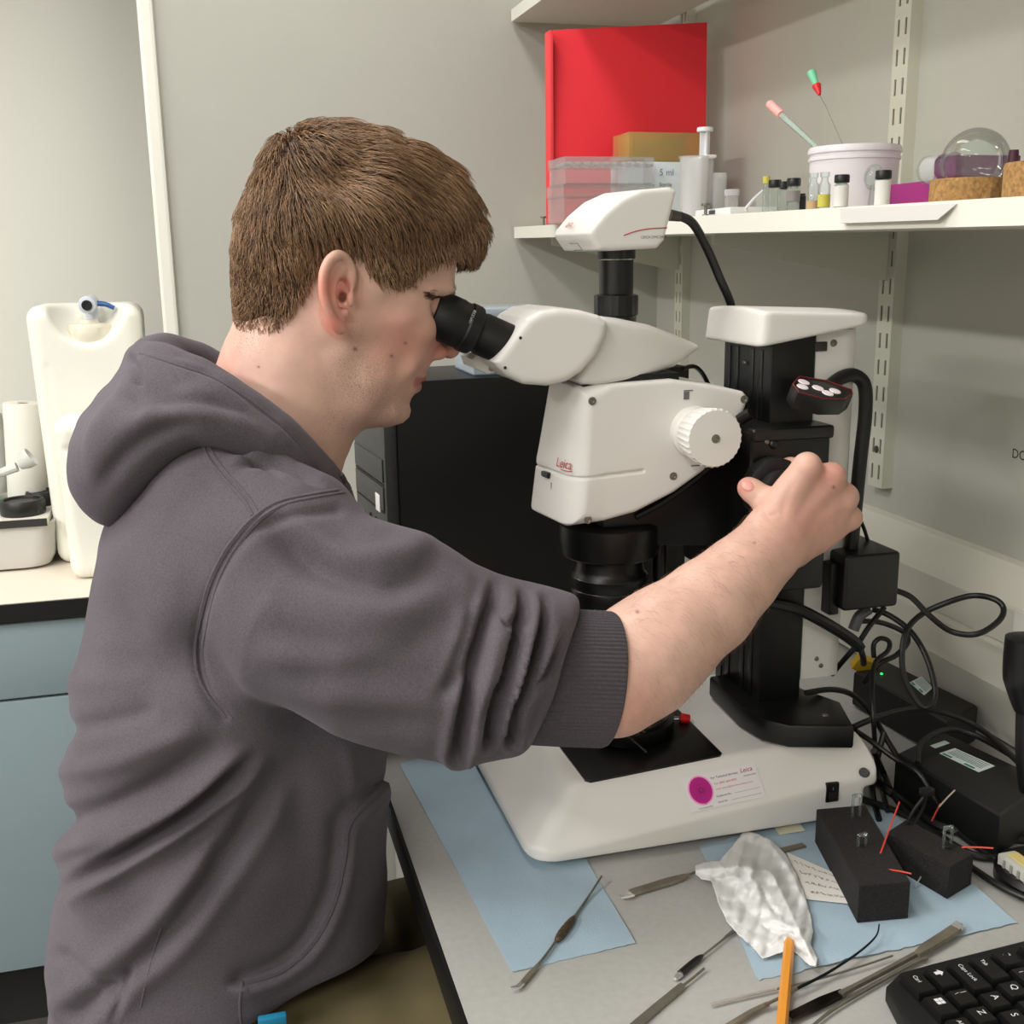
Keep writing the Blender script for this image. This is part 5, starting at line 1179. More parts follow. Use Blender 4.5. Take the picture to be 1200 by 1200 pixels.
bk = onS(939.5, .66); s_ = szpx(939, .66); hb = at(939, 227, X=.66)[2]-bk[2]
tb = thing('small_bottle', bk, 'small plain black bottle among the vials', 'bottle'); obj('body', MB().lathe([(4.2*s_, 0), (4.4*s_, .001), (4.4*s_, hb*.86), (3.6*s_, hb*.9)], bk, n=20), m_bcap, tb); obj('cap', MB().lathe([(3.7*s_, hb*.88), (3.7*s_, hb)], bk, n=20), m_bcap, tb)
vial(952, .64, 203, 14, 'open clear vial with an amber base, left of its yellow-marked twin', cap=False, neck=True, lab=(M('vial_amber', (.72, .60, .45), .5), .02, .25))
vial(965, .64, 202, 14, 'open clear vial with yellow writing in front of the white tub', cap=False, neck=True, lab=(m_ygl, .06, .40))
vial(985, .64, 205, 16, 'black-capped vial with a white label in front of the tub', lab=(m_vlab, .05, .66))
vial(1033, .64, 200, 17, 'black-capped white-filled vial beside the magenta box', lab=(m_vlab, .03, .72))
# tub with needle and brush
XT = .72; s_ = szpx(998, XT); tp0 = onS(998, XT); RT = 51*s_; hT = at(998, 167, X=XT-RT*.7)[2]-tp0[2]
t = thing('plastic_tub', tp0, 'white round plastic tub holding needles on the lower shelf', 'tub')
obj('wall', MB().lathe([(RT*.93, 0), (RT*.95, .002), (RT*.985, hT*.78), (RT*1.02, hT*.79), (RT*1.02, hT*.83), (RT*.99, hT*.84), (RT*.99, hT*.88), (RT*1.03, hT*.90), (RT*1.03, hT*.95), (RT*1.0, hT), (RT*.95, hT), (RT*.9, .004), (0, .0035)], tp0, n=64, cap=False), M('tub_white', (.87, .845, .86), .4), t)
n0 = at(977, 160, X=XT+.02); n1 = at(969, 127, X=XT); n2 = at(960, 110, X=XT); n3 = at(957, 101, X=XT); n4 = at(950, 83, X=XT)
t = thing('hypodermic_needle', n0, 'long thin needle with green and red hubs standing in the white tub', 'needle')
ax = n1-n4
obj('shaft', MB().tube([n4+(n1-n4)*2.0, n1, n2], .0006, 6, sm=0), m_chrome, t)
obj('hub', MB().lathe([(.0020, 0), (.0048, .011), (.0054, .013), (.0052, .014)], n2+ax*.02, -(n2-n3) if False else (n3-n2), n=16), M('hub_red', (.85, .12, .14), .4), t)
obj('sheath', MB().lathe([(.0034, 0), (.0050, .018), (.0056, .022)], n3, n4-n3, n=16), M('hub_green', (.45, .78, .62), .4), t)
b0 = at(949, 165, X=XT); b1 = at(916, 135, X=XT-.02); b2 = at(902, 122, X=XT-.02)
t = thing('pipette', b0, 'glass pipette with a pink cap leaning out of the white tub', 'pipette')
obj('stem', MB().tube([b0+(b0-b1)*.9, b0, b1], lambda q: .0022+.0026*q, 10), MG('pipette_glass', (.9, .95, .92), .4), t)
obj('cap', MB().cyl(b1, b2, .0055, .0055, 16, .0008), M('cap_pink', (.93, .66, .64), .5), t)
# round flask lying on a cork ring, neck to the left with a ground joint
XR = .72; s_ = szpx(1133, XR); cr0 = onS(1133, XR); zc1 = at(1133, 210, X=XR)[2]-cr0[2]
m_cork = M('cork', (.62, .47, .28), .9, bump=(220, .8, .002), var=(240, .38))
RC = 43*s_
tag(obj('cork_ring', MB().lathe([(RC*.55, 0), (RC*.98, 0), (RC, .003), (RC, zc1-.003), (RC*.97, zc1), (RC*.75, zc1), (RC*.55, zc1*.4), (RC*.55, 0)], cr0, n=56, cap=False), m_cork), 'cork ring holding the round glass flask on the shelf', 'cork ring')
fc = at(1143, 190, X=XR); RF = 38*s_
fn_ = at(1072, 203, X=XR-.005); axn = (fn_-fc); axn /= np.linalg.norm(axn)
t = thing('round_flask', fc, 'clear round-bottomed glass flask lying on its cork ring', 'flask')
b = MB(); pr = [(0, -RF)]
for k in range(1, 22):
    a_ = -math.pi/2+k*(math.pi*.86)/21; pr.append((RF*math.cos(a_), RF*math.sin(a_)))
pr += [(RF*.40, RF*1.02), (RF*.36, RF*1.25), (RF*.36, RF*1.32), (RF*.42, RF*1.36), (RF*.42, RF*2.05), (RF*.46, RF*2.08), (RF*.46, RF*2.14), (RF*.38, RF*2.14)]
b.lathe(pr, fc, axn, 48, cap=False); obj('bulb', b, m_glass, t)
obj('ground_joint', MB().lathe([(RF*.425, RF*1.38), (RF*.43, RF*1.40), (RF*.43, RF*2.02), (RF*.425, RF*2.04)], fc, axn, 40, cap=False), MG('frosted_glass', (.92, .92, .93), haze=.30, rough=.4, refl=.5), t)
p = at(1024, 208, X=.70)
t = thing('glass_stopper', onS(1024, .70), 'round glass stopper between the tub and the magenta box', 'stopper')
obj('bulb', MB().sphere(p, 12*szpx(1024, .70), 24, (.9, 1, 1.25)), m_glass, t); obj('stem', MB().lathe([(.007, 0), (.005, p[2]-onS(1024, .70)[2]-.008)], onS(1024, .70), n=20, cap=False), m_glass, t)
pm = onS(1065, .74); s_ = szpx(1065, .74); hm = at(1065, 214, X=.72)[2]-pm[2]
ya_, yb_2 = at(1040, 240, X=.72)[1], at(1092, 240, X=.72)[1]
t = thing('magenta_box', (.74, (ya_+yb_2)/2, pm[2]), 'small magenta card box behind the flask neck', 'box')
obj('carton', MB().box((.72, yb_2, pm[2]), (.80, ya_, pm[2]+hm), .0015), M('magenta_card', (.56, .10, .42), .5), t)
obj('flap', MB().box((.722, yb_2-.03, pm[2]+hm), (.798, yb_2+.004, pm[2]+hm+.022), .001, 1, None), M('magenta_card_dark', (.45, .10, .36), .5), t)
cr1 = onS(1222, .70); RC2 = 46*szpx(1222, .70)
tag(obj('cork_ring', MB().lathe([(RC2*.5, 0), (RC2*.98, 0), (RC2, .003), (RC2, zc1+.004), (RC2*.96, zc1+.007), (RC2*.5, zc1+.007), (RC2*.5, 0)], cr1, n=56, cap=False), m_cork), 'taller cork ring cut off by the right frame edge', 'cork ring')
sp2 = at(1186, 205, X=.735); zz0 = cr1[2]+zc1+.004
t = tag(obj('rubber_stopper', MB().lathe([(7.5*szpx(1186, .735), 0), (5.2*szpx(1186, .735), at(1186, 176, X=.735)[2]-sp2[2])], (sp2[0], sp2[1], sp2[2]), n=24).lathe([(.004, -(sp2[2]-zs(sp2[1]))), (.004, 0)], (sp2[0], sp2[1], sp2[2]), n=10), M('stopper_maroon', (.24, .06, .15), .6)), 'dark maroon rubber stopper between the flask and the right cork ring', 'stopper')
# paper flag stuck on the shelf edge
f4 = [(985, 245), (1122, 239), (1106, 258), (992, 262)]
fl4 = [at(a, c, X=SXF-.0012) for a, c in f4]; fl4[2] += A(-.006, 0, 0); fl4[3] += A(-.006, 0, 0)
tag(obj('shelf_label', MB().prism(fl4, (-.0006, 0, .0003)), M('label_grey', (.80, .79, .77), .55), None, smooth=False), 'blank grey-white label strip stuck on the lower shelf edge', 'label')
# tiny mounted pins at the far end of the shelf
for px, X, pyt, nm in ((617, .66, 257, 'leftmost tiny steel mount at the far end of the shelf'), (637, .65, 254, 'second tiny steel mount at the far end of the shelf'), (643, .70, 252, 'tiny steel mount nearest the red board edge'), (827, .63, 248, 'tiny steel mount at the shelf edge below the syringe')):
    p = onS(px, X); h = .018 if nm[0] != 's' else .022
    t = thing('specimen_mount', p, nm, 'mount', 'tiny specimen mounts on the shelf')
    obj('stem', MB().cyl(p, p+A(0, 0, h*.7), .0022, n=10), m_zinc, t); obj('disc', MB().lathe([(.006, 0), (.006, .003)], p+A(0, 0, h*.7), n=16), m_zinc, t); obj('foot', MB().lathe([(.0045, 0), (.004, .002)], p, n=14), m_zinc, t)
# ------------------------------------------------------------------ the person
YP = 1.095
def Wp(px, py, Y=YP): return at(px, py, Y=Y)
def rp(px, py, Y, r): return r*mpp(px, py, Y)
person = thing('person', (0.0, YP, 0.0), 'person with short brown hair in a grey hooded sweatshirt looking into the microscope', 'person')

# --- head, neck, arms and hands: one continuous skin surface
s = SDF(.0017)
skull = [(262, 470), (268, 430), (280, 390), (281, 330), (283, 285), (292, 245), (313, 206), (342, 180), (385, 166), (430, 168), (470, 182), (505, 205), (529, 237), (537, 270), (534, 300), (531, 322), (529, 340), (524, 352), (520, 364), (518, 378), (515, 396), (509, 410), (504, 424), (500, 432), (497, 440), (492, 446), (490, 453), (486, 460), (481, 466), (479, 473), (481, 480), (479, 488), (471, 495), (453, 500), (425, 501), (405, 503), (392, 512), (380, 524), (330, 520)]
SK = XZ(skull, YP)
def C3(l): return [(*Wp(a, c)[[0, 2]], v) for a, c, v in l]
Wc = C3([(350, 255, .077), (420, 250, .077), (310, 300, .066), (295, 340, .060), (290, 420, .056), (500, 235, .058), (530, 285, .050), (515, 335, .052), (455, 360, .068), (425, 330, .073), (395, 370, .071), (430, 430, .060), (400, 470, .053), (450, 485, .040), (475, 482, .026), (490, 446, .029), (470, 425, .050), (503, 395, .040), (340, 450, .057), (340, 510, .058), (380, 200, .060)])
Rc = C3([(350, 255, .085), (420, 200, .08), (300, 330, .065), (290, 430, .055), (500, 240, .07), (525, 320, .045), (515, 380, .030), (490, 446, .028), (475, 482, .026), (450, 490, .030), (410, 480, .035), (380, 500, .05), (420, 350, .07), (340, 480, .055)])
inflate(s, SK, YP, Wc, Rc, 2.25, .008); skull_fn = s.p[-1][0]
# jaw corner and cheek
s.ell(Wp(415, 440, YP-.046), (.024, .012, .030), .016); s.ell(Wp(415, 440, YP+.046), (.024, .012, .030), .016)
s.ell(Wp(480, 385, YP-.044), (.022, .012, .016), .016); s.ell(Wp(480, 385, YP+.044), (.022, .012, .016), .016)
# nose
s.chain([Wp(521, 356), Wp(525, 385), Wp(527, 408)], [.0065, .0085, .0105], .008)
for sg in (-1, 1):
    s.ell(Wp(513, 412, YP+sg*.0125), (.0105, .0070, .0085), .005)
    s.ell(Wp(518, 421, YP+sg*.0065), (.0045, .0030, .0030), .003, 's')
    s.ell(Wp(514, 360, YP+sg*.034), (.014, .016, .011), .010, 's')       # socket
    s.ell(Wp(510, 361, YP+sg*.032), .0125, .004)                         # lidded eye
    s.chain([Wp(525, 341, YP+sg*.012), Wp(519, 336, YP+sg*.034), Wp(503, 338, YP+sg*.050)], [.0055, .006, .004], .008)
    s.cap(Wp(494, 441, YP), Wp(486, 447, YP+sg*.022), .0048, .0030, .004)
    s.cap(Wp(487, 453, YP), Wp(482, 449, YP+sg*.020), .0052, .0030, .004)
    s.cap(Wp(495, 447.3, YP), Wp(485, 448.6, YP+sg*.020), .0020, .0012, .0015, op='s')
    # ear
    ye = YP+sg*.072; e = lambda px, py, d=0.0: Wp(px, py, YP-.074)+A(0, (sg+1)/2*2*.074, 0)+A(0, sg*d, 0)
    eo = [(409, 338), (412, 318), (405, 302), (393, 299), (381, 308), (376, 325), (376, 345), (381, 362), (389, 378), (396, 387), (404, 384), (406, 372), (408, 355)]
    xf_ = e(410, 340)[0]; xr_ = e(375, 340)[0]; yb0 = YP+sg*.073
    sl = (lambda yb0, sg, xf_, xr_: (lambda x: yb0+sg*(.001+.014*np.clip((xf_-x)/(xf_-xr_), 0, 1.1))))(yb0, sg, xf_, xr_)
    inflate(s, [tuple(e(a, c)[[0, 2]]) for a, c in eo], yb0, .0045, .006, 2, .003, slant=sl)
    he = [(408, 342, .003), (412, 328, .003), (411, 314, .003), (403, 302, .006), (393, 299, .010), (383, 307, .013), (377, 323, .015), (377, 343, .016), (382, 361, .015), (390, 377, .012), (398, 385, .008)]
    hh_ = catmull([A(*q) for q in he], 4); s.chain([e(*q) for q in hh_], [.0030+.0008*math.sin(3*i/len(hh_))+(.0022*max(0, i/len(hh_)-.8)/.2) for i in range(len(hh_))], .0025)
    s.chain([e(*q) for q in catmull([A(*q) for q in [(402, 314, .003), (395, 326, .007), (390, 340, .010), (391, 354, .010), (397, 364, .007)]], 4)], [.0030]*17, .003)
    s.ell(e(402, 345, .008), (.0075, .011, .015), .002, 's'); s.ell(e(403, 349, -.004), (.004, .012, .005), .002, 's')
    s.ell(e(410, 351, .006), (.0036, .0042, .0065), .003); s.ell(e(403, 367, .006), (.0045, .0042, .004), .003)
    s.cap(e(372, 345, -.002), e(395, 392, -.004), .004, .004, .010, op='s') if False else None
# neck down into the chest
s.chain([Wp(335, 440), Wp(325, 500), Wp(305, 570), Wp(285, 640)], [.060, .062, .066, .085], .03)
s.cap(Wp(398, 415, YP-.052), Wp(392, 520, YP-.016), .010, .009, .014); s.cap(Wp(398, 415, YP+.052), Wp(392, 520, YP+.016), .010, .009, .014)
s.chain([Wp(285, 640), Wp(260, 780), Wp(240, 950), Wp(225, 1100)], [.085, .09, .085, .09], .03)
# right arm
AR = [(280, 640, 1.03, 62), (330, 690, .955, 60), (450, 750, .915, 56), (600, 800, .905, 54), (660, 800, .905, 58), (718, 797, .905, 63.5), (753, 772, .91, 67.5), (782, 748, .915, 62), (831, 710, .925, 54.5), (867, 676, .935, 46), (896, 648, .945, 40), (914, 628, .950, 37)]
for i in range(len(AR)-1):
    a, c = AR[i], AR[i+1]; sy = 1.0 if i < 3 else (.95 if i < 6 else .90 - .035*(i-6))
    s.cap(Wp(*a[:3]), Wp(*c[:3]), rp(*a), rp(*c), .012, sy)
# right hand
kn = [(946, 547, .948), (975, 559, .952), (990, 583, .960), (996, 607, .972)]; wr = [(900, 617, .952), (911, 624, .950), (922, 633, .952), (932, 642, .957)]
kr = [.0132, .0122, .0118, .0108]
for (a, c, rk) in zip(wr, kn, kr): s.cap(Wp(*a), Wp(*c), .0185, rk, .012, .92)
s.ell(Wp(948, 596, .960), (.036, .0155, .034), .016)
fin = [[(946, 547, .948), (947, 550, .990), (926, 548, 1.006), (905, 552, 1.004)], [(975, 559, .952), (973, 560, .995), (950, 566, 1.012), (932, 574, 1.006)], [(990, 583, .960), (988, 585, 1.000), (964, 588, 1.014), (946, 592, 1.006)], [(996, 607, .972), (992, 608, 1.004), (970, 606, 1.014), (954, 606, 1.008)]]
fr_ = [[.0118, .0105, .0095, .0082], [.0114, .0105, .0095, .0082], [.0110, .0100, .0092, .0080], [.0100, .0090, .0082, .0074]]
for P_, R_ in zip(fin, fr_): s.chain([Wp(*q) for q in P_], R_, .0065)
for k_ in kn: s.ell(Wp(k_[0], k_[1], k_[2]-.004), .0095, .008)
th = [(912, 612, .958), (905, 594, .962), (892, 583, .972), (880, 574, .978), (876, 571, .980)]
s.chain([Wp(*q) for q in th], [.019, .0145, .0118, .0108, .0095], .006)
# left arm, resting on the far side of the stage
AL = [A(.0, 1.16, 1.24), A(.0, 1.28, 1.20), A(.05, 1.315, 1.05), A(.16, 1.31, .985), A(.30, 1.285, 1.005), A(.335, 1.28, 1.012)]
s.chain(AL, [.05, .05, .046, .044, .030, .028], .012, .95)
for i, dy in enumerate((-.030, -.010, .010, .028)):
    k_ = A(.405-.006*abs(i-1.2), 1.275+dy, 1.025); s.cap(A(.335, 1.28+dy*.5, 1.012), k_, .017, .011, .010)
    s.chain([k_, k_+A(.030, -.004, -.012), k_+A(.040, -.010, -.034)], [.010, .009, .008], .004)
s.chain([A(.345, 1.262, 1.005), A(.375, 1.235, 1.0), A(.400, 1.228, .995)], [.015, .011, .009], .006)
SKp, SKq = s.build()
nrm = vnormals(SKp, SKq)
PX, PY = proj(SKp)
# wrist and knuckle creases, tendon lines
def carve(V, N, strokes, facing=-.3, px=None, py=None):
    px, py = proj(V) if px is None else (px, py)
    vd = V-EYE; vd /= np.linalg.norm(vd, axis=1, keepdims=True); fac = -np.einsum('ij,ij->i', vd, N)
    W0 = np.clip((fac-facing)/.35, 0, 1); out = np.zeros(len(V))
    for st in strokes:
        path, w, amp = st[:3]; kind = st[3] if len(st) > 3 else 'g'
        C_ = np.array(catmull([A(*q[:2]) for q in path], 6)); lo, hi = C_.min(0)-3.2*w, C_.max(0)+3.2*w
        ii = np.where((px > lo[0]) & (px < hi[0]) & (py > lo[1]) & (py < hi[1]) & (W0 > 0))[0]
        if len(ii) == 0: continue
        P = np.stack([px[ii], py[ii]], 1); best = np.full(len(ii), 1e9); sg = np.zeros(len(ii)); tt = np.zeros(len(ii)); n_ = len(C_)-1
        for k in range(n_):
            a, b_ = C_[k], C_[k+1]; e_ = b_-a; t_ = np.clip(((P-a)@e_)/max(e_@e_, 1e-9), 0, 1); dv_ = P-a-t_[:, None]*e_; d_ = np.hypot(dv_[:, 0], dv_[:, 1])
            m_ = d_ < best; best[m_] = d_[m_]; sg[m_] = np.sign(e_[0]*dv_[m_, 1]-e_[1]*dv_[m_, 0]); tt[m_] = (k+t_[m_])/n_
        tp = np.clip(np.minimum(tt, 1-tt)/.30, 0, 1); tp = tp*tp*(3-2*tp)
        if len(st) > 4: tp = np.where(tt < .5, tp if st[4][0] else 1, tp if st[4][1] else 1)
        q = best/w
        if kind == 'g': v = np.exp(-q*q)
        elif kind == 'c': v = np.exp(-q*q)-.45*np.exp(-(q-1.5)**2*1.2)      # crease with raised lips
        elif kind == 's': v = -sg*q*np.exp(-q*q*.5)*1.6                        # one side laps over the other
        elif kind == 'b': v = np.where(sg > 0, np.exp(-q*q*.35), np.exp(-q*q*2.5))
        out[ii] += amp*v*tp*W0[ii]
    return out
sk_str = [([(930, 560), (920, 590), (915, 612)], 5, -.0008), ([(962, 560), (945, 590), (930, 615)], 6, -.0009), ([(984, 575), (965, 598), (945, 620)], 6, -.0008), ([(994, 598), (975, 615)], 5, -.0008),
          ([(905, 690), (940, 672), (965, 645)], 5, -.0010), ([(889, 600), (902, 604), (914, 600)], 3, -.0012), ([(884, 580), (890, 588), (897, 596)], 3, -.0006),
          ([(500, 424), (490, 436), (484, 447)], 5, -.0012), ([(478, 470), (470, 472), (462, 478)], 5, -.0008)]
SKp = SKp+nrm*carve(SKp, nrm, sk_str, px=PX, py=PY)[:, None]
def skin_material():
    mt = bpy.data.materials.new('skin'); mt.use_nodes = True; nt = mt.node_tree; N = nt.nodes; L = nt.links; b = N['Principled BSDF']
    b.inputs['Roughness'].default_value = .48; b.inputs['Specular IOR Level'].default_value = .4
    b.inputs['Subsurface Weight'].default_value = .12; b.inputs['Subsurface Radius'].default_value = (.009, .003, .0015); b.inputs['Subsurface Scale'].default_value = .6
    at_ = N.new('ShaderNodeAttribute'); at_.attribute_name = 'tone'
    tc = N.new('ShaderNodeTexCoord'); nz = N.new('ShaderNodeTexNoise'); nz.inputs['Scale'].default_value = 55; nz.inputs['Detail'].default_value = 4
    mr = N.new('ShaderNodeMapRange'); mr.inputs[1].default_value = .3; mr.inputs[2].default_value = .7; mr.inputs[3].default_value = .93; mr.inputs[4].default_value = 1.07
    mx = N.new('ShaderNodeMix'); mx.data_type = 'RGBA'; mx.blend_type = 'MULTIPLY'; mx.inputs[0].default_value = 1
    L.new(tc.outputs['Object'], nz.inputs['Vector']); L.new(nz.outputs['Fac'], mr.inputs[0]); L.new(at_.outputs['Color'], mx.inputs[6]); L.new(mr.outputs[0], mx.inputs[7])
    # stubble: fine dark specks where the mask allows
    sm = N.new('ShaderNodeAttribute'); sm.attribute_name = 'stubble'; n2 = N.new('ShaderNodeTexNoise'); n2.inputs['Scale'].default_value = 900; n2.inputs['Detail'].default_value = 2
    m2 = N.new('ShaderNodeMapRange'); m2.inputs[1].default_value = .48; m2.inputs[2].default_value = .66; m2.inputs[3].default_value = 0; m2.inputs[4].default_value = 1
    mu = N.new('ShaderNodeMath'); mu.operation = 'MULTIPLY'; x2 = N.new('ShaderNodeMix'); x2.data_type = 'RGBA'; x2.inputs[7].default_value = (*lin((.36, .26, .21)), 1)
    L.new(tc.outputs['Object'], n2.inputs['Vector']); L.new(n2.outputs['Fac'], m2.inputs[0]); L.new(m2.outputs[0], mu.inputs[0]); L.new(sm.outputs['Fac'], mu.inputs[1])
    L.new(mu.outputs[0], x2.inputs[0]); L.new(mx.outputs[2], x2.inputs[6]); L.new(x2.outputs[2], b.inputs['Base Color'])
    nb = N.new('ShaderNodeTexNoise'); nb.inputs['Scale'].default_value = 450; nb.inputs['Detail'].default_value = 3; bp = N.new('ShaderNodeBump'); bp.inputs['Strength'].default_value = .18; bp.inputs['Distance'].default_value = .0006
    L.new(tc.outputs['Object'], nb.inputs['Vector']); L.new(nb.outputs['Fac'], bp.inputs['Height']); L.new(bp.outputs['Normal'], b.inputs['Normal'])
    return mt
m_skin = skin_material()
body_o = obj('body', (SKp, SKq), m_skin, person, angle=180)
base_c = np.array([.85, .69, .62]); red_c = np.array([.85, .50, .44]); pale_c = np.array([.88, .72, .64]); lip_c = np.array([.70, .42, .40]); nail_c = np.array([.86, .62, .58])
def blob(cx, cy, r, Yh=None, yr=.03):
    w = np.exp(-((PX-cx)**2+(PY-cy)**2)/(r*r))
    return w if Yh is None else w*np.exp(-((SKp[:, 1]-Yh)/yr)**2)
col = np.tile(base_c, (len(SKp), 1))
def mixc(c, w): 
    global col
    w = np.clip(w, 0, 1)[:, None]; col = col*(1-w)+c*w
for a in (.76,): pass
mixc(red_c, .75*blob(388, 340, 26)*(SKp[:, 1] < YP-.068)); mixc(red_c, .75*blob(392, 380, 16)*(SKp[:, 1] < YP-.068))
mixc(red_c, .60*blob(522, 408, 16)); mixc(red_c, .35*blob(470, 400, 40)); mixc(red_c, .25*blob(265, 440, 30)); mixc(red_c, .30*blob(960, 620, 60)); mixc(red_c, .35*blob(975, 555, 22)); mixc(red_c, .25*blob(740, 840, 40))
mixc(red_c, .6*blob(872, 570, 9)); mixc(pale_c, .5*blob(890, 578, 9))
lipw = np.zeros(len(SKp))
for sg in (-1, 1):
    for P0, P1_ in ((Wp(495, 442.5, YP), Wp(486, 447, YP+sg*.022)), (Wp(488, 453, YP), Wp(482, 449, YP+sg*.020))):
        e_ = P1_-P0; t_ = np.clip(((SKp-P0)@e_)/(e_@e_), 0, 1); d_ = np.linalg.norm(SKp-P0-t_[:, None]*e_, axis=1); lipw = np.maximum(lipw, np.clip((.0068-d_)/.0022, 0, 1))
mixc(lip_c, .9*lipw)
for sg in (-1, 1):
    P0, P1_ = Wp(494, 447.3, YP), Wp(485, 448.6, YP+sg*.020); e_ = P1_-P0; t_ = np.clip(((SKp-P0)@e_)/(e_@e_), 0, 1); d_ = np.linalg.norm(SKp-P0-t_[:, None]*e_, axis=1)
    mixc(np.array([.42, .24, .22]), .6*np.exp(-(d_/.0022)**2))  # shade between the lips painted into the skin colour
for mx_, my_, mr_ in ((416, 409, 2.0), (459, 417, 1.6), (475, 402, 1.5), (487, 337, 2.0), (747, 717, 1.8), (977, 571, 1.6), (303, 430, 1.3), (884, 636, 1.1)): mixc(np.array([.36, .22, .17]), .8*np.exp(-((PX-mx_)**2+(PY-my_)**2)/(mr_**2)))
stub = np.zeros(len(SKp))
for cx_s, cy_s, r_s, a_s in ((425, 450, 42, .75), (450, 485, 34, .75), (405, 425, 26, .5), (475, 480, 16, .6), (494, 433, 9, .35), (420, 390, 16, .35), (395, 495, 26, .5)): stub = np.maximum(stub, a_s*np.exp(-((PX-cx_s)**2+(PY-cy_s)**2)/(r_s**2)))
stub *= .7*(1-lipw)*(PX < 505)*(SKp[:, 2] > 1.2)*(PX > 300)
stub = np.maximum(stub, .5*np.exp(-((PX-290)**2+(PY-398)**2)/(20**2)))
ca_ = body_o.data.color_attributes.new('tone', 'FLOAT_COLOR', 'POINT')
cl_ = np.ones((len(SKp), 4), np.float32); cl_[:, :3] = np.where(col <= .04045, col/12.92, ((col+.055)/1.055)**2.4); ca_.data.foreach_set('color', cl_.ravel())
fa = body_o.data.attributes.new('stubble', 'FLOAT', 'POINT'); fa.data.foreach_set('value', stub.astype(np.float32))
bvh_b = BVHTree.FromPolygons(SKp.tolist(), SKq.tolist())
# thumbnail
h_, n_ = onto(876, 569, bvh_b)
if h_ is not None:
    tdir = Vector(Wp(873, 567, .978)-Wp(892, 583, .972)).normalized(); n3 = n_.normalized(); tdir = (tdir-n3*tdir.dot(n3)).normalized(); sdir = n3.cross(tdir)
    b = MB(); b.sphere((0, 0, 0), 1, 16, (.0068, .0052, .0014)); R4 = Matrix((tdir, sdir, n3)).transposed().to_4x4()
    b.v = [tuple(Matrix.Translation(h_-n3*.0004) @ R4 @ Vector(v)) for v in b.v]; obj('fingernail', b, M('nail', (.86, .60, .55), .3), body_o)
# eyes (half closed over the eyepieces)
for sg in (-1, 1):
    ec = Wp(512, 361, YP+sg*.032); lash = [Wp(521, 362, YP+sg*.022), Wp(522, 361, YP+sg*.032), Wp(514, 360, YP+sg*.0435), Wp(505, 359, YP+sg*.0445)]
    e_ = obj('eye', MB().sphere(ec+A(.0022, sg*.0005, -.001), .0112, 20), M('eye_white', (.85, .82, .80), .15), person)
    obj('iris', MB().lathe([(.0055, 0), (.004, .0006), (0, .0009)], ec+A(.0130, sg*.0006, -.0018), (1, sg*.05, -.1), 20), M('iris_brown', (.20, .13, .09), .1), e_)
    obj('eyelashes', MB().tube(lash[:3], .0007, 6), M('lash_dark', (.10, .07, .06), .7), e_)

# --- hair: a close shell with strands growing out of it
hair_edge = [(276, 392), (271, 330), (273, 280), (281, 243), (301, 202), (316, 178), (330, 164), (350, 154), (385, 150), (427, 152), (467, 166), (511, 188), (543, 220), (558, 262), (563, 288), (558, 306), (546, 312), (533, 306), (517, 300), (498, 306), (483, 313), (468, 330), (450, 334), (433, 330), (420, 314), (412, 298), (396, 290), (376, 300), (362, 318), (352, 338), (334, 366), (312, 384), (292, 394)]
HE = np.array(hair_edge, float)
s = SDF(.0024)
Th = C3([(345, 165, .015), (280, 290, .010), (285, 350, .007), (562, 275, .024), (540, 230, .017), (480, 180, .015), (420, 160, .014), (430, 315, .0035), (460, 318, .004), (500, 295, .009), (350, 325, .003), (310, 375, .003), (398, 285, .003), (370, 300, .003), (400, 230, .009), (340, 250, .009), (330, 300, .006)])
HE2 = XZ(hair_edge, YP)
def hair_fn(x, y, z):
    X = np.broadcast_to(x, (x.shape[0], 1, 1)); Z = np.broadcast_to(z, (1, 1, z.shape[2]))
    return smax(skull_fn(x, y, z)-idw(X, Z, Th), -poly2(X, Z, np.array(HE2)), .004)
h0 = np.min(HE2, 0); h1 = np.max(HE2, 0)
s.add(hair_fn, (h0[0], YP-.10, h0[1]), (h1[0], YP+.10, h1[1]), .002)
HHp, HHq = s.build()
hnv = vnormals(HHp, HHq)
r5 = np.random.default_rng(5)
m_hair = M('hair_shell', (.30, .215, .155), .6, var=(150, .3))
hair_o = obj('hair', (HHp-hnv*.0022, HHq), m_hair, person, angle=180)
a_, b_, c_, d_ = (HHp[HHq[:, i]] for i in range(4))
ar = np.linalg.norm(np.cross(c_-a_, d_-b_), axis=1); NS = 26000
fi = r5.choice(len(HHq), NS, p=ar/ar.sum()); u1, u2 = r5.random((NS, 1)), r5.random((NS, 1))
root = (a_[fi]*(1-u1)+b_[fi]*u1)*(1-u2)+(d_[fi]*(1-u1)+c_[fi]*u1)*u2
nh = np.cross(c_[fi]-a_[fi], d_[fi]-b_[fi]); nh /= np.linalg.norm(nh, axis=1, keepdims=True)
hx, hy = proj(root)
ctr = Wp(405, 300); ok = np.einsum('ij,ij->i', nh, root-ctr) > -.01; root, nh, hx, hy = root[ok], nh[ok], hx[ok], hy[ok]; NS = len(root)
crown = Wp(345, 185)
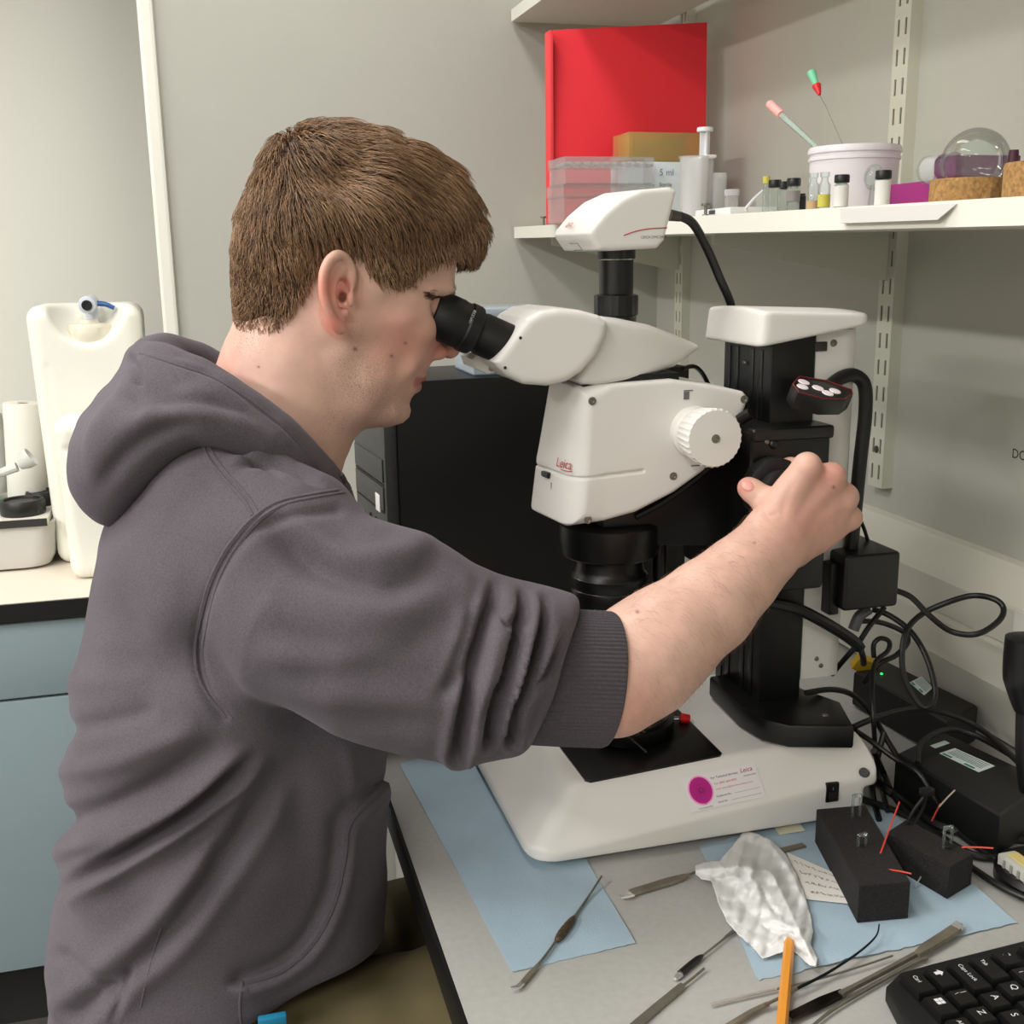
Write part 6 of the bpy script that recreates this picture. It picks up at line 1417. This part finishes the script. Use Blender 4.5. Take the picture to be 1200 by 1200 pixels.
# comb direction: away from the crown, forward over the top and down the sides
away = root-crown; away /= np.linalg.norm(away, axis=1, keepdims=True)
fwd = A(1, 0, -.25); down = A(.18, 0, -1)
topw = np.clip((265-hy)/60, 0, 1)[:, None]*np.clip((hx-330)/60, 0, 1)[:, None]
frontw = np.clip((hx-480)/50, 0, 1)[:, None]
dirv = away*.5+fwd*topw*1.0+down*(1-topw)*.9+down*frontw*.55
back = np.clip((320-hx)/30, 0, 1)[:, None]; dirv += A(-.1, 0, -.5)*back
nz1 = np.sin(root@A(70, 31, 53)+1)*.5+np.sin(root@A(-41, 63, 85)+2)*.5; nz2 = np.sin(root@A(120, -77, 61)); nz3 = np.sin(root@A(300, 210, -260))
dirv += .28*nz1[:, None]*A(0, 1, .2)+.18*nz2[:, None]*A(.6, 0, .5)+.12*nz3[:, None]*A(.3, .5, -.3)+r5.normal(0, .16, (NS, 3))
dirv -= nh*np.einsum('ij,ij->i', dirv, nh)[:, None]; dirv /= np.linalg.norm(dirv, axis=1, keepdims=True)
lenf = .018+.014*topw[:, 0]-.003*frontw[:, 0]-.009*np.clip((hy-270)/60, 0, 1)-.004*back[:, 0]; lenf = lenf*r5.uniform(.7, 1.2, NS)
lift = (.22+.10*nz1+.25*np.exp(-((hx-335)**2+(hy-170)**2)/(32**2)))[:, None]+.0
K = 5; pos = np.zeros((NS, K, 3))
rt = root-nh*.0032
for k in range(K):
    t = k/(K-1); L_ = lenf[:, None]
    pos[:, k] = rt+dirv*L_*t+nh*L_*(lift*1.5*t-(.55*lift+.10)*t*t)+nh*.004*min(1, t*2)+A(0, 0, -.16)*L_*t*t
pos += r5.normal(0, .0004, pos.shape)*np.linspace(0, 1, K)[None, :, None]
hc = bpy.data.hair_curves.new('hair_strands'); hc.add_curves([K]*NS)
o_ = np.array(wpos(person)); hc.points.foreach_set('position', (pos-o_).astype(np.float32).ravel())
rad = np.tile(np.linspace(.00042, .00014, K), NS).astype(np.float32); hc.points.foreach_set('radius', rad)
def hair_mat(name, c1, c2):
    mt = bpy.data.materials.new(name); mt.use_nodes = True; N = mt.node_tree.nodes; L = mt.node_tree.links; b = N['Principled BSDF']
    b.inputs['Roughness'].default_value = .42; b.inputs['Specular IOR Level'].default_value = .45
    hi = N.new('ShaderNodeHairInfo'); mx = N.new('ShaderNodeMix'); mx.data_type = 'RGBA'; mx.inputs[6].default_value = (*lin(c1), 1); mx.inputs[7].default_value = (*lin(c2), 1)
    L.new(hi.outputs['Random'], mx.inputs[0]); L.new(mx.outputs[2], b.inputs['Base Color']); return mt
hs = bpy.data.objects.new('hair_strands', hc); COL.objects.link(hs); hs.parent = hair_o; hc.materials.append(hair_mat('hair_strand', (.33, .24, .165), (.66, .51, .37))); hs['kind'] = 'stuff'
hs.location = (0, 0, 0)
# hair_o sits at the person's origin, so strands share that space
def strands(name, P, r0, r1, mat, parent):
    n, k = P.shape[:2]; c = bpy.data.hair_curves.new(name); c.add_curves([k]*n); c.points.foreach_set('position', (P-o_).astype(np.float32).ravel()); c.points.foreach_set('radius', np.tile(np.linspace(r0, r1, k), n).astype(np.float32))
    c.materials.append(mat); ob = bpy.data.objects.new(name, c); COL.objects.link(ob); ob.parent = parent; ob['kind'] = 'stuff'; return ob
# eyebrows
eb = []
for sg in (-1, 1):
    for i in range(170):
        u = r5.random(); q = Wp(525-24*u, 341-3*math.sin(u*3)+r5.normal(0, 1.6)+3*u*u, YP+sg*(.012+.040*u)); h4 = bvh_b.find_nearest(Vector(q)); p0_ = np.array(h4[0]); n0_ = np.array(h4[1])
        d0 = A(-1, sg*.55, .12+r5.normal(0, .2)); d0 -= n0_*(d0@n0_); d0 /= np.linalg.norm(d0); eb.append([p0_, p0_+d0*.004+n0_*.0010, p0_+d0*.008+n0_*.0008])
strands('eyebrows', np.array(eb), .0003, .0001, hair_mat('brow_strand', (.22, .15, .11), (.34, .25, .18)), person)
# fine hair on the right forearm
fm = np.where((PX > 730) & (PX < 905) & (PY > 590) & (SKp[:, 1] < .96))[0]; fm = fm[np.einsum('ij,ij->i', nrm[fm], EYE-SKp[fm]) > 0]; fm = r5.choice(fm, 800)
fd = A(.55, 0, -.75)+r5.normal(0, .22, (len(fm), 3)); fn2 = nrm[fm]; fd -= fn2*np.einsum('ij,ij->i', fd, fn2)[:, None]; fd /= np.linalg.norm(fd, axis=1, keepdims=True)
L2 = r5.uniform(.006, .012, (len(fm), 1)); fp = np.stack([SKp[fm], SKp[fm]+fd*L2*.5+fn2*.0016, SKp[fm]+fd*L2+fn2*.0012+A(.0, 0, -.001)], 1)
strands('arm_hair', fp, .000045, .00003, hair_mat('arm_strand', (.60, .44, .34), (.70, .53, .42)), person)

# --- hooded sweatshirt
def cloth_mat(name, c, rib=False):
    mt = bpy.data.materials.new(name); mt.use_nodes = True; nt = mt.node_tree; N = nt.nodes; L = nt.links; b = N['Principled BSDF']
    b.inputs['Roughness'].default_value = .95; b.inputs['Specular IOR Level'].default_value = .15; b.inputs['Sheen Weight'].default_value = .25; b.inputs['Sheen Roughness'].default_value = .5
    b.inputs['Sheen Tint'].default_value = (*lin((.75, .72, .76)), 1)
    tc = N.new('ShaderNodeTexCoord'); c1 = np.array(c)
    n1 = N.new('ShaderNodeTexNoise'); n1.inputs['Scale'].default_value = 14; n1.inputs['Detail'].default_value = 5
    n2 = N.new('ShaderNodeTexNoise'); n2.inputs['Scale'].default_value = 650; n2.inputs['Detail'].default_value = 3
    ad = N.new('ShaderNodeMath'); ad.operation = 'ADD'; mh = N.new('ShaderNodeMath'); mh.operation = 'MULTIPLY'; mh.inputs[1].default_value = .45
    L.new(tc.outputs['Object'], n1.inputs['Vector']); L.new(tc.outputs['Object'], n2.inputs['Vector']); L.new(n2.outputs['Fac'], ad.inputs[0]); L.new(n1.outputs['Fac'], mh.inputs[0]); L.new(mh.outputs[0], ad.inputs[1])
    mr = N.new('ShaderNodeMapRange'); mr.inputs[1].default_value = .50; mr.inputs[2].default_value = .95; mx = N.new('ShaderNodeMix'); mx.data_type = 'RGBA'
    mx.inputs[6].default_value = (*lin(c1*.90), 1); mx.inputs[7].default_value = (*lin(np.minimum(1, c1*1.10)), 1)
    L.new(ad.outputs[0], mr.inputs[0]); L.new(mr.outputs[0], mx.inputs[0]); L.new(mx.outputs[2], b.inputs['Base Color'])
    bp = N.new('ShaderNodeBump'); bp.inputs['Strength'].default_value = .35; bp.inputs['Distance'].default_value = .0012; L.new(n2.outputs['Fac'], bp.inputs['Height']); L.new(bp.outputs['Normal'], b.inputs['Normal'])
    return mt
HC = (.355, .33, .352)
m_hood = cloth_mat('grey_fleece', HC); m_rib = cloth_mat('grey_rib', tuple(x*.93 for x in HC)); m_welt = cloth_mat('grey_welt', tuple(x*.97 for x in HC))
hoodie = None
s = SDF(.0030)
tor = [(150, 560), (128, 600), (116, 640), (106, 700), (95, 745), (86, 790), (83, 820), (86, 850), (80, 880), (77, 905), (81, 935), (76, 965), (72, 990), (78, 1018), (70, 1040), (60, 1075), (57, 1110), (66, 1140), (62, 1180), (70, 1230), (84, 1265), (100, 1330), (260, 1330), (380, 1330), (425, 1200), (442, 1120), (448, 1040), (450, 990), (449, 930), (447, 870), (455, 800), (462, 720), (450, 655), (420, 610), (395, 580), (350, 545), (300, 525), (230, 515), (180, 530)]
Wt = C3([(250, 560, .13), (200, 640, .165), (350, 640, .15), (250, 780, .172), (400, 780, .14), (250, 950, .168), (400, 950, .14), (220, 1120, .172), (380, 1080, .145), (120, 700, .13), (110, 950, .14), (100, 1180, .15)])
Rt = C3([(200, 600, .10), (250, 780, .12), (120, 800, .085), (420, 750, .09), (250, 1000, .12), (430, 1000, .09), (110, 1050, .08), (230, 1230, .12), (420, 1140, .09), (90, 1250, .08)])
inflate(s, XZ(tor, YP), YP, Wt, Rt, 2.3, .02)
s.cap(Wp(265, 585, 1.0), Wp(330, 640, .96), .062, .075, .03); s.cap(Wp(265, 585, 1.19), Wp(300, 640, 1.24), .062, .075, .03)
SL = [(318, 672, .975, 92), (372, 716, .935, 116), (440, 744, .908, 121), (508, 772, .897, 111), (562, 784, .896, 102), (606, 784, .898, 92), (640, 786, .900, 88), (690, 790, .903, 82)]
cut_p = Wp(657, 790, .83); cut_n = np.cross(Wp(680, 716, .90)-cut_p, Wp(626, 868, .90)-cut_p); cut_n /= np.linalg.norm(cut_n); cut_n = cut_n if cut_n[0] > 0 else -cut_n
slv = SDF(.003)
for i in range(len(SL)-1): slv.cap(Wp(*SL[i][:3]), Wp(*SL[i+1][:3]), rp(*SL[i]), rp(*SL[i+1]), .020, .82)
sl_list = slv.p
def sleeve_fn(x, y, z):
    d = None
    for f_, _, _, k_, _ in sl_list: v = f_(x, y, z); d = v if d is None else smin(d, v, .02)
    return smax(d, plane_fn(cut_p, cut_n)(x, y, z), .014)
s.add(sleeve_fn, np.min([p_[1] for p_ in sl_list], 0), np.max([p_[2] for p_ in sl_list], 0), .016)
ALs = [A(.0, 1.20, 1.22), A(.0, 1.29, 1.19), A(.05, 1.325, 1.05), A(.15, 1.32, .985), A(.215, 1.305, .99)]
s.chain(ALs, [.075, .080, .070, .066, .055], .025, .9)
# hood heaped at the back of the neck: sheets swept between rim, bulge and neck seam
hoodS = [  # upper rim, bulge, lower seam : (px, py, Y)
    ((166, 422, YP), (170, 448, YP), (122, 505, YP), (112, 555, YP), (130, 588, YP), .020),
    ((170, 418, 1.06), (172, 446, 1.06), (124, 510, 1.05), (112, 560, 1.05), (132, 590, 1.05), .020),
    ((186, 420, 1.030), (182, 446, 1.02), (138, 508, 1.0), (134, 540, 1.01), (142, 564, 1.02), .020),
    ((209, 430, 1.012), (195, 460, 1.0), (160, 505, .993), (156, 525, .997), (162, 538, 1.0), .019),
    ((238, 439, 1.002), (190, 492, .980), (194, 508, .99), .018),
    ((272, 460, .998), (228, 482, .972), (230, 490, .98), .017),
    ((305, 484, .998), (272, 494, .972), (268, 498, .98), .016),
    ((335, 509, 1.002), (312, 514, .978), (307, 520, .985), .015),
    ((360, 534, 1.012), (345, 540, .990), (340, 546, .992), .013),
    ((382, 556, 1.028), (373, 562, 1.008), (370, 568, 1.005), .011),
    ((396, 574, 1.055), (392, 582, 1.040), (388, 586, 1.03), .010),
    ((400, 586, YP), (398, 592, YP), (396, 598, YP), .010)]
sh = SDF(.0026)
def sweep(sd, rows, sgn):
    G = []
    for row in rows:
        r = row[-1]; q_ = catmull([Wp(*w_) for w_ in row[:-1]], 12); tr_ = [q_[int(round(k*(len(q_)-1)/10))] for k in range(11)]
        if sgn > 0: tr_ = [A(q[0], 2*YP-q[1], q[2]) for q in tr_]
        G.append((tr_, r))
    for i in range(len(G)-1):
        for f_ in (0, .34, .67):
            tr_ = [a*(1-f_)+b_*f_ for a, b_ in zip(G[i][0], G[i+1][0])]; r = G[i][1]*(1-f_)+G[i+1][1]*f_
            for k in range(len(tr_)-1): sd.cap(tr_[k], tr_[k+1], r*(.62 if k <= 1 else 1), r, .010)
sweep(sh, hoodS, -1); sweep(sh, hoodS, 1)
HDp, HDq = sh.build()
hem_p = Wp(446, 1090, YP); hem_n = np.cross(Wp(300, 1198, .935)-hem_p, Wp(55, 1275, YP)-hem_p); hem_n = -hem_n/np.linalg.norm(hem_n)*np.sign(hem_n[2]); s.add(plane_fn(hem_p, hem_n), (-9, -9, -9), (9, 9, 9), .010, 'i')
HPp, HPq = s.build()
HPn = vnormals(HPp, HPq); hpx, hpy = proj(HPp)
T = (1, 1); 
folds = [
 # sleeve: broad drags and the bunched rings above the cuff
 ([(300, 600), (360, 660), (450, 690), (520, 665)], 17, -.010), ([(330, 590), (400, 650), (470, 650), (515, 645)], 14, .008),
 ([(455, 628), (500, 640), (540, 670), (560, 700)], 12, .005), ([(300, 720), (380, 770), (470, 760), (560, 700)], 26, -.009), ([(280, 790), (380, 800), (480, 800), (560, 760)], 24, -.006), ([(290, 760), (390, 775), (500, 750)], 20, .006),
 ([(275, 820), (360, 845), (450, 850), (530, 850)], 18, -.006),
 ([(583, 672), (573, 715), (560, 770), (545, 830), (535, 880)], 8, -.016, 'c', (1, 0)),
 ([(600, 678), (592, 725), (577, 780), (560, 835), (553, 885)], 8, .007, 'g', (1, 0)),
 ([(613, 684), (606, 730), (592, 790), (575, 845), (570, 868)], 6, -.015, 'c', (1, 0)),
 ([(628, 686), (622, 730), (606, 790), (592, 850)], 7, .007, 'g', (1, 0)),
 ([(640, 692), (632, 740), (614, 795), (600, 830), (598, 868)], 6, -.015, 'c', (1, 0)),
 ([(655, 700), (650, 745), (630, 790), (612, 840), (612, 866)], 7, .007, 'g', (1, 0)),
 ([(578, 695), (590, 735), (600, 720)], 4, -.008), ([(520, 815), (545, 785), (562, 745)], 6, -.007), ([(590, 800), (575, 812), (560, 850)], 5, -.006),
 ([(662, 735), (645, 775), (625, 800), (612, 822)], 5, -.007, 'c'), ([(560, 690), (552, 740), (530, 790), (510, 830)], 9, -.006),
 ([(548, 700), (535, 760), (512, 815)], 9, .004),
 # torso: slanting drags across the back and side
 ([(60, 1052), (130, 1010), (200, 965), (262, 915), (310, 880)], 9, -.016, 'c', (1, 1)), ([(66, 1064), (140, 1020), (215, 970), (290, 905)], 14, .006, 'g', (1, 1)), ([(66, 1000), (140, 975), (220, 930), (290, 875)], 14, .009, 'g', (0, 1)),
 ([(75, 960), (130, 945), (200, 910), (270, 860)], 13, -.010, 'g', (0, 1)), ([(74, 905), (130, 895), (195, 870), (240, 850)], 14, .006, 'g', (0, 1)), ([(82, 855), (130, 845), (190, 830)], 13, -.007, 'g', (0, 1)),
 ([(90, 800), (130, 800), (180, 800)], 16, .004, 'g', (0, 1)),
 ([(88, 1190), (140, 1145), (200, 1090), (260, 1010), (310, 930), (335, 880)], 15, -.011, 'c', (0, 1)), ([(100, 1175), (160, 1120), (225, 1040), (290, 950)], 15, .006),
 ([(72, 1120), (110, 1150), (150, 1170)], 10, -.007, 'g', (0, 1)), ([(130, 1200), (145, 1160), (150, 1130)], 5, -.006), ([(200, 1080), (240, 1030), (262, 980)], 8, -.004),
 ([(330, 880), (350, 940), (355, 1020)], 22, -.006), ([(405, 870), (412, 910), (418, 950)], 9, .004),
 # shoulder pleats by the hood
 ([(243, 522), (275, 528), (310, 545), (335, 560)], 4.5, -.006), ([(248, 514), (285, 516), (320, 535)], 5, .004), ([(270, 552), (310, 540), (350, 552), (385, 570)], 5, -.007), ([(262, 545), (310, 530), (350, 540)], 5, .004),
 ([(180, 620), (160, 700), (150, 760)], 30, -.003)]
folds += [([(395, 598), (340, 606), (297, 622), (262, 660), (240, 710), (232, 760), (242, 810), (262, 838)], 7, -.004, 'g', (0, 0)),
          # pocket: its edge laps over the body
          ([(290, 1152), (330, 1137), (365, 1105), (390, 1055), (402, 1000), (408, 962), (440, 928)], 9, -.006, 's', (0, 0))]
dsp = carve(HPp, HPn, folds, facing=-.45, px=hpx, py=hpy)
dsp += .0016*np.sin(HPp@A(38, 22, 51))*np.sin(HPp@A(-27, 33, 29)+1)
HPp = HPp+HPn*np.clip(dsp, -.022, .016)[:, None]
hoodie = obj('hoodie', (HPp, HPq), m_hood, person, angle=180)
HDn = vnormals(HDp, HDq)
hood_f = [([(150, 440), (185, 470), (230, 470), (290, 480), (340, 520)], 11, -.007), ([(115, 520), (170, 490), (220, 480), (270, 490)], 14, .005), ([(105, 590), (140, 540), (190, 505), (240, 495)], 12, -.005), ([(150, 412), (160, 440), (158, 452)], 6, -.006), ([(120, 460), (150, 470), (170, 490)], 10, -.004),
          ([(158, 414), (215, 428), (262, 446), (328, 494), (380, 556)], 3.2, -.0035)]
HDp = HDp+HDn*carve(HDp, HDn, hood_f, facing=-.4)[:, None]
hood_o = obj('hood', (HDp, HDq), m_hood, hoodie, angle=180)
bvh_h = BVHTree.FromPolygons(HPp.tolist(), HPq.tolist()); bvh_hd = BVHTree.FromPolygons(HDp.tolist(), HDq.tolist())
def welt(name, path, r, tree, mat, parent, off=0.0, n=7, sm=4):
    P = []
    for q in catmull([A(*q) for q in path], 8):
        h, nn = onto(q[0], q[1], tree)
        if h is not None: P.append(np.array(h+nn*off))
    if len(P) > 3:
        Q = [P[0]]+[(P[i-1]+2*P[i]+P[i+1])/4 for i in range(1, len(P)-1)]+[P[-1]]
        return obj(name, MB().tube(Q, r, n, sm=0), mat, parent)
arm_seam = [(396, 574), (360, 580), (325, 588), (297, 606), (268, 640), (247, 680), (236, 720), (229, 765), (238, 805), (264, 840)]
welt('seam', arm_seam, .0032, bvh_h, m_welt, hoodie, -.0020); welt('seam', [(a+8, c+3) for a, c in arm_seam], .0026, bvh_h, m_welt, hoodie, -.0016)
welt('seam', [(236, 512), (243, 535), (262, 560), (284, 584), (296, 604)], .0022, bvh_h, m_welt, hoodie, -.0010); welt('seam', [(243, 511), (250, 533), (268, 557), (290, 581), (302, 600)], .0020, bvh_h, m_welt, hoodie, -.0010)
welt('pocket_edge', [(286, 1150), (330, 1136), (366, 1104), (391, 1056), (403, 1002), (409, 964), (441, 928)], .0040, bvh_h, m_welt, hoodie, -.001)
welt('seam', [(284, 1150), (281, 1180), (283, 1205)], .0016, bvh_h, m_welt, hoodie, -.0006)
welt('seam', [(190, 1085), (176, 1130), (165, 1180)], .0012, bvh_h, m_welt, hoodie, -.0006)
# drawstring bit at the throat
welt('drawstring', [(398, 556), (403, 566), (404, 578)], .0028, bvh_hd, m_rib, hood_o, .001)
welt('seam', [(164, 414), (215, 430), (262, 449), (328, 497), (378, 556), (392, 574)], .0014, bvh_hd, m_welt, hood_o, -.0004)
# ribbed cuff
c0, c1 = Wp(600, 792, .903), Wp(712, 796, .902); axc = c1-c0; Lc = np.linalg.norm(axc); axc /= Lc
zc_a = A(0, 0, 1)-axc*axc[2]; zc_a /= np.linalg.norm(zc_a); yc_a = np.cross(zc_a, axc)
V = []; Fc = []; NA = 480; levels = [(0, .96, 0), (.04, 1.0, 1), (.30, 1.0, 1), (.55, 1.005, 1), (.80, 1.0, 1), (.96, 1.0, 1), (.99, .985, .7), (1.0, .955, .4), (.985, .925, .2), (.9, .90, 0), (.5, .88, 0)]
R0 = rp(680, 795, .903, 79); R1 = rp(724, 795, .902, 80)
for t_, q_, rb_ in levels:
    for i in range(NA):
        an = 2*math.pi*i/NA; R_ = (R0+(R1-R0)*t_)*q_*(1+rb_*.013*math.sin(96*an)+.012*math.sin(3*an+1+2*t_))
        sk_ = .018*math.cos(an)*(1-t_)*.9-.010*math.sin(an)*t_*0
        V.append(c0+axc*(Lc*t_+sk_)+zc_a*R_*math.cos(an)+yc_a*R_*.80*math.sin(an))
for j in range(len(levels)-1):
    for i in range(NA): Fc.append((j*NA+i, j*NA+(i+1) % NA, (j+1)*NA+(i+1) % NA, (j+1)*NA+i))
obj('cuff', MB().add(V, Fc), m_rib, hoodie, angle=180)
obj('cuff', MB().lathe([(.050, 0), (.052, .01), (.051, .05), (.044, .056), (.040, .05)], ALs[-1]-A(.015, -.004, -.001), A(.13, -.03, .02), 96, cap=False, wob=lambda j, a: 1+.012*math.sin(48*a)), m_rib, hoodie)

# --- trousers, shoes
m_tr = M('khaki_cotton', (.355, .315, .205), .9, var=(30, .10), bump=(600, .3, .0006))
s = SDF(.005)
hip = Wp(200, 1215); 
s.ell(A(hip[0]+.03, YP, .685), (.105, .155, .10), .03)
for sg in (-1, 1):
    zt1 = .715 if sg < 0 else .66
    s.chain([A(hip[0]+.05, YP+sg*.09, zt1-.02), A(.20, YP+sg*.115, zt1), A(.37, YP+sg*.12, zt1-.02)], [.095, .085, .070], .03)
    s.chain([A(.37, YP+sg*.12, zt1-.02), A(.36, YP+sg*.12, .45), A(.33, YP+sg*.12, .22)], [.070, .068, .062], .02)
p, q = s.build(); nn = vnormals(p, q); p = p+nn*(.003*np.sin(p@A(55, 30, 90))*np.sin(p@A(20, -44, 33)))[:, None]
trou = obj('trousers', (p, q), m_tr, person, angle=180)
m_shoe = M('shoe_dark', (.07, .07, .075), .6)
for sg in (-1, 1):
    sh_ = SDF(.004); fx, fy = .33, YP+sg*.12
    sh_.chain([A(fx-.01, fy, .22), A(fx, fy, .165), A(fx+.10, fy, .145), A(fx+.18, fy, .138)], [.048, .044, .042, .034], .03)
    sh_.add(lambda x, y, z: .118-z+0*x+0*y, (0, 0, 0), (1, 2, .3), .003, 'i') if False else None
    p, q = sh_.build(); so_ = obj('shoe', (p, q), m_shoe, person, angle=180)
    obj('sole', MB().box((fx-.06, fy-.042, .098), (fx+.222, fy+.042, .122), .010), M('sole_black', (.04, .04, .04), .7), so_)
tz = at(430, 1134, Y=.955)
h, nn = onto(430, 1136, bvh_h)
obj('zip_pull', MB().tube([at(427, 1128, Y=1.02), at(432, 1141, Y=1.015)], .0028, 8), m_chrome, person)
bt_ = at(318, 1198, Y=.925); obj('pocket_tag', MB().box(bt_-A(.012, .004, .006), bt_+A(.014, .004, .007), .002), M('tag_blue', (.12, .50, .65), .5), trou)

# --- stool
st_c = A(hip[0]-.02, YP, 0)
t = thing('lab_stool', st_c, 'black laboratory stool under the seated person', 'stool')
obj('seat', MB().lathe([(.05, .535), (.17, .54), (.185, .555), (.185, .575), (.17, .588), (0, .59)], st_c, n=48), M('stool_black', (.035, .035, .038), .55), t)
obj('post', MB().cyl(st_c+A(0, 0, .06), st_c+A(0, 0, .54), .025), m_chrome, t)
obj('foot_ring', MB().tube([st_c+A(.20*math.cos(a), .20*math.sin(a), .25) for a in np.linspace(0, 2*math.pi, 40)], .010, 10, sm=0), m_chrome, t)
for k in range(5):
    a = k*2*math.pi/5+.3; e = st_c+A(.28*math.cos(a), .28*math.sin(a), .045)
    obj('leg', MB().tube([st_c+A(0, 0, .09), (st_c+e)/2+A(0, 0, .04), e], .016, 10), MATS['stool_black'], t)
    obj('glide', MB().lathe([(.022, 0), (.024, .01), (.014, .035)], (e[0], e[1], 0.0005), n=20), MATS['stool_black'], t)
for k in range(4):
    a = k*math.pi/2+.4; obj('ring_spoke', MB().tube([st_c+A(.02*math.cos(a), .02*math.sin(a), .25), st_c+A(.20*math.cos(a), .20*math.sin(a), .25)], .006, 8), m_chrome, t)
# footrest bar where the shoes rest
t = thing('footrest', (.40, YP, 0), 'dark footrest box under the bench', 'footrest')
obj('top', MB().box((.24, YP-.22, .080), (.62, YP+.22, .0978), .003), m_dark, t); obj('body', MB().box((.26, YP-.20, 0), (.60, YP+.20, .080), .003), m_dark, t)
